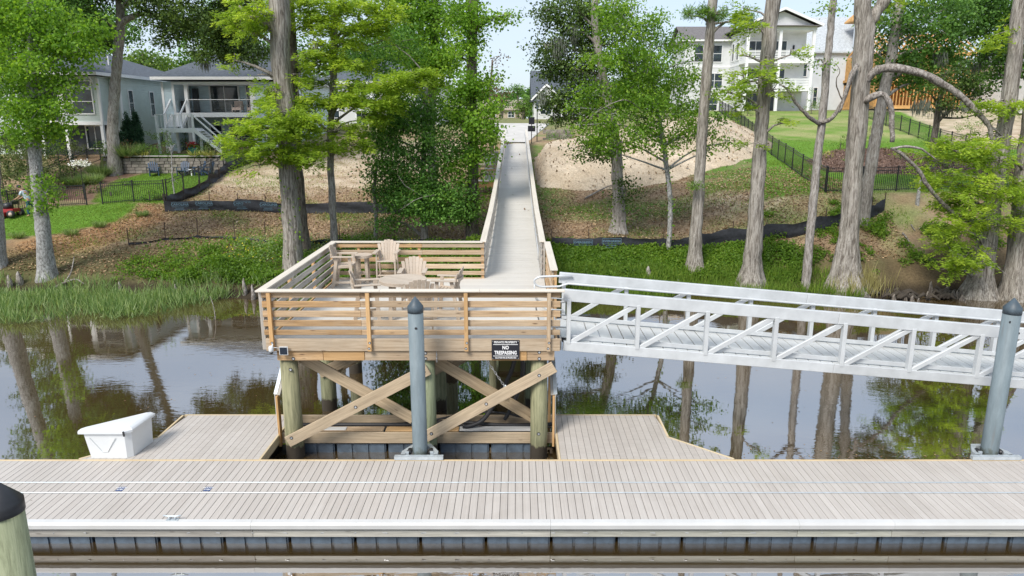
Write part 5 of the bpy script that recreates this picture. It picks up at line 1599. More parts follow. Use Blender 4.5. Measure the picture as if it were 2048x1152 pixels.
tree("laurel_oak", "bright green laurel oak with a thin wavy trunk in front of the sand heap", "tree", 34.8, (1338, 566), [(1337, 500), (1341, 420), (1334, 340), (1322, 260), (1308, 170), (1300, 90)], [.15, .125, .12, .115, .10, .09, .05],
     [(1260, 180, 50, 30, 34.4, 1.3), (1220, 230, 45, 30, 34.2, 1.2), (1300, 210, 55, 36, 34.2, 1.4), (1360, 230, 45, 36, 34.4, 1.2), (1270, 265, 55, 28, 34, 1.3), (1200, 275, 40, 24, 34.2, 1.1), (1335, 285, 50, 24, 34.2, 1.2), (1240, 120, 50, 36, 34.6, 1.3), (1300, 130, 50, 40, 34.6, 1.3), (1360, 160, 40, 36, 34.8, 1.1),
      (1400, 270, 36, 24, 34.4, 1), (1250, 60, 50, 34, 34.8, 1.3, .8), (1310, 60, 45, 30, 35, 1.2, .7), (1180, 190, 30, 24, 34.4, .9, .9), (1420, 300, 26, 10, 34.4, .6, .7), (1350, 90, 40, 24, 35, 1, .6), (1215, 300, 30, 14, 34, .8, .9), (1158, 250, 14, 9, 34.2, .5, 1), (1450, 285, 13, 7, 34.4, .4, 1), (1425, 190, 14, 10, 34.6, .5, .9), (1150, 215, 12, 9, 34.4, .4, .9), (1440, 235, 12, 8, 34.5, .4, .9), (1180, 120, 16, 12, 34.6, .5, .8), (1400, 120, 16, 12, 34.8, .5, .8), (1395, 210, 26, 20, 34.6, .8, .8), (1230, 15, 50, 24, 35, 1.2, .7)],
     'broad', M_BARKP, M_LLAU, .35, 0, .5, 3.8, 40, .14, .09, n=12, vines=40, twigs=5,
     branches=[([P(1290, 225, 34), P(1250, 200, 33.6), P(1200, 220, 33.2), P(1176, 240, 33.1)], [.04, .025, .016, .008], M_DEADW)])
tree("pine_tree", "straight brown pine trunk right of the sand heap with one green bough", "tree", 33.2, (1389, 568), [(1390, 500), (1398, 380), (1406, 250), (1416, 110), (1426, 0)], [.36, .285, .25, .235, .22, .20],
     [(1450, 32, 34, 8, 33, .9, 1.6), (1400, 26, 34, 8, 33, .8, 1.4), (1490, 40, 24, 10, 33, .8, 1.3), (1380, 32, 20, 6, 33, .5, 1.2), (1388, 370, 12, 8, 32.8, .3, 1.4), (1455, 20, 20, 6, 33, .5, 1)],
     'pine', M_BARKC, M_LPIN, .8, 5, 1.5, 5, 40, .22, .03, high=(.4, 0, 8, .6), n=16, branches=[([P(1413, 48, 33.2), P(1440, 46, 33), P(1470, 42, 33), P(1490, 36, 33)], [.06, .045, .03, .015], M_BARKC)])
tree("bald_cypress", "flared cypress at the water beside the gangway with sprays hanging on its trunk", "tree", 31.9, (1500, 582), [(1502, 540), (1510, 440), (1518, 330), (1528, 200), (1538, 80), (1546, 0)], [.45, .36, .31, .295, .29, .30, .29],
     [(1490, 165, 30, 18, 31.4, .9, 1), (1520, 150, 26, 20, 31.2, .8, 1.1), (1545, 180, 24, 16, 31.4, .7, 1), (1490, 215, 30, 14, 31.6, .8, .8), (1530, 112, 20, 16, 31.4, .6, .8), (1480, 110, 30, 10, 31.6, .8, .7), (1575, 245, 36, 10, 31.4, .8, .7), (1530, 290, 40, 9, 31.2, .8, .6), (1455, 185, 30, 10, 31.6, .8, .5),
      (1500, 60, 30, 16, 31.6, .8, .9), (1490, 20, 26, 14, 31.8, .8, .7), (1580, 110, 24, 10, 31.6, .6, .35)],
     'cypress', M_BARKC, M_LCYP, 1.0, 6, 2.1, 2.6, 56, .145, .038, high=(.5, 0, 9, .6), n=24, sink=.5)
tree("dead_limb_tree", "slender pale trunk with a bare forked limb, standing between two larger cypresses", "tree", 31.7, (1611, 592), [(1614, 540), (1622, 450), (1634, 330), (1644, 240), (1652, 150), (1662, 60), (1668, 0)], [.22, .19, .18, .175, .165, .155, .145, .14],
     [(1645, 130, 20, 8, 31.5, .5, 1.2), (1660, 20, 24, 10, 31.6, .6, .9), (1632, 120, 14, 6, 31.5, .4, 1)], 'broad', M_BARKG, M_LLAU, .25, 0, .8, 3, 24, .12, .08, high=(.3, 0, 7, .5), n=14, sink=.5,
     branches=[([P(1640, 248, 31.6), P(1618, 234, 31.3), P(1592, 205, 31.1), P(1575, 178, 31), P(1558, 168, 31)], [.10, .085, .07, .05, .02], M_DEADW),
               ([P(1640, 246, 31.6), P(1664, 236, 31.3), P(1684, 205, 31.2), P(1700, 165, 31.1), P(1716, 132, 31)], [.10, .09, .08, .06, .03], M_DEADW),
               ([P(1684, 200, 31.2), P(1672, 165, 31.2), P(1680, 140, 31.2), P(1668, 126, 31.3)], [.03, .022, .015, .008], M_BARKD)])
tree("bald_cypress", "massive forked cypress with a wide fluted foot and long arching bare limbs", "tree", 31.6, (1688, 600), [(1692, 545), (1702, 420), (1712, 280), (1722, 150), (1730, 60), (1726, -20)], [.57, .43, .385, .375, .375, .395, .32],
     [(1800, -40, 90, 40, 32, 2, .6)], 'cypress', M_BARKC, M_LCYP, 1.15, 7, 2.3, 1.8, 40, .16, .04, high=(-.3, 0, 8, .6), n=28, sink=.6, limbs=False,
     branches=[([P(1732, 60, 31.6), P(1750, 28, 31.7), P(1775, -8, 31.8), P(1800, -60, 32)], [.30, .25, .22, .18], M_BARKC),
               ([P(1728, 165, 31.5), P(1748, 143, 31.3), P(1785, 136, 31.1), P(1840, 146, 30.9), P(1885, 168, 30.8), P(1925, 195, 30.7), P(1955, 225, 30.6), P(1978, 252, 30.6), P(1984, 282, 30.6)], [.20, .18, .165, .155, .145, .13, .12, .10, .08], M_DEADW),
               ([P(1978, 250, 30.6), P(1996, 264, 30.6), P(2010, 280, 30.6)], [.06, .04, .02], M_DEADW), ([P(1975, 252, 30.6), P(2000, 250, 30.5), P(2022, 268, 30.5)], [.02, .012, .006], M_DEADW),
               ([P(1726, 205, 31.4), P(1742, 195, 31.1), P(1762, 188, 31), P(1776, 198, 30.9), P(1783, 230, 30.9), P(1784, 284, 30.9)], [.15, .14, .13, .125, .115, .09], M_DEADW),
               ([P(1714, 130, 31.2), P(1700, 155, 31.0), P(1690, 190, 30.9), P(1678, 225, 30.9)], [.10, .09, .075, .05], M_DEADW)])
tree("oak_tree", "leaning grey oak behind the massive forked cypress with dark leaves above the framing", "tree", 35.6, (1718, 498), [(1726, 430), (1742, 330), (1760, 230), (1784, 110), (1800, 0)], [.34, .29, .27, .26, .24, .20],
     [(1790, 40, 55, 40, 36, 1.8), (1850, 60, 55, 40, 36, 1.8), (1760, 110, 30, 36, 36, 1.2), (1820, 115, 50, 36, 36, 1.6), (1765, 160, 28, 18, 36.4, 1.0), (1835, 165, 34, 16, 36.4, 1.1, .8), (1890, 20, 60, 36, 36.5, 1.8), (1752, 185, 18, 10, 36.2, .7, .8), (1880, 110, 36, 30, 36.6, 1.2)],
     'broad', M_BARKG, M_LDRK, .4, 0, .8, 3.2, 40, .16, .11, high=(.6, 0, 4, .5), moss=[(1880, 100, 40, 12), (1845, 195, 40, 16), (1930, 200, 26, 6)],
     branches=[([P(1770, 140, 35.6), P(1800, 110, 35.4), P(1845, 96, 35.2)], [.10, .08, .05], M_BARKG)])
tree("live_oak", "small dark live oak with spreading low limbs in front of the sandy lot", "tree", 46.0, (1868, 292), [(1872, 250), (1880, 200), (1888, 150)], [.22, .18, .15, .10],
     [(1880, 150, 60, 36, 45.5, 2.0), (1930, 170, 50, 36, 45.5, 1.8), (1960, 190, 34, 24, 45.5, 1.4), (1845, 185, 30, 14, 45.5, 1.2, .7), (1910, 215, 50, 18, 45.5, 1.5, .8), (1930, 130, 40, 30, 46, 1.6)],
     'broad', M_BARKD, M_LOAK, .3, 0, .5, 1.9, 30, .17, .12, n=12, moss=[(1880, 215, 26, 12), (1900, 208, 30, 8)],
     branches=[([P(1872, 250, 46), P(1892, 226, 45.6), P(1915, 218, 45.4), P(1950, 222, 45.2)], [.10, .08, .06, .03], M_BARKD), ([P(1880, 235, 46), P(1920, 236, 45.6), P(1960, 228, 45.4)], [.08, .05, .03], M_BARKD)])
# right edge cypresses
tree("bald_cypress", "cypress with a broad skirted foot in the water, half behind bright sprays", "tree", 31.0, (1952, 600), [(1962, 545), (1976, 470), (1990, 380), (2008, 270), (2028, 120), (2042, 0)], [.66, .44, .36, .33, .30, .28, .26],
     [(1880, 290, 50, 16, 30.4, 1.2, 1.1), (1940, 300, 55, 16, 30.2, 1.3, 1.2), (1850, 315, 36, 12, 30.6, 1, 1), (2000, 320, 50, 20, 30.4, 1.3, 1.1), (1910, 340, 50, 16, 30.2, 1.2, 1.1), (1960, 365, 55, 20, 30, 1.3, 1.2), (2020, 380, 45, 26, 30.2, 1.2, 1.1), (1900, 395, 40, 18, 30.2, 1.1, 1.1), (1950, 420, 50, 24, 30, 1.2, 1.2),
      (1925, 460, 45, 24, 30, 1.1, 1.2), (1905, 505, 36, 24, 30, 1, 1.2), (1945, 500, 30, 24, 30.2, .9, .9), (1905, 540, 18, 14, 30, .6, 1), (2030, 440, 40, 30, 30.6, 1.1, .8), (1995, 455, 26, 20, 30.2, .8, .8), (1870, 360, 30, 14, 30.4, .9, .9), (1995, 205, 40, 12, 30.8, 1, 1), (2030, 215, 26, 14, 30.8, .8, 1), (2000, 275, 45, 12, 30.5, 1, 1)],
     'cypress', M_BARKC, M_LCYP, 1.0, 9, 1.6, 2.9, 64, .14, .036, high=(.4, 0, 8, .6), n=30, sink=.6, twigs=3,
     branches=[([P(1975, 450, 30.9), P(1930, 440, 30.3), P(1905, 425, 30), P(1860, 378, 29.8), P(1836, 340, 29.7), P(1800, 306, 29.6), P(1782, 296, 29.6)], [.10, .09, .085, .08, .075, .07, .04], M_DEADW),
               ([P(1784, 298, 29.6), P(1810, 293, 29.5), P(1842, 298, 29.5), P(1860, 310, 29.5), P(1876, 322, 29.5)], [.05, .05, .045, .03, .012], M_DEADW),
               ([P(1990, 390, 30.9), P(1965, 360, 30), P(1935, 352, 29.6), P(1900, 348, 29.5)], [.07, .06, .05, .03], M_DEADW), ([P(1965, 358, 29.9), P(1975, 385, 29.7), P(1982, 410, 29.7)], [.025, .015, .008], M_DEADW),
               ([P(2048, 340, 30.6), P(2025, 318, 30), P(2010, 316, 29.8)], [.06, .05, .03], M_DEADW), ([P(2000, 500, 30.6), P(1960, 470, 29.8), P(1985, 520, 29.7), P(2025, 560, 29.6)], [.02, .015, .012, .008], M_DEADW)])
tree("bald_cypress", "wide grey cypress foot in the water, cut by the right edge of the picture", "tree", 30.7, (2034, 612), [(2036, 560), (2042, 480), (2052, 360), (2070, 200), (2085, 0)], [.80, .58, .47, .42, .38, .34],
     [(2050, 60, 60, 50, 31, 1.6, .7)], 'cypress', M_BARKC, M_LCYP, .9, 10, 1.6, 2, 46, .16, .04, high=(.3, 0, 8, .6), n=30, sink=.6)
tree("oak_tree", "dark oak crown hanging into the upper right of the picture", "tree", 38.5, (2120, 430), [(2110, 330), (2100, 200), (2085, 100), (2080, 0)], [.42, .36, .32, .28, .24],
     [(2000, 20, 60, 40, 38, 2), (1950, 60, 50, 30, 38, 1.6), (2020, 80, 45, 36, 38, 1.6), (1980, 110, 36, 26, 38, 1.3, .8), (2030, 140, 36, 24, 38, 1.2), (1950, 10, 50, 30, 38.5, 1.8), (2040, 30, 40, 40, 38, 1.6), (2000, 150, 26, 16, 38, .9, .7)],
     'broad', M_BARKD, M_LDRK, .4, 0, .8, 3.2, 40, .16, .11, high=(0, 0, 5, .5), moss=[(1972, 90, 46, 8), (1955, 120, 30, 6)])
tree("young_tree", "short pale stub of a sapling on the brown right bank", "tree", 37.0, (1832, 436), [(1834, 410), (1840, 370), (1842, 350)], [.11, .09, .075, .05], [(1845, 340, 26, 12, 37, .8, .9)], 'broad', M_BARKP, M_LGUM, .6, 4, .3, 2, 20, .13, .1, n=12)

# ------------------------------------------------------------------ trees on the hill behind the houses
far = [("round topped broadleaf tree rising over the ridge of the sage house", 330, 150, 60, 45, 84, M_LFAR), ("yellowish green tree behind the roof gap of the two left houses", 285, 118, 40, 26, 80, M_LFAR), ("dull green tree close behind the pale blue house roof", 395, 130, 55, 40, 86, M_LDRK),
       ("dark tree filling the gap behind the thick shaggy cypress", 560, 120, 60, 50, 88, M_LDRK), ("broad tree hidden mostly by the layered cypress", 690, 130, 70, 60, 90, M_LDRK), ("tall light tree behind the evergreen bush crown", 800, 110, 70, 60, 92, M_LFAR),
       ("distant round tree left of the boardwalk's end", 945, 190, 36, 26, 120, M_LDRK), ("bluish far tree at the head of the boardwalk", 1003, 196, 20, 22, 135, M_LDRK), ("light green young tree before the far white house", 1046, 212, 16, 22, 112, M_LFAR), ("dark far tree behind the white gabled house", 1035, 178, 14, 10, 150, M_LDRK),
       ("far tree behind the moss hung oak", 1215, 190, 60, 36, 118, M_LDRK), ("pale far tree left of the three storey house", 1330, 190, 50, 34, 110, M_LFAR), ("tree on the hill at the far left edge", -10, 150, 70, 60, 80, M_LDRK), ("tall tree beyond the sage house porch", 110, 110, 60, 46, 82, M_LFAR),
       ("tall tree standing high behind the sage house roof", 200, 50, 80, 55, 88, M_LDRK), ("tall tree standing high behind the pale blue house", 450, 40, 85, 60, 92, M_LDRK), ("bushy tree right of the timber framed house", 1930, 190, 40, 26, 100, M_LDRK), ("far tree behind the house at the right edge", 2075, 130, 50, 40, 110, M_LFAR)]
for lab, px, py, rx, ry, Y, lm in far:
    c = P(px, py, Y); k = pxm(Y, c.z); g = gz(c.x, Y)
    t = thing("broadleaf_tree", (c.x, Y, g), lab, "tree", "trees on the hill behind the houses")
    mb = MB()
    p, r = dense_path([(c.x, Y, g - .3), (c.x + .1, Y, (g + c.z) / 2), (c.x, Y, c.z)], [.3, .24, .12], .8, .03)
    mb.tube(p, r, 9, False)
    bl = []
    for q in range(7):
        a = q * 2.4
        bl.append(((c.x + .55 * rx * k * math.cos(a), Y + .5 * rx * k * math.sin(a), c.z + ry * k * random.uniform(-.7, .6)), (rx * k * .55, rx * k * .5, ry * k * .5), 1))
    bl.append((tuple(c), (rx * k * .7, rx * k * .6, ry * k * .8), .8))
    bl.append(((c.x, Y, (c.z + g) / 2 + .5), (rx * k * .5, rx * k * .5, max(.6, (c.z - g) * .3)), .7))
    for cc, rr, d in bl: limb_to(mb, p, r, cc, .03, n=5)
    mb.build("trunk", M_BARKD, t, True, loc=(c.x, Y, g))
    P0, own, A = crown_broad(bl, .5 if Y > 100 else .62, 22, (.55, .55, .3), .34, .27)
    NLEAF += len(A[0])
    obj_mesh("crown", leaf_mesh("crown", A[0] - np.array((c.x, Y, g)), *A[1:], lm), t, (c.x, Y, g))
# far-off wood closing the horizon: one mass nobody could count
n = 26000
Xf = RNG.uniform(-240, 260, n); Yf = RNG.uniform(190, 230, n)
Zf = ground(Xf, Yf) + RNG.random(n) ** .8 * (7 + 2.5 * vnoise(Xf, Yf * 0, .09, 2) + 1.5 * vnoise(Xf, Yf * 0, .4, 3))
obj_mesh("distant_wood", leaf_mesh("distant_wood", np.stack([Xf, Yf, Zf], 1), rdir(n), rdir(n) + np.array((0, -.4, .8)), RNG.uniform(.9, 2.2, n), RNG.uniform(.8, 1.8, n), RNG.random(n), M_LDRK), kind="stuff")

print('LEAVES', NLEAF)

# ================================================================== HOUSES
def hip_roof(x0, x1, y0, y1, z, rise, oh=.5, gable=None, th=.18):
    m = MB()
    x0 -= oh; x1 += oh; y0 -= oh; y1 += oh
    m.box(x0, x1, y0, y1, z - th, z)
    z += .003
    if gable == 'x':                    # ridge along x, gables at the ends
        ym = (y0 + y1) / 2
        m.add([(x0, y0, z), (x1, y0, z), (x1, y1, z), (x0, y1, z), (x0, ym, z + rise), (x1, ym, z + rise)], [(0, 1, 5, 4), (2, 3, 4, 5)])
    elif gable == 'y':
        xm = (x0 + x1) / 2
        m.add([(x0, y0, z), (x1, y0, z), (x1, y1, z), (x0, y1, z), (xm, y0, z + rise), (xm, y1, z + rise)], [(0, 4, 5, 3), (1, 2, 5, 4)])
    else:
        d = min(x1 - x0, y1 - y0) / 2
        if (x1 - x0) > (y1 - y0):
            ym = (y0 + y1) / 2; a, b2 = (x0 + d, ym, z + rise), (x1 - d, ym, z + rise)
            m.add([(x0, y0, z), (x1, y0, z), (x1, y1, z), (x0, y1, z), a, b2], [(0, 1, 5, 4), (2, 3, 4, 5), (0, 4, 3), (1, 2, 5)])
        else:
            xm = (x0 + x1) / 2; a, b2 = (xm, y0 + d, z + rise), (xm, y1 - d, z + rise)
            m.add([(x0, y0, z), (x1, y0, z), (x1, y1, z), (x0, y1, z), a, b2], [(0, 4, 5, 3), (1, 2, 5, 4), (0, 1, 4), (2, 3, 5)])
    return m

def gable_end(parent, mat, axis, at, a0, a1, z, rise, oh=.5):
    k = rise * (1 - oh * 2 / (a1 - a0 + 2 * oh)) if a1 - a0 else rise
    mid = (a0 + a1) / 2
    m = MB()
    if axis == 'y': m.add([(a0, at, z), (a1, at, z), (mid, at, z + k), (a0, at + .1, z), (a1, at + .1, z), (mid, at + .1, z + k)], [(0, 1, 2), (3, 5, 4), (0, 3, 4, 1), (1, 4, 5, 2), (0, 2, 5, 3)])
    else: m.add([(at, a0, z), (at, a1, z), (at, mid, z + k), (at + .1, a0, z), (at + .1, a1, z), (at + .1, mid, z + k)], [(0, 1, 2), (3, 5, 4), (0, 3, 4, 1), (1, 4, 5, 2), (0, 2, 5, 3)])
    m.build("gable", mat, parent)

def fascia(x0, x1, y0, y1, z, oh=.5, th=.2, pr=.03):
    m = MB()
    x0 -= oh + pr; x1 += oh + pr; y0 -= oh + pr; y1 += oh + pr
    for a in ((x0, x1, y0, y0 + .12), (x0, x1, y1 - .12, y1), (x0, x0 + .12, y0 + .121, y1 - .121), (x1 - .12, x1, y0 + .121, y1 - .121)):
        m.box(a[0], a[1], a[2], a[3], z - th - .02, z - .002 + .01)
    return m

def window(parent, cx, cz, w, h, at, axis='y', face=-1, cols=1, rows=2, name="window", glass=None, fw=.09):
    """frame on a wall plane; axis 'y': wall faces -Y at y=at, axis 'x': wall faces face*X at x=at"""
    m = MB()
    def bx_(a0, a1, z0, z1, d0, d1):
        if axis == 'y': m2.box(cx + a0, cx + a1, at - d1, at - d0, cz + z0, cz + z1)
        else: m2.box(min(at + face * d0, at + face * d1), max(at + face * d0, at + face * d1), cx + a0, cx + a1, cz + z0, cz + z1)
    m2 = m
    bx_(-w / 2 - fw, -w / 2, -h / 2 - fw, h / 2 + fw, 0.0, .06); bx_(w / 2, w / 2 + fw, -h / 2 - fw, h / 2 + fw, 0.0, .06)
    bx_(-w / 2, w / 2, h / 2, h / 2 + fw, 0.0, .06); bx_(-w / 2, w / 2, -h / 2 - fw, -h / 2, 0.0, .07)
    for c in range(1, cols): bx_(-w / 2 + w * c / cols - .03, -w / 2 + w * c / cols + .03, -h / 2, h / 2, .0, .05)
    for r in range(1, rows): bx_(-w / 2, w / 2, -h / 2 + h * r / rows - .025, -h / 2 + h * r / rows + .025, .0, .045)
    f = m.build(name, M_TRIM, parent)
    m2 = MB()
    bx_(-w / 2, w / 2, -h / 2, h / 2, .012, .024)
    m2.build("pane", glass or M_GLASS, f)
    return f

def posts(parent, pts, z0, z1, w, mat, name="column"):
    for x, y in pts: MB().box(x - w / 2, x + w / 2, y - w / 2, y + w / 2, z0, z1).build(name, mat, parent)

# ---------------------------------------------------------------- sage house, far left
Zb = 5.0
h1 = thing("sage_house", (-36, 62, 5.3), "sage green sided house at the far left with a screened porch and hip roof", "house")
hb = MB().box(-44, -31.15, 57.6, 72, Zb - .8, 10.95); hb.build("wall", M_SID1, h1)
MB().box(-34.75, -31.85, 56.0, 57.6, 7.55, 10.9).build("bay_wall", M_SID1, h1)
MB().box(-34.80, -31.80, 55.95, 57.6, 7.30, 7.56).build("trim_band", M_TRIM, h1)
for x, y in ((-31.85, 55.97), (-34.75, 55.97), (-31.13, 57.57)):
    MB().box(x - .09, x + .09, y - .03, y + .15, (7.56 if y < 57 else Zb - .3), 10.75).build("corner_board", M_TRIM, h1)
MB().box(-31.6, -31.42, 57.5, 57.6, Zb - .3, 10.75).build("corner_board", M_TRIM, h1)
window(h1, -33.15, 9.05, 1.55, 1.75, 55.99, cols=1, rows=2); window(h1, -34.25, 9.05, .55, 1.75, 55.99, cols=1, rows=2)
window(h1, -33.15, 10.35, 1.55, .36, 55.99, rows=1); window(h1, -34.25, 10.35, .55, .36, 55.99, rows=1)
window(h1, 59.2, 9.0, .62, 1.9, -31.15, axis='x', face=1, rows=2); window(h1, 62.6, 9.0, .62, 1.9, -31.15, axis='x', face=1, rows=2)
MB().box(-38.6, -34.8, 56.0, 57.55, 7.3, 7.62).build("porch_floor", M_TRIM, h1)
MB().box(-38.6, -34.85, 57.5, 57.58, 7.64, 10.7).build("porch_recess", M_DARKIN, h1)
posts(h1, [(-34.95, 56.1), (-36.8, 56.1), (-38.5, 56.1)], 7.63, 10.7, .16, M_TRIM)
beam("porch_rail", (-38.5, 56.08, 8.62), (-34.9, 56.08, 8.62), .05, .06, M_TRIM, h1)
for k in range(14): beam("baluster", (-38.4 + k * .26, 56.08, 7.66), (-38.4 + k * .26, 56.08, 8.58), .02, .02, M_IRON, h1, up=UPY, ch=0)
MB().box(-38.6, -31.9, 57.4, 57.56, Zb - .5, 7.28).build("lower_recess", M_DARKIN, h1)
posts(h1, [(-31.95, 56.1), (-34.7, 56.1), (-36.6, 56.1), (-38.5, 56.1)], Zb - .5, 7.3, .22, M_TRIM)
window(h1, -33.3, 6.35, 1.3, 1.7, 57.38, cols=2, rows=1)
hip_roof(-44, -31.15, 57.6, 72, 11.12, 2.6).build("roof", M_SHING, h1)
hip_roof(-38.6, -31.85, 55.6, 60.0, 11.16, 1.2, .55).build("porch_roof", M_SHING, h1)
fascia(-44, -31.15, 57.6, 72, 11.12).build("gutter", M_TRIM, h1)
fascia(-38.6, -31.85, 55.6, 60.0, 11.16, .55).build("gutter", M_TRIM, h1)
MB().tube([(-31.1, 57.3, 10.8), (-31.1, 57.5, 10.5), (-31.1, 57.52, Zb)], .05, 6).build("downpipe", M_TRIM, h1)
MB().tube([(-33.0, 60, 12.0), (-33.0, 60, 12.7)], .05, 6).build("vent_pipe", M_TRIM, h1)
for x in (-32.1, -33.6): MB().bar((x, 55.9, 10.35), (x, 55.45, 10.85), .07, .10).build("bracket", M_TRIM, h1)

# ---------------------------------------------------------------- pale blue house with outside stair
Z2, ZU, ZE = 5.15, 8.25, 11.0
h2 = thing("blue_house", (-24, 62, 5.2), "pale blue house with an open upper porch and white outside stairs", "house")
X0, XS, XP, XR, X1 = -28.45, -27.5, -21.35, -21.15, -18.6
MB().box(X0, X1, 62.0, 74, Z2 - .8, ZE - .1).build("wall", M_SID2, h2)
MB().box(X0, XS, 59.0, 62.0, Z2 - .6, ZE - .35).build("side_wall", M_SID2, h2)
MB().box(XR, X1, 59.0, 62.0, Z2 - .6, ZE - .35).build("side_wall", M_SID2, h2)
MB().box(XS, XR, 58.85, 61.98, ZU - .35, ZU).build("porch_floor", M_TRIM, h2)
MB().box(XS, XR, 58.95, 61.98, ZE - .55, ZE - .35).build("porch_ceiling", M_TRIM, h2)
for x in (X0 + .05, XS - .07, XR + .07, X1 - .06):
    MB().box(x - .09, x + .09, 58.96, 59.05, Z2 - .5, ZE - .36).build("corner_board", M_TRIM, h2)
posts(h2, [(-26.55, 59.1), (XR - .15, 59.1)], ZU + .001, ZE - .551, .26, M_TRIM)
posts(h2, [(-26.55, 59.1), (XR - .15, 59.1)], Z2 - .5, ZU - .351, .26, M_TRIM)
beam("porch_rail", (-26.4, 59.1, ZU + 1.02), (XR - .28, 59.1, ZU + 1.02), .06, .05, M_TRIM, h2)
for k in range(5): beam("rail_wire", (-26.4, 59.1, ZU + .2 + .16 * k), (XR - .28, 59.1, ZU + .2 + .16 * k), .008, .008, M_GALV, h2, ch=0)
d = window(h2, -24.65, ZU + 1.15, 2.3, 2.1, 61.98, cols=2, rows=1, name="sliding_door", fw=.14)
window(h2, -22.3, ZU + 1.25, .9, 1.9, 61.98, cols=1, rows=1)
window(h2, -23.5, Z2 + 1.05, 1.9, 2.0, 61.98, cols=2, rows=4, name="french_door", fw=.12)
window(h2, -25.6, Z2 + 1.05, .9, 2.0, 61.98, cols=1, rows=4, name="french_door", fw=.12)
window(h2, -19.7, 9.35, .8, 1.6, 58.97, rows=2); window(h2, -19.9, 6.4, .8, 1.4, 58.97, rows=2)
hip_roof(X0, X1, 59, 74, ZE, 2.9, .55).build("roof", M_SHING, h2)
fascia(X0, X1, 59, 74, ZE, .55).build("gutter", M_TRIM, h2)
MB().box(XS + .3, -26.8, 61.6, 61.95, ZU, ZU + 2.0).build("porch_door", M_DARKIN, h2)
MB().box(-27.3, -26.75, 59.6, 60.1, ZU + .01, ZU + .95).build("grill_cover", M_IRON, h2)
# outside stair: a thing of its own
st = thing("outside_stair", (-26.5, 57.6, 5.1), "white timber stair with a landing climbing to the blue house porch", "stairs")
LX0, LX1, LY0, LY1, LZ2 = -27.95, -25.0, 56.3, 57.7, 7.05
MB().box(LX0, LX1, LY0, LY1, LZ2 - .32, LZ2).build("landing", M_WHITEP, st)
for x in (LX0 + .1, LX0 + 1.0, LX1 - .1):
    for y in (LY0 + .08, LY1 - .08):
        beam("post", (x, y, Z2 - .4), (x, y, LZ2 - .32), .16, .16, M_WHITEP, st, up=UPY)
for x in (LX0 + .06, LX0 + 1.45, LX1 - .06):
    beam("newel", (x, LY0 + .06, LZ2), (x, LY0 + .06, LZ2 + 1.0), .12, .12, M_WHITEP, st, up=UPY)
beam("handrail", (LX0, LY0 + .06, LZ2 + 1.02), (LX1, LY0 + .06, LZ2 + 1.02), .13, .05, M_WHITEP, st)
for k in range(12):
    x = LX0 + .2 + k * .235
    beam("baluster", (x, LY0 + .06, LZ2 + .02), (x, LY0 + .06, LZ2 + 1.0), .03, .03, M_WHITEP, st, up=UPY, ch=0)
for k in range(7):                       # upper flight
    y, z = LY1 + k * .2, LZ2 + (k + 1) * (ZU - LZ2) / 8
    MB().box(LX0 + .15, LX0 + 1.3, y, y + .24, z - .04, z).build("tread", M_WHITEP, st)
    MB().box(LX0 + .15, LX0 + 1.3, y + .2, y + .22, z, z + .11).build("riser", M_WHITEP, st)
for x in (LX0 + .1, LX0 + 1.38):
    beam("stringer", (x, LY1, LZ2 - .05), (x, LY1 + 1.5, ZU - .1), .06, .28, M_WHITEP, st)
    beam("handrail", (x, LY1 - .05, LZ2 + 1.05), (x, LY1 + 1.4, ZU + 1.05), .10, .14, M_WHITEP, st)
    beam("newel", (x, LY1, LZ2), (x, LY1, LZ2 + 1.1), .12, .12, M_WHITEP, st, up=UPY)
nst = 9
for k in range(nst):                     # lower flight to the right
    x, z = LX1 + k * .21, LZ2 - (k + 1) * (LZ2 - Z2 - .05) / (nst + 1)
    MB().box(x, x + .26, LY0 + .1, LY1 - .1, z - .04, z).build("tread", M_WHITEP, st)
for y in (LY0 + .06, LY1 - .06):
    beam("stringer", (LX1 - .05, y, LZ2 - .12), (LX1 + nst * .21 + .1, y, Z2 + .1), .06, .30, M_WHITEP, st)
    beam("handrail", (LX1 - .05, y, LZ2 + 1.0), (LX1 + nst * .21 + .1, y, Z2 + 1.0), .10, .10, M_WHITEP, st)
    beam("newel", (LX1 + nst * .21 + .1, y, Z2 - .3), (LX1 + nst * .21 + .1, y, Z2 + 1.02), .13, .13, M_WHITEP, st, up=UPY)
# porch seat
def lounge(x, y, z, label):
    t = thing("porch_armchair", (x, y, z), label, "armchair", "cushioned armchairs on the upper porch")
    for a, b2 in ((-.36, -.3), (.36, -.3), (-.36, .3), (.36, .3)): beam("leg", (x + a, y + b2, z), (x + a, y + b2, z + .6), .06, .06, M_GREYW, t, up=UPY)
    MB().box(x - .34, x + .34, y - .33, y + .3, z + .22, z + .44).build("seat_cushion", M_CUSH, t)
    MB().box(x - .34, x + .34, y + .2, y + .36, z + .44, z + .95).build("back_cushion", M_CUSH, t)
    for s in (-1, 1): beam("armrest", (x + s * .37, y - .34, z + .61), (x + s * .37, y + .34, z + .61), .08, .04, M_GREYW, t)
lounge(-22.95, 60.2, ZU, "cushioned armchair near the middle of the blue house porch")
lounge(-21.75, 60.3, ZU, "cushioned armchair at the right end of the blue house porch")

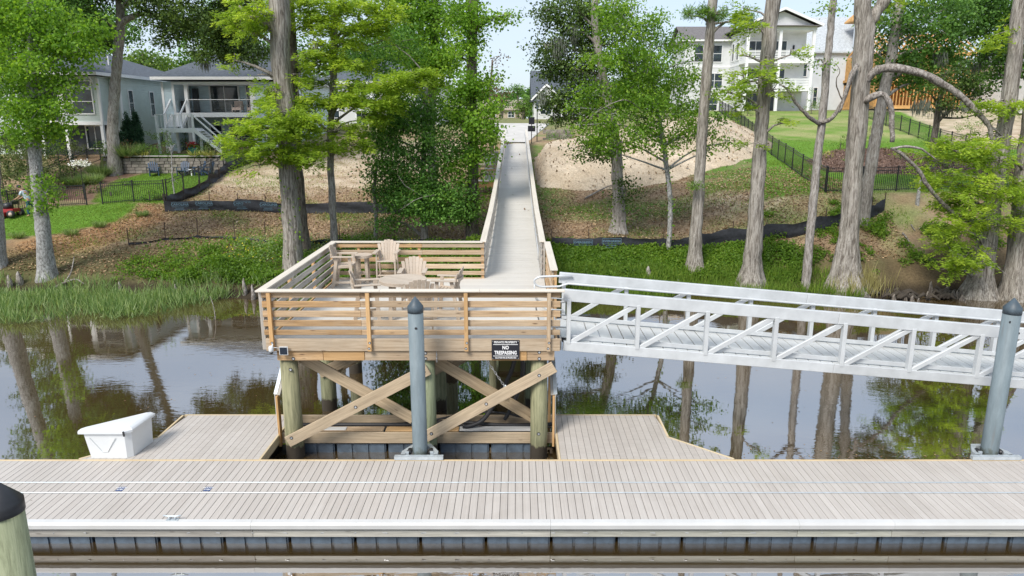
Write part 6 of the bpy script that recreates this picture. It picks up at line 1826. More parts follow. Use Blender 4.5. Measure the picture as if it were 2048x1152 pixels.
# ---------------------------------------------------------------- white house behind the cypresses
h3 = thing("white_house", (-15, 80, 6.5), "white house with a grey hip roof glimpsed behind the young cypress", "house")
MB().box(-22, -8.5, 80, 92, 6.2, 11.6).build("wall", M_SIDW, h3)
hip_roof(-22, -8.5, 80, 92, 11.7, 2.6).build("roof", M_SHING, h3)
fascia(-22, -8.5, 80, 92, 11.7).build("gutter", M_TRIM, h3)
for x in (-20, -17, -13.5, -10.5):
    window(h3, x, 10.2, 1.1, 1.6, 79.99, cols=2, rows=2); window(h3, x, 7.9, 1.1, 1.5, 79.99, cols=2, rows=2)
MB().box(-16, -12, 78.2, 80, 8.9, 9.2).build("porch_roof", M_TRIM, h3)
posts(h3, [(-15.9, 78.3), (-14, 78.3), (-12.1, 78.3)], 6.2, 8.9, .2, M_TRIM)

# ---------------------------------------------------------------- three storey house on the right
ZR = 8.65; fl = [8.65, 11.35, 14.45]; ZT = 17.65
h4 = thing("three_storey_house", (28, 88, 8.7), "off white three storey house with stacked balconies under a gable", "house")
xa, xb = 26.2, 33.9
MB().box(xa, xb, 87.6, 99, ZR - .6, ZT).build("wall", M_SIDW, h4)
MB().box(20.6, xa - .005, 91.4, 99, ZR - .6, ZT - .6).build("wing_wall", M_SIDW, h4)
MB().box(20.55, xa, 91.36, 91.40, 13.95, 14.15).build("trim_band", M_TRIM, h4)
MB().box(xa - .04, xa, 87.7, 91.35, 13.95, 14.15).build("trim_band", M_TRIM, h4)
for k, z in enumerate(fl[1:]):
    MB().box(xa - .05, xb + .05, 85.0, 87.59, z - .42, z).build("balcony_floor", M_TRIM, h4)
    for zz in (.12, .30, .48, .66, .84):
        beam("rail_slat", (xa, 85.08, z + zz), (xb, 85.08, z + zz), .04, .10, M_TRIM, h4, ch=0)
        beam("rail_slat", (xa + .02, 85.15, z + zz), (xa + .02, 87.5, z + zz), .04, .10, M_TRIM, h4, ch=0)
        beam("rail_slat", (xb - .02, 85.15, z + zz), (xb - .02, 87.5, z + zz), .04, .10, M_TRIM, h4, ch=0)
    beam("rail_cap", (xa, 85.08, z + .96), (xb, 85.08, z + .96), .12, .05, M_TRIM, h4, ch=0)
    for x in (28.0, 32.1): beam("rail_post", (x, 85.12, z), (x, 85.12, z + .95), .10, .10, M_TRIM, h4, up=UPY)
for z0, z1 in ((ZR - .5, fl[1] - .42), (fl[1], fl[2] - .42), (fl[2], ZT - .05)):
    posts(h4, [(xa + .12, 85.14), (30.0, 85.14), (xb - .12, 85.14)], z0, z1, .30, M_TRIM)
MB().box(xa - .1, xb + .1, 84.95, 87.6, ZT - .05, ZT + .35).build("frieze", M_TRIM, h4)
g_ = MB().add([(xa - .1, 85.05, ZT + .36), (xb + .1, 85.05, ZT + .36), ((xa + xb) / 2, 85.05, ZT + 1.95), (xa - .1, 85.3, ZT + .36), (xb + .1, 85.3, ZT + .36), ((xa + xb) / 2, 85.3, ZT + 1.95)], [(0, 1, 2), (3, 5, 4), (0, 3, 4, 1), (1, 4, 5, 2), (0, 2, 5, 3)])
g_.build("gable", M_SIDW, h4)
hip_roof(xa, xb, 85, 99, ZT + .42, 1.75, .55, 'y', .1).build("roof", M_SHING2, h4)
for s, x in ((1, xa - .6), (-1, xb + .6)):
    beam("barge_board", (x, 84.4, ZT + .40), ((xa + xb) / 2, 84.4, ZT + 2.2), .08, .26, M_TRIM, h4)
hip_roof(20.6, xa + 1, 91.4, 99, ZT - .45, 2.0, .45, 'x').build("wing_roof", M_SHING2, h4)
gable_end(h4, M_SIDW, 'x', 20.6, 91.4, 99, ZT - .45, 2.0, .45)
beam("gutter", (20.1, 90.9, ZT - .55), (xa + .2, 90.9, ZT - .55), .12, .2, M_TRIM, h4)
window(h4, 24.6, 15.6, 1.0, 1.9, 91.38, rows=2); window(h4, 22.3, 15.6, 1.0, 1.9, 91.38, rows=2)
window(h4, 24.4, 12.4, 1.9, 1.7, 91.38, cols=2, rows=2); window(h4, 24.4, 9.6, 1.0, 1.5, 91.38, rows=2)
for y in (88.4, 90.2): window(h4, y, 15.6, .8, 1.9, xa, axis='x', face=-1, rows=2)
window(h4, 89.3, 12.4, 1.7, 1.8, xa, axis='x', face=-1, cols=3, rows=2)
for z in fl[1:]:
    window(h4, 28.0, z + 1.15, 1.9, 2.1, 87.58, cols=2, rows=1, name="glass_door", fw=.14)
    window(h4, 30.9, z + 1.15, 1.4, 2.1, 87.58, cols=1, rows=1, name="glass_door", fw=.14)
window(h4, 28.0, ZR + 1.1, 1.7, 2.0, 87.58, cols=2, rows=1, name="glass_door", fw=.12)
window(h4, 30.3, ZR + 1.1, 1.2, 2.0, 87.58, cols=1, rows=1, name="glass_door", fw=.12)
MB().box(32.35, 32.55, 87.50, 87.58, fl[2] + 1.3, fl[2] + 1.75).build("wall_lamp", M_IRON, h4)

# ---------------------------------------------------------------- wrapped house and timber framing
h5 = thing("wrapped_house", (40, 98, 8.9), "unfinished house in white wrap with a pale unshingled roof beside the three storey house", "house")
MB().box(35.6, 48.0, 97, 108, 8.2, 16.2).build("wall", M_WRAP, h5)
hip_roof(35.6, 48, 97, 108, 16.3, 5.0, .4, 'x').build("roof", M_UNDER, h5)
MB().box(43.6, 46.2, 95.9, 97.1, 8.2, 20.2).build("dormer_wall", M_WRAP, h5)
hip_roof(43.6, 46.2, 95.8, 99, 20.2, 1.5, .35, 'y').build("dormer_roof", M_OSB, h5)
gable_end(h5, M_WRAP, 'y', 95.9, 43.6, 46.2, 20.2, 1.5, .35); gable_end(h5, M_WRAP, 'x', 35.6, 97, 108, 16.3, 5.0, .4)
beam("rake_board", (36.0, 96.5, 16.0), (36.0, 96.5, 18.2), .15, .3, M_OSB, h5, up=UPY)
MB().box(42.8, 48.1, 95.6, 97.0, 12.4, 12.7).build("porch_beam", M_OSB, h5)
window(h5, 39.3, 10.6, .45, 2.4, 96.98, rows=2); window(h5, 37.6, 14.2, .6, 1.9, 96.98, rows=2)
window(h5, 46.4, 10.3, .9, 2.0, 96.98, cols=2, rows=2)

h6 = thing("timber_frame_house", (49, 90, 9.4), "house under construction showing orange framing studs and sheathing", "house")
for zf in (9.3, 12.4, 15.5):
    MB().box(43.0, 54.5, 88.0, 97, zf - .3, zf).build("floor_deck", M_FRAMEW, h6)
for k in range(29):
    x = 43.1 + k * .4
    for z0 in (9.3, 12.4): beam("stud", (x, 88.1, z0 + .05), (x, 88.1, z0 + 2.75), .06, .14, M_FRAMEW, h6, up=UPY, ch=0)
for z0 in (12.0, 15.1, 9.35):
    beam("plate", (43, 88.1, z0 - .0 if z0 != 9.35 else 9.36), (54.5, 88.1, z0 if z0 != 9.35 else 9.36), .15, .08, M_FRAMEW, h6, ch=0)
MB().box(43.0, 54.5, 92.0, 92.2, 9.3, 15.2).build("sheathing", M_OSB, h6)
MB().box(47.6, 50.4, 88.15, 88.25, 12.4, 15.1).build("sheathing", M_OSB, h6)
MB().box(43, 43.2, 88.2, 97, 9.3, 15.2).build("sheathing", M_OSB, h6)
for k in range(16):
    x = 43.2 + k * .75
    beam("rafter", (x, 87.6, 15.4), (x, 92.5, 18.0), .06, .2, M_FRAMEW, h6, ch=0)
    beam("rafter", (x, 97.4, 15.4), (x, 92.5, 18.0), .06, .2, M_FRAMEW, h6, ch=0)

h7 = thing("edge_house", (60, 82, 9), "pale wrapped house with mint window trim at the right edge", "house")
MB().box(55.5, 66, 80, 92, 8.4, 13.6).build("wall", M_SIDW, h7)
M_MINT = plain("mint window trim", (0.32, 0.62, 0.55), .6)
hip_roof(55.5, 66, 80, 92, 13.8, 3.0).build("roof", M_SHING2, h7)
beam("fascia", (55, 79.4, 13.7), (66.5, 79.4, 13.7), .1, .25, M_OSB, h7)
f_ = window(h7, 57.2, 11.3, 1.0, 2.1, 79.98, cols=1, rows=3, fw=.2)
f_.data.materials[0] = M_MINT

# ---------------------------------------------------------------- far houses at the head of the boardwalk
h8 = thing("gabled_house", (6, 112, 7.9), "white gabled house with a dark blue roof right of the boardwalk's far end", "house")
MB().box(2.6, 11.5, 110, 122, 7.2, 10.6).build("wall", M_SIDW, h8)
hip_roof(2.6, 11.5, 112, 124, 10.7, 4.6, .5, 'x').build("roof", M_SHING, h8)
gable_end(h8, M_SIDW, 'x', 2.6, 112, 124, 10.7, 4.6, .5)
MB().box(2.5, 6.2, 108.6, 110, 7.2, 10.4).build("front_wing", M_SIDW, h8)
hip_roof(2.5, 6.2, 108.6, 114, 10.5, 2.2, .4, 'y').build("wing_roof", M_SHING, h8)
gg = MB().add([(2.5, 108.58, 10.5), (6.2, 108.58, 10.5), (4.35, 108.58, 12.5)], [(0, 1, 2)]); gg.build("gable", M_SIDW, h8)
for sx in (2.1, 6.6): beam("barge_board", (sx, 108.15, 10.55), (4.35, 108.15, 12.75), .08, .25, M_TRIM, h8)
window(h8, 4.3, 9.2, 1.6, 1.3, 108.58, cols=2, rows=2); window(h8, 8.4, 9.0, 1.5, 1.5, 109.98, cols=2, rows=2)
MB().box(6.4, 11.6, 108.2, 108.5, 9.9, 10.3).build("porch_beam", M_TRIM, h8)
posts(h8, [(6.6, 108.4), (9, 108.4), (11.4, 108.4)], 7.2, 9.9, .22, M_TRIM)
h9 = thing("tan_house", (-4, 150, 8), "low tan house with a pale brown roof far beyond the boardwalk", "house")
M_TAN = siding_mat("tan siding", (0.50, 0.42, 0.30)); M_TROOF = shingles("pale brown shingles", (0.36, 0.30, 0.25))
MB().box(-9, 1.2, 150, 158, 7.2, 9.7).build("wall", M_TAN, h9)
hip_roof(-9, 1.2, 150, 158, 9.8, 2.0, .5, 'x').build("roof", M_TROOF, h9)
gable_end(h9, M_TAN, 'x', 1.1, 150, 158, 9.8, 2.0, .5); gable_end(h9, M_TAN, 'x', -9, 150, 158, 9.8, 2.0, .5)
window(h9, -5, 8.8, 1.2, 1.1, 149.98, cols=2); window(h9, -1.2, 8.8, 1.2, 1.1, 149.98, cols=2)
hA = thing("white_cottage", (-13, 132, 8), "small white house end showing between trees left of the boardwalk's end", "house")
MB().box(-13, -7.6, 132, 140, 7.2, 10.8).build("wall", M_SIDW, hA)
hip_roof(-13, -7.6, 132, 140, 10.9, 2.2, .4, 'y').build("roof", M_SHING, hA)
gable_end(hA, M_SIDW, 'y', 132, -13, -7.6, 10.9, 2.2, .4)
window(hA, -10.2, 9.2, 1.2, 1.4, 131.98, cols=2)

# ================================================================== FENCES
M_FENCE = M_IRON
def resample(pts, d):
    out_ = [Vector(pts[0])]
    for a, b2 in zip(pts[:-1], pts[1:]):
        a, b2 = Vector(a), Vector(b2)
        n = max(1, round((b2 - a).length / d))
        for k in range(1, n + 1): out_.append(a.lerp(b2, k / n))
    return out_

def picket_fence(label, pts, hgt=1.2, pitch=.105, single=True, group="black picket fences round the gardens", bay=2.3, pw=.018):
    p2 = [Vector((p[0], p[1], 0)) for p in pts]
    nodes = resample(p2, bay)
    c = nodes[len(nodes) // 2]
    t = thing("picket_fence", (c.x, c.y, gz(c.x, c.y)), label, "fence", group)
    lump = MB()
    for q in nodes:
        z = gz(q.x, q.y)
        beam("post", (q.x, q.y, z - .1), (q.x, q.y, z + hgt + .06), .065, .065, M_FENCE, t, up=UPY)
        MB().box(q.x - .042, q.x + .042, q.y - .042, q.y + .042, z + hgt + .06, z + hgt + .085).build("post_cap", M_FENCE, t)
    for a, b2 in zip(nodes[:-1], nodes[1:]):
        za, zb = gz(a.x, a.y), gz(b2.x, b2.y)
        d = (b2 - a)
        for hh in (hgt, hgt - .17, .12):
            beam("fence_rail", (a.x, a.y, za + hh), (b2.x, b2.y, zb + hh), .03, .035, M_FENCE, t, ch=0)
        n = int(d.length / (pitch if single else .15))
        for k in range(1, n):
            q = a.lerp(b2, k / n); z = za + (zb - za) * k / n
            if single: beam("picket", (q.x, q.y, z + .05), (q.x, q.y, z + hgt + .01), pw, pw, M_FENCE, t, up=UPY, ch=0)
            else: lump.bar((q.x, q.y, z + .05), (q.x, q.y, z + hgt + .01), .012, .012, (0, 1, 0))
    if lump.v: lump.build("far_pickets", M_FENCE, t, kind="stuff")
    return t

fr = lambda px, py: tuple(PG(px, py)[:2])
picket_fence("black picket fence left of the lawn gap, behind the person with the mower", [fr(-60, 440), fr(20, 425), fr(80, 416), fr(174, 411)], 1.2)
picket_fence("black picket fence in front of the lawn below the blue house", [fr(206, 409), fr(330, 403)], 1.25)
picket_fence("black picket fence climbing the slope beside the pale blue house", [fr(335, 402), fr(400, 372), fr(470, 328), fr(510, 306)], 1.25, single=False)
picket_fence("black fence run among shrubs by the big grey oak", [fr(92, 372), fr(150, 345), fr(225, 310), fr(300, 288), fr(326, 284)], 1.2, single=False)
picket_fence("black picket fence along the near side of the right lawn", [(16.6, 38.3), (20.5, 38.6), (26, 39.6), (33, 41.2), (44, 43.5)], 1.3)
picket_fence("black fence running up the hill from the corner left of the right lawn", [(16.6, 38.45), (17.6, 46), (19.4, 59), (21.8, 73), (23.2, 84)], 1.3, single=False)
picket_fence("black fence between the right lawn and the sandy lot", [fr(1735, 236), fr(1800, 262), fr(1900, 300), fr(1990, 326), fr(2060, 340)], 1.3, single=False)

def silt_fence(label, pts, hgt=.62, seed=1, logos=(), stake_over=.35, sag=.10, bay=1.9, wave=.07):
    p2 = [Vector((p[0], p[1], 0)) for p in pts]
    nodes = resample(p2, bay)
    c = nodes[len(nodes) // 2]
    t = thing("silt_fence", (c.x, c.y, gz(c.x, c.y)), label, "silt fence", "black silt fences on the slope")
    m = MB()
    rows = 5
    cols = []
    rs = random.Random(seed)
    for i, (a, b2) in enumerate(zip(nodes[:-1], nodes[1:])):
        n = 9
        d = (b2 - a).normalized(); nr = Vector((-d.y, d.x, 0))
        hh = rs.uniform(.85, 1.05)
        for k in range(n + (1 if i == len(nodes) - 2 else 0)):
            u = k / n
            q = a.lerp(b2, u)
            top = hgt * (hh if hasattr(hgt, 'real') else 1) * (1 - sag * 4 * u * (1 - u) * rs.uniform(.7, 1.3))
            col = []
            for r_ in range(rows):
                f = r_ / (rows - 1)
                off = nr * (math.sin(r_ * 1.9 + i * 1.3 + u * 4 + seed) * wave * math.sin(math.pi * u) * .8 + rs.uniform(-.012, .012))
                w_ = q + off
                col.append((w_.x, w_.y, gz(w_.x, w_.y) - .04 + top * f))
            cols.append(col)
    vs = [p for c_ in cols for p in c_]
    fs = [(i * rows + r_, (i + 1) * rows + r_, (i + 1) * rows + r_ + 1, i * rows + r_ + 1) for i in range(len(cols) - 1) for r_ in range(rows - 1)]
    m.add(vs, fs).build("fabric", M_SILT, t, True)
    for q in nodes:
        z = gz(q.x, q.y)
        beam("stake", (q.x, q.y + .05, z - .1), (q.x + rs.uniform(-.05, .05), q.y + .05, z + hgt + stake_over * rs.uniform(.6, 1.2)), .035, .035, M_STAKE, t, up=UPY, ch=0)
    for (x, y, body) in logos:
        z = gz(x, y)
        M = Matrix.Translation((x, y - .17, z + hgt * .60)) @ Matrix.Rotation(R(86), 4, 'X')
        text_mesh("lettering", body, .19 if len(body) < 9 else .15, M_INK, M, t, .03, 1.1)
        fm = MB()
        w_, h_ = .48, .13
        for a in ((-w_, w_, -h_ - .01, -h_ + .01), (-w_, w_, h_ - .01, h_ + .01), (-w_, -w_ + .02, -h_, h_), (w_ - .02, w_, -h_, h_)):
            fm.box(x + a[0], x + a[1], y - .176, y - .171, z + hgt * .60 + a[2], z + hgt * .60 + a[3])
        fm.build("print_border", M_INK, t)
        for k, wd in ((0, .28), (1, .34)):
            MB().box(x - wd, x + wd * .8, y - .176, y - .171, z + hgt * (.30 - .13 * k), z + hgt * (.30 - .13 * k) + .028).build("print_line", M_INK, t)
    return t

A = PG(330, 424); B = PG(745, 428)
silt_fence("black printed silt fence crossing the brown slope behind the thick cypress", [tuple(A[:2]), tuple(PG(420, 422)[:2]), tuple(PG(590, 428)[:2]), tuple(B[:2]), tuple(PG(935, 434)[:2])], .74, 3,
           [(*[v for v in PG(px, py)[:2]], "CAROLINA") for px, py in ((364, 424), (412, 422), (488, 422), (540, 424))], .35, .05)
silt_fence("crumpled black silt fence climbing beside the garden fence", [tuple(PG(333, 416)[:2]), tuple(PG(400, 386)[:2]), tuple(PG(455, 346)[:2]), tuple(PG(530, 312)[:2])], .75, 5, (), .1, .12, wave=.2)
silt_fence("low sagging black silt fence with rusty stakes above the left bank", [tuple(PG(257, 492)[:2]), tuple(PG(330, 482)[:2]), tuple(PG(395, 477)[:2]), tuple(PG(470, 480)[:2]), tuple(PG(590, 486)[:2])], .20, 7, (), .75, .25)
silt_fence("black silt fence sagging just behind the platform's back rail", [tuple(PG(590, 492)[:2]), tuple(PG(680, 494)[:2]), tuple(PG(790, 492)[:2]), tuple(PG(930, 494)[:2])], .42, 9, (), .8, .25)
silt_fence("long black silt fence curving up the right bank behind the cypress trunks", [tuple(PG(1104, 503)[:2]), tuple(PG(1250, 502)[:2]), tuple(PG(1400, 498)[:2]), tuple(PG(1530, 482)[:2]), tuple(PG(1650, 462)[:2]), tuple(PG(1740, 440)[:2]), tuple(PG(1768, 424)[:2])], .78, 11,
           [(*[v for v in PG(px, py)[:2]], "EVERGREEN") for px, py in ((1165, 503), (1222, 502))], .3, .10)

# ================================================================== GARDEN
def clump(name, label, cat, px, py, hgt, rad, n, mat, L=.35, W=.02, group=None, spread=.5, up=1.0):
    p = PG(px, py)
    t = thing(name, p, label, cat, group)
    a = RNG.uniform(0, 2 * math.pi, n); r = rad * .45 * np.sqrt(RNG.random(n))
    C = np.stack([r * np.cos(a), r * np.sin(a), np.zeros(n)], 1)
    D = np.stack([np.cos(a) * spread, np.sin(a) * spread, up * np.ones(n)], 1) + RNG.normal(size=(n, 3)) * .25
    obj_mesh("blades", leaf_mesh("blades", C, D, rdir(n), hgt * RNG.uniform(.6, 1.2, n), W, RNG.random(n), mat), t, p)
    MB().tube([p + Vector((0, 0, -.05)), p + Vector((0, 0, .10))], rad * .2, 8).build("crown_base", M_SOIL, t)
    return t
def bush(name, label, cat, px, py, rx, rz, mat, n=26, group=None, per=3.0, L=.11, W=.07, lift=.9, stem=True):
    p = PG(px, py)
    t = thing(name, p, label, cat, group)
    bl = [((p.x, p.y, p.z + rz * lift), (rx, rx * .9, rz), 1)]
    P0, own, Aa = crown_broad(bl, per, n, (.13, .13, .10), L, W)
    obj_mesh("foliage", leaf_mesh("foliage", Aa[0] - np.array(p), *Aa[1:], mat), t, p)
    if stem: MB().tube([p + Vector((0, 0, -.15)), p + Vector((0, 0, rz * lift))], [.05, .03], 6).build("stem", M_BARKD, t)
    return t
# retaining wall of stone blocks
rw = thing("garden_wall", (-25, 51.4, 4.1), "low curved stone retaining wall with a pale coping below the blue house", "wall")
for row in range(5):
    k = 0
    x = -29.6 + (row % 2) * .22
    while x < -21.2:
        L = random.uniform(.26, .62)
        yy = 51.38 + .012 * (x + 25) ** 2 + random.uniform(-.025, .025)
        beam("stone", (x + .01, yy, 4.05 + row * .215), (x + L - .01, yy, 4.05 + row * .215), .3, .205, M_STONE, rw, ch=.02)
        x += L
for k in range(12):
    x = -29.65 + k * .705
    beam("coping_stone", (x, 51.38 + .012 * (x + 25) ** 2, 5.17), (x + .695, 51.38 + .012 * (x + 25.6) ** 2, 5.17), .42, .08, M_COPING, rw, ch=.01)

for i, (px, py, hh) in enumerate(((241, 294, 1.9), (259, 294, 2.75), (277, 291, 2.85))):
    p = P(px, py, 55.0); p.z = gz(p.x, 55.0)
    t = thing("juniper_column", p, ["short dark column juniper nearest the grey oak trunk", "dark column juniper in the middle of the row by the sage house", "tall dark column juniper at the corner board of the sage house"][i], "shrub", "column junipers beside the sage house")
    bl = [((p.x, p.y, p.z + hh * f), (.42 * s, .42 * s, hh * .22), 1.3) for f, s in ((.18, .85), (.38, 1), (.58, .85), (.78, .6), (.94, .3))]
    P0, own, Aa = crown_broad(bl, 26, 34, (.06, .06, .10), .13, .06, -.8)
    obj_mesh("foliage", leaf_mesh("foliage", Aa[0] - np.array(p), *Aa[1:], M_LJUN), t, p)
    MB().tube([p + Vector((0, 0, -.1)), p + Vector((0, 0, hh * .9))], [.07, .02], 7).build("stem", M_BARKD, t)
for px, py, hh, rr, lab in ((205, 352, 1.0, 1.3, "arching grass clump left of the grey oak"), (182, 368, .8, 1.0, "grass clump below the arching one"), (258, 330, 1.1, 1.4, "tall soft grass clump right of the grey oak"), (238, 346, .7, .9, "small grass clump at the foot of the oak"), (150, 372, .8, 1.1, "grass clump beside the dark evergreen")):
    clump("fountain_grass", lab, "grass clump", px, py, hh, rr, 900, M_LGRS, W=.025, group="fountain grasses in the left garden", spread=.75)
for px, py, lab in ((143, 472, "green tuft on the pine straw nearest the pale sweetgum"), (200, 456, "small tuft in the middle of the pine straw"), (285, 434, "tuft on the pine straw below the garden fence"), (318, 400, "leafy tuft at the fence corner"), (36, 478, "low dark tuft at the lawn's lower edge")):
    clump("grass_tuft", lab, "grass clump", px, py, .42, .5, 260, M_LGRS, W=.022, group="tufts on the pine straw", spread=.6)
for px, py, lab in ((288, 346, "yellow striped plant before the garden wall's left end"), (394, 340, "yellow striped plant beside the navy chairs"), (240, 340, "pale striped plant near the grey oak"), (422, 330, "small yellow plant by the sloping fence")):
    clump("striped_lily", lab, "plant", px, py, .6, .7, 70, M_LYEL, W=.07, group="yellow striped plants in the garden", spread=.8)
bush("evergreen_shrub", "dark upright evergreen in front of the sage house", "shrub", 122, 352, .95, 1.9, M_LJUN, 30, per=4)
bush("viburnum_shrub", "leafy shrub hiding the left end of the white stairs", "shrub", 318, 312, 1.1, 1.1, M_LFAR, 26, per=3)
bush("garden_shrub", "rounded green shrub at the foot of the white stairs", "shrub", 372, 300, .8, .8, M_LFAR, 24)
bush("garden_shrub", "low shrub beside the lower stair newel", "shrub", 418, 302, 1.3, .45, M_LFAR, 24)
bush("garden_shrub", "bush at the right end of the garden wall", "shrub", 432, 322, .7, .7, M_LOLV, 24)
bush("garden_shrub", "dark bush by the front fence of the blue house lawn", "shrub", 300, 402, .8, .7, M_LDRK, 24)
bush("maple_shrub", "small layered maple in front of the sage house bay", "shrub", 185, 300, 1.5, .8, M_LFAR, 26, lift=1.6)
bush("privet_thicket", "big olive thicket at the left edge behind the mower", "shrub", 10, 395, 2.6, 2.6, M_LOLV, 34, per=3.2, L=.13)
bush("privet_thicket", "smaller olive thicket between the sweetgum and the fence", "shrub", 105, 378, 1.2, 1.0, M_LOLV, 30, per=3.2)
bush("hedge_shrub", "leafy bush against the lawn fence left of the mower", "shrub", -20, 425, 1.2, .8, M_LLAU, 30)
bush("hedge_shrub", "dark bush along the fence behind the person", "shrub", 60, 402, 1.8, .7, M_LFAR, 30)
bush("young_shrub", "bright young shrub beside the three storey house's right column", "shrub", 1622, 228, 1.1, 1.5, M_LFAR, 24, per=2)
bush("young_shrub", "low green shrub left of the three storey house columns", "shrub", 1495, 232, 1.0, .8, M_LFAR, 24, per=2)
bush("young_shrub", "small bush in the mulch bed right of the slender pale trunk", "shrub", 1680, 300, .8, .6, M_LFAR, 22, per=2)
bush("young_shrub", "reddish small bush in the mulch bed left of the arching limb", "shrub", 1738, 285, .7, .6, M_LBRZ, 22, per=2)
bush("young_shrub", "sapling leaves at the top of the sand heap's right edge", "shrub", 1470, 275, .9, .8, M_LLAU, 22, per=2)
bush("young_shrub", "low bush at the foot of the small dark live oak", "shrub", 1860, 290, 1.3, .7, M_LFAR, 22, per=2)
bush("young_shrub", "scrubby bush on the edge of the sandy lot", "shrub", 1940, 272, 1.4, .8, M_LFAR, 22, per=2)
bush("dark_shrub", "dark bush between the sign posts and the sand heap", "shrub", 1118, 288, 1.1, 1.1, M_LDRK, 26, per=2.5)
GARDEN = [(70, 335, 1.4, .9, M_LOLV, "olive bush behind the sweetgum trunk in the far left garden"), (35, 318, 1.6, 1.1, M_LDRK, "dark bush below the sage house porch"), (95, 318, 1.2, .9, M_LFAR, "light bush below the sage house porch posts"),
 (150, 318, 1.1, .8, M_LOLV, "bush left of the small layered maple"), (212, 318, .9, .6, M_LFAR, "bush tucked left of the grey oak's trunk"), (150, 352, .9, .6, M_LFAR, "leafy perennial below the small layered maple"), (195, 385, .8, .4, M_LOLV, "low planting at the top of the mulch path"),
 (130, 400, .9, .5, M_LFAR, "fern like clump under the white flower basket"), (90, 392, .9, .6, M_LDRK, "dark clump between the sweetgum and the flower basket"), (262, 318, .8, .6, M_LBRZ, "bronze bush at the left end of the garden wall"), (300, 318, .7, .5, M_LFAR, "light bush over the coping of the garden wall"),
 (345, 316, .5, .4, M_LOLV, "grey green bush over the middle of the garden wall"), (405, 314, .6, .4, M_LFAR, "leafy plant over the right part of the garden wall"), (20, 350, 1.6, 1.1, M_LOLV, "olive bush above the mower at the left edge"), (250, 372, .6, .35, M_LFAR, "low edging plant along the curved mulch bed"), (222, 392, .5, .3, M_LGRS, "pale edging plant near the lawn gap")]
for px, py, rx, rz, mm_, lab in GARDEN:
    bush("border_shrub", lab, "shrub", px, py, rx, rz, mm_, 26, "shrubs in the left garden borders", 3.2)
# thin willowy tree on the lawn
tree("willow_sapling", "thin willowy sapling with fine grey leaves on the small lawn", "tree", 44.0, (352, 402), [(346, 370), (344, 330), (342, 290)], [.05, .04, .03, .015],
     [(343, 300, 22, 22, 44, .8, .9), (345, 335, 26, 18, 44, .8, .8), (348, 362, 20, 8, 44, .6, .7)], 'broad', M_BARKP, M_LOLV, .2, 0, .3, 2.2, 16, .12, .03, n=8)
def pot(px, py, lab, glaze, flower, r=.28, h=.5):
    p = PG(px, py)
    t = thing("flower_pot", p, lab, "flower pot")
    MB().lathe(p, [(r * .7, -.02), (r, h * .9), (r * 1.08, h), (r * .9, h), (r * .85, h - .05)], 16).build("pot", glaze, t, True)
    for mat, nn, dz, nm in ((M_LFAR, 160, .05, "leaves"), (flower, 150, .22, "blossom")):
        C = np.array((0, 0, h + dz)) + RNG.normal(size=(nn, 3)) * np.array((r * .6, r * .6, .11))
        obj_mesh(nm, leaf_mesh(nm, C, rdir(nn), rdir(nn) + np.array((0, -.3, .6)), .13, .11, RNG.random(nn), mat), t, p)
pot(385, 308, "turquoise pot with red flowers on the garden wall", M_POTB, M_LRED)
pot(279, 306, "blue pot with red flowers left of the white stairs", M_POTB, M_LRED, .24, .4)
pot(434, 306, "pot of mauve flowers by the sloping garden fence", M_STONE, M_LPUR, .3, .35)
pot(456, 300, "small pot of red flowers at the top of the sloping fence", M_STONE, M_LRED, .2, .3)
p = PG(170, 400)
t = thing("flower_basket", p, "white flower basket on a thin black pole in the left garden", "flower basket")
MB().tube([p, p + Vector((0, 0, 2.0))], .02, 6).build("pole", M_IRON, t)
MB().lathe(p + Vector((0, 0, 1.9)), [(.05, 0), (.26, .18), (.28, .22), (.2, .22)], 12).build("basket", M_BARKD, t, True)
C = np.array((0, 0, 2.2)) + RNG.normal(size=(240, 3)) * np.array((.24, .24, .09))
obj_mesh("blossom", leaf_mesh("blossom", C, rdir(240), rdir(240) + np.array((0, -.3, .7)), .12, .11, RNG.random(240), M_LWHT), t, p)
# navy garden chairs by the wall
def adirondack(px, py, rz, lab):
    p = P(px, py, 50.5); p.z = gz(p.x, 50.5)
    t = thing("garden_chair", p, lab, "chair", "navy slatted chairs by the garden wall")
    Rm = Matrix.Translation(p) @ Matrix.Rotation(R(rz), 4, 'Z')
    T = lambda v: Rm @ Vector(v)
    for s in (-1, 1):
        beam("leg", T((.32, s * .28, 0)), T((.32, s * .28, .56)), .05, .09, M_NAVY, t, up=UPY); beam("leg", T((-.35, s * .25, 0)), T((.30, s * .25, .36)), .04, .1, M_NAVY, t)
        beam("armrest", T((-.3, s * .34, .57)), T((.38, s * .34, .57)), .13, .03, M_NAVY, t)
    for k in range(5): beam("seat_slat", T((.30 - k * .11, -.27, .37 - k * .035)), T((.30 - k * .11, .27, .37 - k * .035)), .095, .025, M_NAVY, t)
    for k in range(5):
        u = (k - 2) / 2
        beam("back_slat", T((-.2, u * .22, .2)), T((-.46, u * .27, .98 - .1 * u * u)), .10, .022, M_NAVY, t, up=UPY)
adirondack(308, 346, -60, "navy garden chair at the left end of the stone wall")
adirondack(366, 341, -90, "navy garden chair squarely in front of the stone wall")
adirondack(398, 341, -150, "navy garden chair turned sideways right of the square on one")
adirondack(414, 338, -170, "navy garden chair nearest the sloping fence")
q = P(383, 343, 50.4); q.z = gz(q.x, 50.4)
t = thing("side_table", q, "small white side table between the navy chairs", "table")
MB().lathe(q, [(.2, .42), (.2, .45)], 12).build("table_top", M_WHITEP, t); MB().tube([q, q + Vector((0, 0, .42))], .05, 8).build("leg", M_WHITEP, t)
p = PG(467, 298); p = Vector((P(452, 290, 55).x, 55, gz(P(452, 290, 55).x, 55)))
t = thing("patio_chair", p, "black wire patio chair under the blue house porch", "chair")
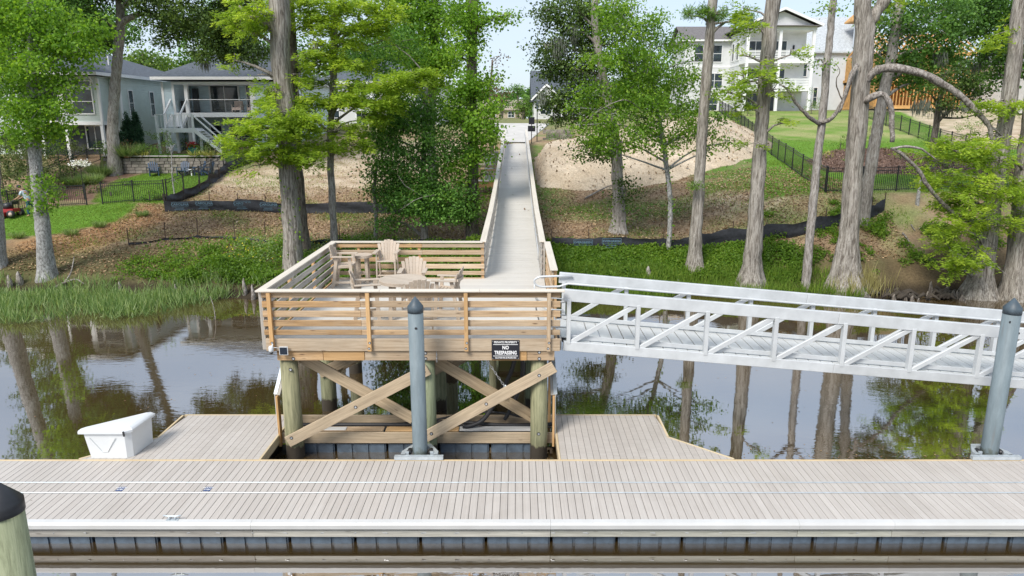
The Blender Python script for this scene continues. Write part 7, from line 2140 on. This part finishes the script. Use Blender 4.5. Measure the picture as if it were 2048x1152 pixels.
for s in (-.24, .24):
    MB().tube([p + Vector((s, .22, 0)), p + Vector((s, .25, .95)), p + Vector((s * .5, .25, 1.08))], .018, 6).build("back_frame", M_IRON, t); MB().tube([p + Vector((s, -.2, 0)), p + Vector((s, -.22, .45))], .018, 6).build("leg", M_IRON, t)
for k in range(5): MB().tube([p + Vector((-.2 + .1 * k, .24, .45)), p + Vector((-.2 + .1 * k, .27, 1.05))], .01, 5).build("back_bar", M_IRON, t)
MB().box(p.x - .25, p.x + .25, p.y - .24, p.y + .24, p.z + .43, p.z + .46).build("seat", M_IRON, t)

# posts at the head of the boardwalk
p = Vector((P(1063, 288, 62.5).x, 62.5, 0)); p.z = gz(p.x, p.y)
t = thing("notice_post", p, "post with two dark notice boards, one above the other, at the boardwalk's far end", "sign")
beam("post", p - Vector((0, 0, .2)), p + Vector((0, 0, 2.1)), .07, .07, M_IRON, t, up=UPY)
for z0, z1, w_ in ((1.62, 2.22, .25), (1.02, 1.50, .32)):
    MB().box(p.x - w_, p.x + w_, p.y - .07, p.y - .04, p.z + z0, p.z + z1).build("notice_board", M_SIGN, t)
p = Vector((P(1074, 285, 63.5).x, 63.5, 0)); p.z = gz(p.x, p.y)
t = thing("lamp_post", p, "tall slim black post with a dark lamp head at the boardwalk's far end", "lamp post")
beam("post", p - Vector((0, 0, .2)), p + Vector((0, 0, 2.9)), .08, .08, M_IRON, t, up=UPY)
MB().box(p.x - .1, p.x + .1, p.y - .1, p.y + .1, p.z + 2.75, p.z + 3.3).build("lamp_head", M_CAPB, t)
tw = thing("block_wall", (3.4, 64.5, 6.2), "short grey block wall beside the notice boards", "wall")
for r_ in range(3):
    for k in range(4):
        beam("stone", (2.3 + k * .62 + .3 * (r_ % 2), 64.6, 5.95 + r_ * .36), (2.9 + k * .62 + .3 * (r_ % 2), 64.6, 5.95 + r_ * .36), .35, .34, M_STONE, tw, ch=.02)

# ================================================================== PERSON WITH THE MOWER
pm = PG(60, 434)
def skin_body(name, joints, edges, mat, parent, sub=2):
    me = bpy.data.meshes.new(name)
    me.from_pydata([j[0] for j in joints], edges, [])
    o = bpy.data.objects.new(name, me); COL.objects.link(o)
    md = o.modifiers.new("skin", 'SKIN'); md.use_smooth_shade = True
    for i, j in enumerate(joints):
        r_ = j[1]; me.skin_vertices[0].data[i].radius = (r_, r_ if len(j) < 3 else j[2])
    me.skin_vertices[0].data[0].use_root = True
    s2 = o.modifiers.new("sub", 'SUBSURF'); s2.levels = sub; s2.render_levels = sub
    dg = bpy.context.evaluated_depsgraph_get()
    m2 = bpy.data.meshes.new_from_object(o.evaluated_get(dg))
    bpy.data.objects.remove(o)
    m2.name = name; m2.materials.clear(); m2.materials.append(mat)
    m2.polygons.foreach_set('use_smooth', [True] * len(m2.polygons))
    ob = bpy.data.objects.new(name, m2)
    return link(ob, Matrix.Translation(pm), parent)
man = thing("person", pm, "person in a pale patterned shirt and teal trousers leaning over a red mower, mid stride", "person")
# local frame: walks towards -X; pelvis root first
J = [((.10, 0, .92), .13), ((.02, 0, 1.10), .14), ((-.10, 0, 1.30), .16), ((-.20, 0, 1.44), .09), ((-.27, 0, 1.53), .06), ((-.34, -.01, 1.62), .095), ((-.36, -.01, 1.70), .085),
     ((-.14, -.20, 1.40), .065), ((-.26, -.25, 1.16), .048), ((-.50, -.22, 1.02), .036), ((-.58, -.21, 1.00), .035),
     ((-.14, .20, 1.40), .065), ((-.28, .25, 1.16), .048), ((-.52, .22, 1.02), .036), ((-.60, .21, 1.00), .035),
     ((.10, -.10, .84), .10), ((.02, -.11, .46), .066), ((.06, -.11, .09), .046), ((-.10, -.11, .045), .04),
     ((.12, .10, .84), .10), ((.26, .11, .47), .066), ((.56, .11, .20), .046), ((.50, .11, .06), .04)]
E = [(0, 1), (1, 2), (2, 3), (3, 4), (4, 5), (5, 6), (2, 7), (7, 8), (8, 9), (9, 10), (2, 11), (11, 12), (12, 13), (13, 14), (0, 15), (15, 16), (16, 17), (17, 18), (0, 19), (19, 20), (20, 21), (21, 22)]
skin_body("body", J, E, M_SKINP, man)
k = 1.22
skin_body("shirt", [((.10, 0, .86), .155), ((.02, 0, 1.08), .165), ((-.09, 0, 1.28), .18), ((-.19, 0, 1.42), .12), ((-.15, -.20, 1.40), .09), ((-.22, -.245, 1.22), .075), ((-.15, .20, 1.40), .09), ((-.23, .245, 1.22), .075)],
          [(0, 1), (1, 2), (2, 3), (2, 4), (4, 5), (2, 6), (6, 7)], M_SHIRT, man)
skin_body("trousers", [((.11, 0, .92), .145), ((.10, -.10, .82), .115), ((.02, -.11, .46), .085), ((.06, -.11, .12), .07), ((.12, .10, .82), .115), ((.26, .11, .47), .085), ((.54, .11, .22), .07)],
          [(0, 1), (1, 2), (2, 3), (0, 4), (4, 5), (5, 6)], M_JEANS, man)
MB().lathe(pm + Vector((-.36, -.01, 1.66)), [(.115, 0), (.12, .04), (.10, .11), (.05, .14)], 12).build("cap", M_HAIR, man, True)
for s, x0 in ((-1, -.60), (1, -.62)):
    for f in range(4):
        a = pm + Vector((x0, s * .21 - .03 + .02 * f, .995)); MB().tube([a, a + Vector((-.045, 0, .008)), a + Vector((-.055, 0, -.03)), a + Vector((-.03, 0, -.05))], [.010, .0095, .008, .007], 6).build("finger", M_SKINP, man, True)
    a = pm + Vector((x0 + .02, s * .21 - s * .03, .99)); MB().tube([a, a + Vector((-.03, -s * .02, -.02)), a + Vector((-.05, -s * .015, -.045))], [.012, .010, .008], 6).build("thumb", M_SKINP, man, True)
mw = thing("lawn_mower", pm + Vector((-1.3, -.1, 0)), "red walk behind mower with a black engine, pushed by the bending person", "lawn mower")
o_ = pm + Vector((-1.5, 0, gz(pm.x - 1.5, pm.y) - pm.z))
deckp = [(-.75, -.45), (-.60, -.62), (.25, -.62), (.35, -.45), (.35, .45), (.25, .62), (-.60, .62), (-.75, .45)]
loft([([(o_.x + a, o_.y + b2) for a, b2 in deckp], o_.z + .10), ([(o_.x + a, o_.y + b2) for a, b2 in deckp], o_.z + .24), ([(o_.x + a * .9, o_.y + b2 * .88) for a, b2 in deckp], o_.z + .30)]).build("mower_deck", M_RED, mw)
for y_ in (-.40, .40):
    for x_, r_ in ((-.72, .13), (.72, .22)):
        MB().tube([o_ + Vector((x_, y_ - .06, r_)), o_ + Vector((x_, y_ + .06, r_))], r_, 16).build("wheel", M_BLACKP, mw, True)
        MB().tube([o_ + Vector((x_, y_ - .068, r_)), o_ + Vector((x_, y_ + .068, r_))], r_ * .5, 12).build("wheel_hub", M_CUSH, mw, True)
MB().box(o_.x + .15, o_.x + .80, o_.y - .32, o_.y + .32, o_.z + .32, o_.z + .50).build("engine_frame", M_RED, mw)
MB().lathe(o_ + Vector((.35, 0, .50)), [(.24, 0), (.26, .18), (.22, .28), (.10, .34)], 16).build("engine", M_BLACKP, mw, True)
MB().box(o_.x - .30, o_.x + .10, o_.y - .2, o_.y + .2, o_.z + .31, o_.z + .48).build("belt_cover", M_BLACKP, mw)
MB().lathe(o_ + Vector((-.05, .05, .48)), [(.18, 0), (.2, .1), (.12, .16)], 14).build("fuel_tank", M_BOXW, mw, True)
for s in (-1, 1):
    MB().tube([o_ + Vector((.75, s * .28, .45)), o_ + Vector((.80, s * .27, .95)), o_ + Vector((.98, s * .25, 1.02))], .02, 8).build("handlebar", M_BLACKP, mw, True)
MB().box(o_.x + .70, o_.x + .80, o_.y - .28, o_.y + .28, o_.z + .74, o_.z + .92).build("control_panel", M_BLACKP, mw)

# ================================================================== WATERSIDE
def knee(px, py, h, r, lab, Y=None, mat=M_DEADW):
    p = PG(px, py) if Y is None else Vector((P(px, py, Y).x, Y, max(gz(P(px, py, Y).x, Y), -.3)))
    o = MB().tube([p + Vector((0, 0, -.3)), p + Vector((.02, 0, h * .4)), p + Vector((-.02, .01, h * .8)), p + Vector((0, 0, h))], [r * 1.5, r, r * .55, r * .2], 9).build("cypress_knee", mat, None, True)
    tag(o, lab, "cypress knee", "cypress knees along the shore")
for a in ((1296, 556, .55, .14, "pointed cypress knee alone on the green bank right of the boardwalk"), (1356, 570, .28, .08, "small cypress knee beside the pine trunk foot"), (20, 572, .5, .11, "pale cypress knee near the left edge of the marsh grass"), (40, 570, .55, .14, "broad cypress knee left of the pale sweetgum"),
          (490, 590, .75, .10, "tall cypress knee in the water left of the platform corner"), (507, 600, .7, .09, "thin cypress knee nearest the platform corner"), (240, 578, .35, .07, "short cypress knee in the middle of the left marsh"), (352, 586, .4, .07, "cypress knee at the marsh edge among dark roots")):
    knee(*a)
for k in range(22):
    px = 1770 + RNG.random() * 190; Yk = 29.9 + RNG.random() * 1.5
    knee(px, 575, .15 + .45 * RNG.random(), .06 + .06 * RNG.random(), "dark muddy cypress knee in the crowded patch left of the skirted cypress", Yk, M_BARKD)
mud = MB()
for k in range(46):
    px = 1765 + RNG.random() * 150; Yk = 30.2 + RNG.random() * 1.3
    c = P(px, 580, Yk); c.z = .02
    mud.tube([c + Vector((-.25, 0, .02)), c + Vector((0, RNG.normal() * .1, .10 + .12 * RNG.random())), c + Vector((.25, RNG.normal() * .15, .0))], [.06, .09, .04], 6)
tag(mud.build("root_tangle", M_ROCK, None, True), kind="stuff")
def stick(name, pts, r, lab, cat="branch", mat=None, group=None):
    p, rr = dense_path([Vector(q) for q in pts], list(np.linspace(r, r * .35, len(pts))), .2, .008)
    tag(MB().tube(p, rr, 6).build(name, mat or M_DEADW, None, True), lab, cat, group)
g3 = lambda px, py, dz=.08: PG(px, py) + Vector((0, 0, dz))
stick("driftwood_branch", [g3(112, 578), g3(150, 568, .2), g3(170, 572)], .07, "pale driftwood limb at the foot of the marsh bank")
stick("driftwood_branch", [g3(128, 574, .1), g3(145, 560, .35), g3(152, 540, .6)], .05, "broken driftwood stub standing up from the marsh bank")
stick("driftwood_branch", [g3(1805, 470), g3(1815, 484, .12), g3(1822, 498)], .05, "thin bleached stick lying on the brown right bank")
stick("driftwood_branch", [g3(1822, 452), g3(1830, 466, .12), g3(1842, 462, .2)], .03, "curled bleached twig on the brown right bank")
stick("driftwood_branch", [g3(1170, 400, .1), g3(1215, 380, .2), g3(1232, 376, .15)], .06, "grey fallen branch at the foot of the sand heap")
stick("sunken_twig", [(-12.0, 27.2, -.1), (-12.15, 27.5, .35), (-12.3, 27.6, .8)], .025, "bare dead twig standing in the open water on the left", "twig")
for k in range(9):
    x = 4.9 + RNG.random() * 4.5; yy = 14.3 + RNG.random() * 1.3; a = RNG.random() * 3
    stick("floating_reed", [(x, yy, .006), (x + .3 * math.cos(a), yy + .3 * math.sin(a), .01)], .011, "thin reed stem floating near the dock right of the slanted corner", "reed", M_BARKG, "reed stems floating by the dock")

def scatter(n, xr, yr, cond):
    X = RNG.uniform(*xr, n); Y = RNG.uniform(*yr, n)
    Z = ground(X, Y)
    k = cond(X, Y, Z)
    return X[k], Y[k], Z[k]
def blades(name, X, Y, Z, h, w, mat, lean=.3, tint=None):
    n = len(X)
    C = np.stack([X, Y, Z], 1)
    D = np.array((0, 0, 1.)) + RNG.normal(size=(n, 3)) * lean
    o = obj_mesh(name, leaf_mesh(name, C, D, rdir(n) * np.array((1, 1, .15)), h, w, RNG.random(n) if tint is None else tint, mat), kind="stuff")
    return o
# marsh grass standing in the shallows on the left
X = RNG.uniform(-24, -5.2, 60000); Y = RNG.uniform(26.4, 32.2, 60000)
edge = np.interp(X, [-24, -19, -16, -14.8, -13.8, -12.8, -11, -5], [26.6, 26.6, 26.9, 27.4, 28.6, 30.2, 31.0, 31.3]) + .5 * vnoise(X, Y, 1.4, 2)
k = (Y > edge) & (RNG.random(60000) < np.clip((Y - edge) * .9 + .12, 0, 1) * np.where(Y > 31, .55, 1.0) * np.clip(.34 + .42 * vnoise(X, Y, 1.1, 4), .03, 1))
X, Y = X[k], Y[k]
blades("marsh_grass", X, Y, np.maximum(ground(X, Y), -.05), RNG.uniform(.2, .7, len(X)), .034, M_LGRS, .34)
X = np.concatenate([RNG.normal(-9.1, .35, 240), RNG.normal(-8.2, .3, 160), RNG.normal(-7.2, .25, 180), RNG.normal(-6.8, .2, 120)]); Y = np.concatenate([RNG.normal(29.0, .5, 240), RNG.normal(28.2, .5, 160), RNG.normal(28.6, .6, 180), RNG.normal(27.6, .4, 120)])
blades("sparse_reeds", X, Y, np.full(len(X), -.05), RNG.uniform(.3, 1.0, len(X)), .02, M_LGRS, .25)
# grass along the right shore, dry reeds beside the massive cypress
X, Y, Z = scatter(34000, (1.2, 15.5), (29.8, 33.0), lambda X, Y, Z: (Z > -.12) & (Z < .75) & (RNG.random(len(X)) < .6 + .4 * vnoise(X, Y, 1.2, 7)))
blades("shore_grass", X, Y, np.maximum(Z, -.05), RNG.uniform(.2, .65, len(X)), .026, M_LGRD, .25)
X = RNG.normal(15.4, .55, 700); Y = RNG.normal(31.1, .3, 700)
blades("dry_reeds", X, Y, np.maximum(ground(X, Y), -.05), RNG.uniform(.4, 1.1, 700), .028, M_LREED, .2)
# leafy weeds on both banks
def weeds(name, n, xr, yr, cond, mat, hmax=.35, L=.12):
    X, Y, Z = scatter(n, xr, yr, cond)
    m = 5
    idx = np.repeat(np.arange(len(X)), m)
    hh = RNG.random(len(idx)) * hmax * (.25 + 1.5 * np.clip(vnoise(X, Y, 1.3, 3)[idx] * .6 + .4, 0, 1))
    C = np.stack([X, Y, Z], 1)[idx] + RNG.normal(size=(len(idx), 3)) * np.array((.10, .10, .0)); C[:, 2] += hh + .02
    tint = np.clip(RNG.normal(.45, .2, len(idx)) + .25 * vnoise(X, Y, .7, 5)[idx], 0, 1)
    N = RNG.normal(size=C.shape) * .5 + np.array((0, -.25, .8))
    obj_mesh(name, leaf_mesh(name, C, rdir(len(idx)), N, L * RNG.uniform(.6, 1.3, len(idx)), L * .75, tint, mat), kind="stuff")
weeds("bank_weeds", 24000, (-19, -4.0), (31.6, 36.2), lambda X, Y, Z: (Z > .28) & (Z < 1.5 + .2 * vnoise(X, Y, 1, 1)) & (RNG.random(len(X)) < np.where(X < -15.5, .25, .9) * np.where(Z > .95, .4, 1) * np.clip(.65 + .6 * vnoise(X, Y, 1.6, 5), .1, 1)), M_LWEED, .45)
weeds("bank_weeds", 6000, (-4.5, 1.5), (31.6, 36), lambda X, Y, Z: (Z > .3) & (Z < 1.5), M_LWEED, .35)
weeds("bank_weeds", 30000, (1.0, 13.5), (31.6, 36.0), lambda X, Y, Z: (Z > .35) & (Y < np.interp(X, [1, 9, 13], [35.3, 35.0, 34.2]) + .25 * vnoise(X, Y, 1, 1)) & (RNG.random(len(X)) < np.interp(X, [1, 10, 13.5], [.95, .8, .45]) * np.clip(.7 + .6 * vnoise(X, Y, 1.6, 5), .1, 1)), M_LWEED, .32)
weeds("bank_creeper", 16000, (12.0, 24.0), (31.8, 38.5), lambda X, Y, Z: (Z > .5) & (.6 * vnoise(X, Y, .9, 12) + .75 * vnoise(X, Y, 2.3, 3) + .3 * vnoise(X, Y, 5, 6) > np.interp(Z, [.5, 1.2, 3.6], [.35, .15, .55])) & (RNG.random(len(X)) < .7), M_LWEED, .28)
weeds("bank_weeds_tops", 2600, (-14, -4.5), (33.2, 35.4), lambda X, Y, Z: RNG.random(len(X)) < .5, M_LGRS, .5, .10)
X, Y, Z = scatter(420, (-14.5, -5), (33.2, 35.6), lambda X, Y, Z: RNG.random(len(X)) < .7)
n = len(X)
obj_mesh("yellow_flowers", leaf_mesh("yellow_flowers", np.stack([X, Y, Z + RNG.uniform(.15, .4, n)], 1), rdir(n), rdir(n) + np.array((0, -.4, .8)), .07, .07, np.full(n, .9), leaf_mat("yellow blossom", (.5, .38, .02), (.65, .5, .03), (.75, .6, .05), .2)), kind="stuff")
# leaf litter and short grass on the slope between the banks and the fences
X, Y, Z = scatter(72000, (-25, 19), (32.6, 47), lambda X, Y, Z: (RNG.random(len(X)) < np.clip(1.5 - (Y - 34.5) / 12, .25, 1)) & ~((X > 1.0) & (mound_h(X, Y) > .05)) & (Z > np.where(X < -14, .55, 1.25)) & ~np.any([inpoly(X, Y, p_) for p_ in LAWNS[:2]], axis=0))
n = len(X)
obj_mesh("fallen_leaves", leaf_mesh("fallen_leaves", np.stack([X, Y, Z + .015 + RNG.random(n) * .03], 1), rdir(n) * np.array((1, 1, .3)), RNG.normal(size=(n, 3)) * .35 + np.array((0, 0, 1.)), RNG.uniform(.06, .15, n), RNG.uniform(.05, .10, n), RNG.random(n), M_LLIT), kind="stuff")
X, Y, Z = scatter(90000, (-24, 20), (33.5, 50), lambda X, Y, Z: (np.clip(.1 + .9 * vnoise(X, Y, .9, 1.0) + .4 * vnoise(X, Y, .33, 7) + .3 * vnoise(X, Y, 2.6, 5), 0, 1) > RNG.random(len(X)) * 1.3) & ~((X > 1.0) & (mound_h(X, Y) > .05)) & (Z > 1.2))
blades("slope_grass", X, Y, Z, RNG.uniform(.06, .2, len(X)), .03, M_LGRD, .5)
ok = lambda X, Y: np.any([inpoly(X, Y, p_) for p_ in LAWNS[:2]], axis=0)
X, Y, Z = scatter(90000, (-32, -13), (36, 52), lambda X, Y, Z: ok(X, Y))
blades("lawn_grass", X, Y, Z, RNG.uniform(.03, .08, len(X)), .03, M_LGRD, .5)
X, Y, Z = scatter(40000, (11, 40), (38, 60), lambda X, Y, Z: inpoly(X, Y, LAWNS[2]) & (soft(X, Y, MULCH, .1) < .5))
blades("hill_lawn_grass", X, Y, Z, RNG.uniform(.03, .09, len(X)), .035, M_LGRD, .5)
X, Y, Z = scatter(60000, (12, 45), (38.5, 60), lambda X, Y, Z: soft(X, Y, MULCH, .3) > .5)
n = len(X)
obj_mesh("mulch_chips", leaf_mesh("mulch_chips", np.stack([X, Y, Z + RNG.random(n) * .05], 1), rdir(n) * np.array((1, 1, .4)), RNG.normal(size=(n, 3)) * .5 + np.array((0, 0, 1.)), RNG.uniform(.08, .2, n), .06, RNG.random(n), leaf_mat("bark chips", (.08, .05, .04), (.17, .105, .08), (.30, .20, .15), 0.0)), kind="stuff")
for k, (px, py) in enumerate(((1640, 306), (1660, 318), (1690, 330), (1770, 310), (1800, 318), (1845, 325), (1880, 330), (1700, 292))):
    bush("mulch_shrub", ["tiny shrub at the left tip of the mulch bed", "tiny shrub behind the slender pale trunk", "low plant before the fence left of the massive cypress", "low plant right of the massive cypress trunk", "small plant below the hanging bare limb", "small shrub right of the hanging bare limb", "small shrub behind the arching dead twigs", "tiny plant on the far edge of the mulch bed"][k], "shrub", px, py, .38, .3, [M_LFAR, M_LYEL, M_LFAR, M_LBRZ][k % 4], 18, "little plants in the mulch bed", 4, .12, .07)
X, Y, Z = scatter(26000, (-21, -2.5), (37, 60), lambda X, Y, Z: (RNG.random(len(X)) < np.clip(.35 + .6 * vnoise(X, Y, 1.5, 3), .04, 1)) & ~np.any([inpoly(X, Y, p_) for p_ in LAWNS[:2]], axis=0))
blades("dry_slope_grass", X, Y, Z, RNG.uniform(.05, .18, len(X)), .035, M_LREED, .6)
X, Y, Z = scatter(9000, (-20, 18), (36, 58), lambda X, Y, Z: ~np.any([inpoly(X, Y, p_) for p_ in LAWNS[:3]], axis=0) & (RNG.random(len(X)) < np.clip(.4 + .7 * vnoise(X, Y, .8, 9), 0, 1)) & ~((X > 1.0) & (mound_h(X, Y) > .05)))
n = len(X)
obj_mesh("soil_clods", leaf_mesh("soil_clods", np.stack([X, Y, Z + .02], 1), rdir(n), rdir(n), RNG.uniform(.06, .2, n), RNG.uniform(.05, .15, n), RNG.random(n), leaf_mat("dry soil clods", (.16, .10, .06), (.33, .24, .16), (.56, .46, .34), 0.0), .5), kind="stuff")
n = 700
X = np.concatenate([RNG.uniform(4.8, 11, 300), RNG.uniform(-14, 14, 400)]); Y = np.concatenate([14.25 + RNG.random(300) ** 2.5 * 1.8, RNG.uniform(17, 30.5, 400)])
obj_mesh("floating_leaf_bits", leaf_mesh("floating_leaf_bits", np.stack([X, Y, np.full(n, -.062)], 1), rdir(n) * np.array((1, 1, 0)), np.tile((0, 0, 1.), (n, 1)), RNG.uniform(.02, .08, n), RNG.uniform(.012, .04, n), RNG.random(n), M_LLIT, 0), kind="stuff")
# clods and tracks on the heap of sand
X = RNG.uniform(0, 20, 2600); Y = RNG.uniform(43, 60, 2600); hM = mound_h(X, Y)
k = hM > .15
X, Y, hM = X[k], Y[k], hM[k]
n = len(X)
obj_mesh("clods", leaf_mesh("clods", np.stack([X, Y, ground(X, Y) - .06 + hM + .02], 1), rdir(n), rdir(n), RNG.uniform(.06, .25, n), RNG.uniform(.05, .2, n), RNG.random(n), leaf_mat("dry clods", (.22, .15, .09), (.40, .30, .20), (.52, .42, .31), 0.0), .5), kind="stuff")
# leaves dropped on the boardwalk
for k in range(9):
    yy = 27 + RNG.random() * 28; x = RNG.uniform(-.8, .6)
    o = obj_mesh("fallen_leaf", leaf_mesh("fallen_leaf", np.array([(0, 0, .012)]), rdir(1), np.array([(0, 0, 1.)]), .16, .10, np.array([.1]), M_LLIT), loc=(x, yy, lane(yy)))
    tag(o, "small brown leaf dropped on the boardwalk planks", "leaf", "leaves dropped on the boardwalk")
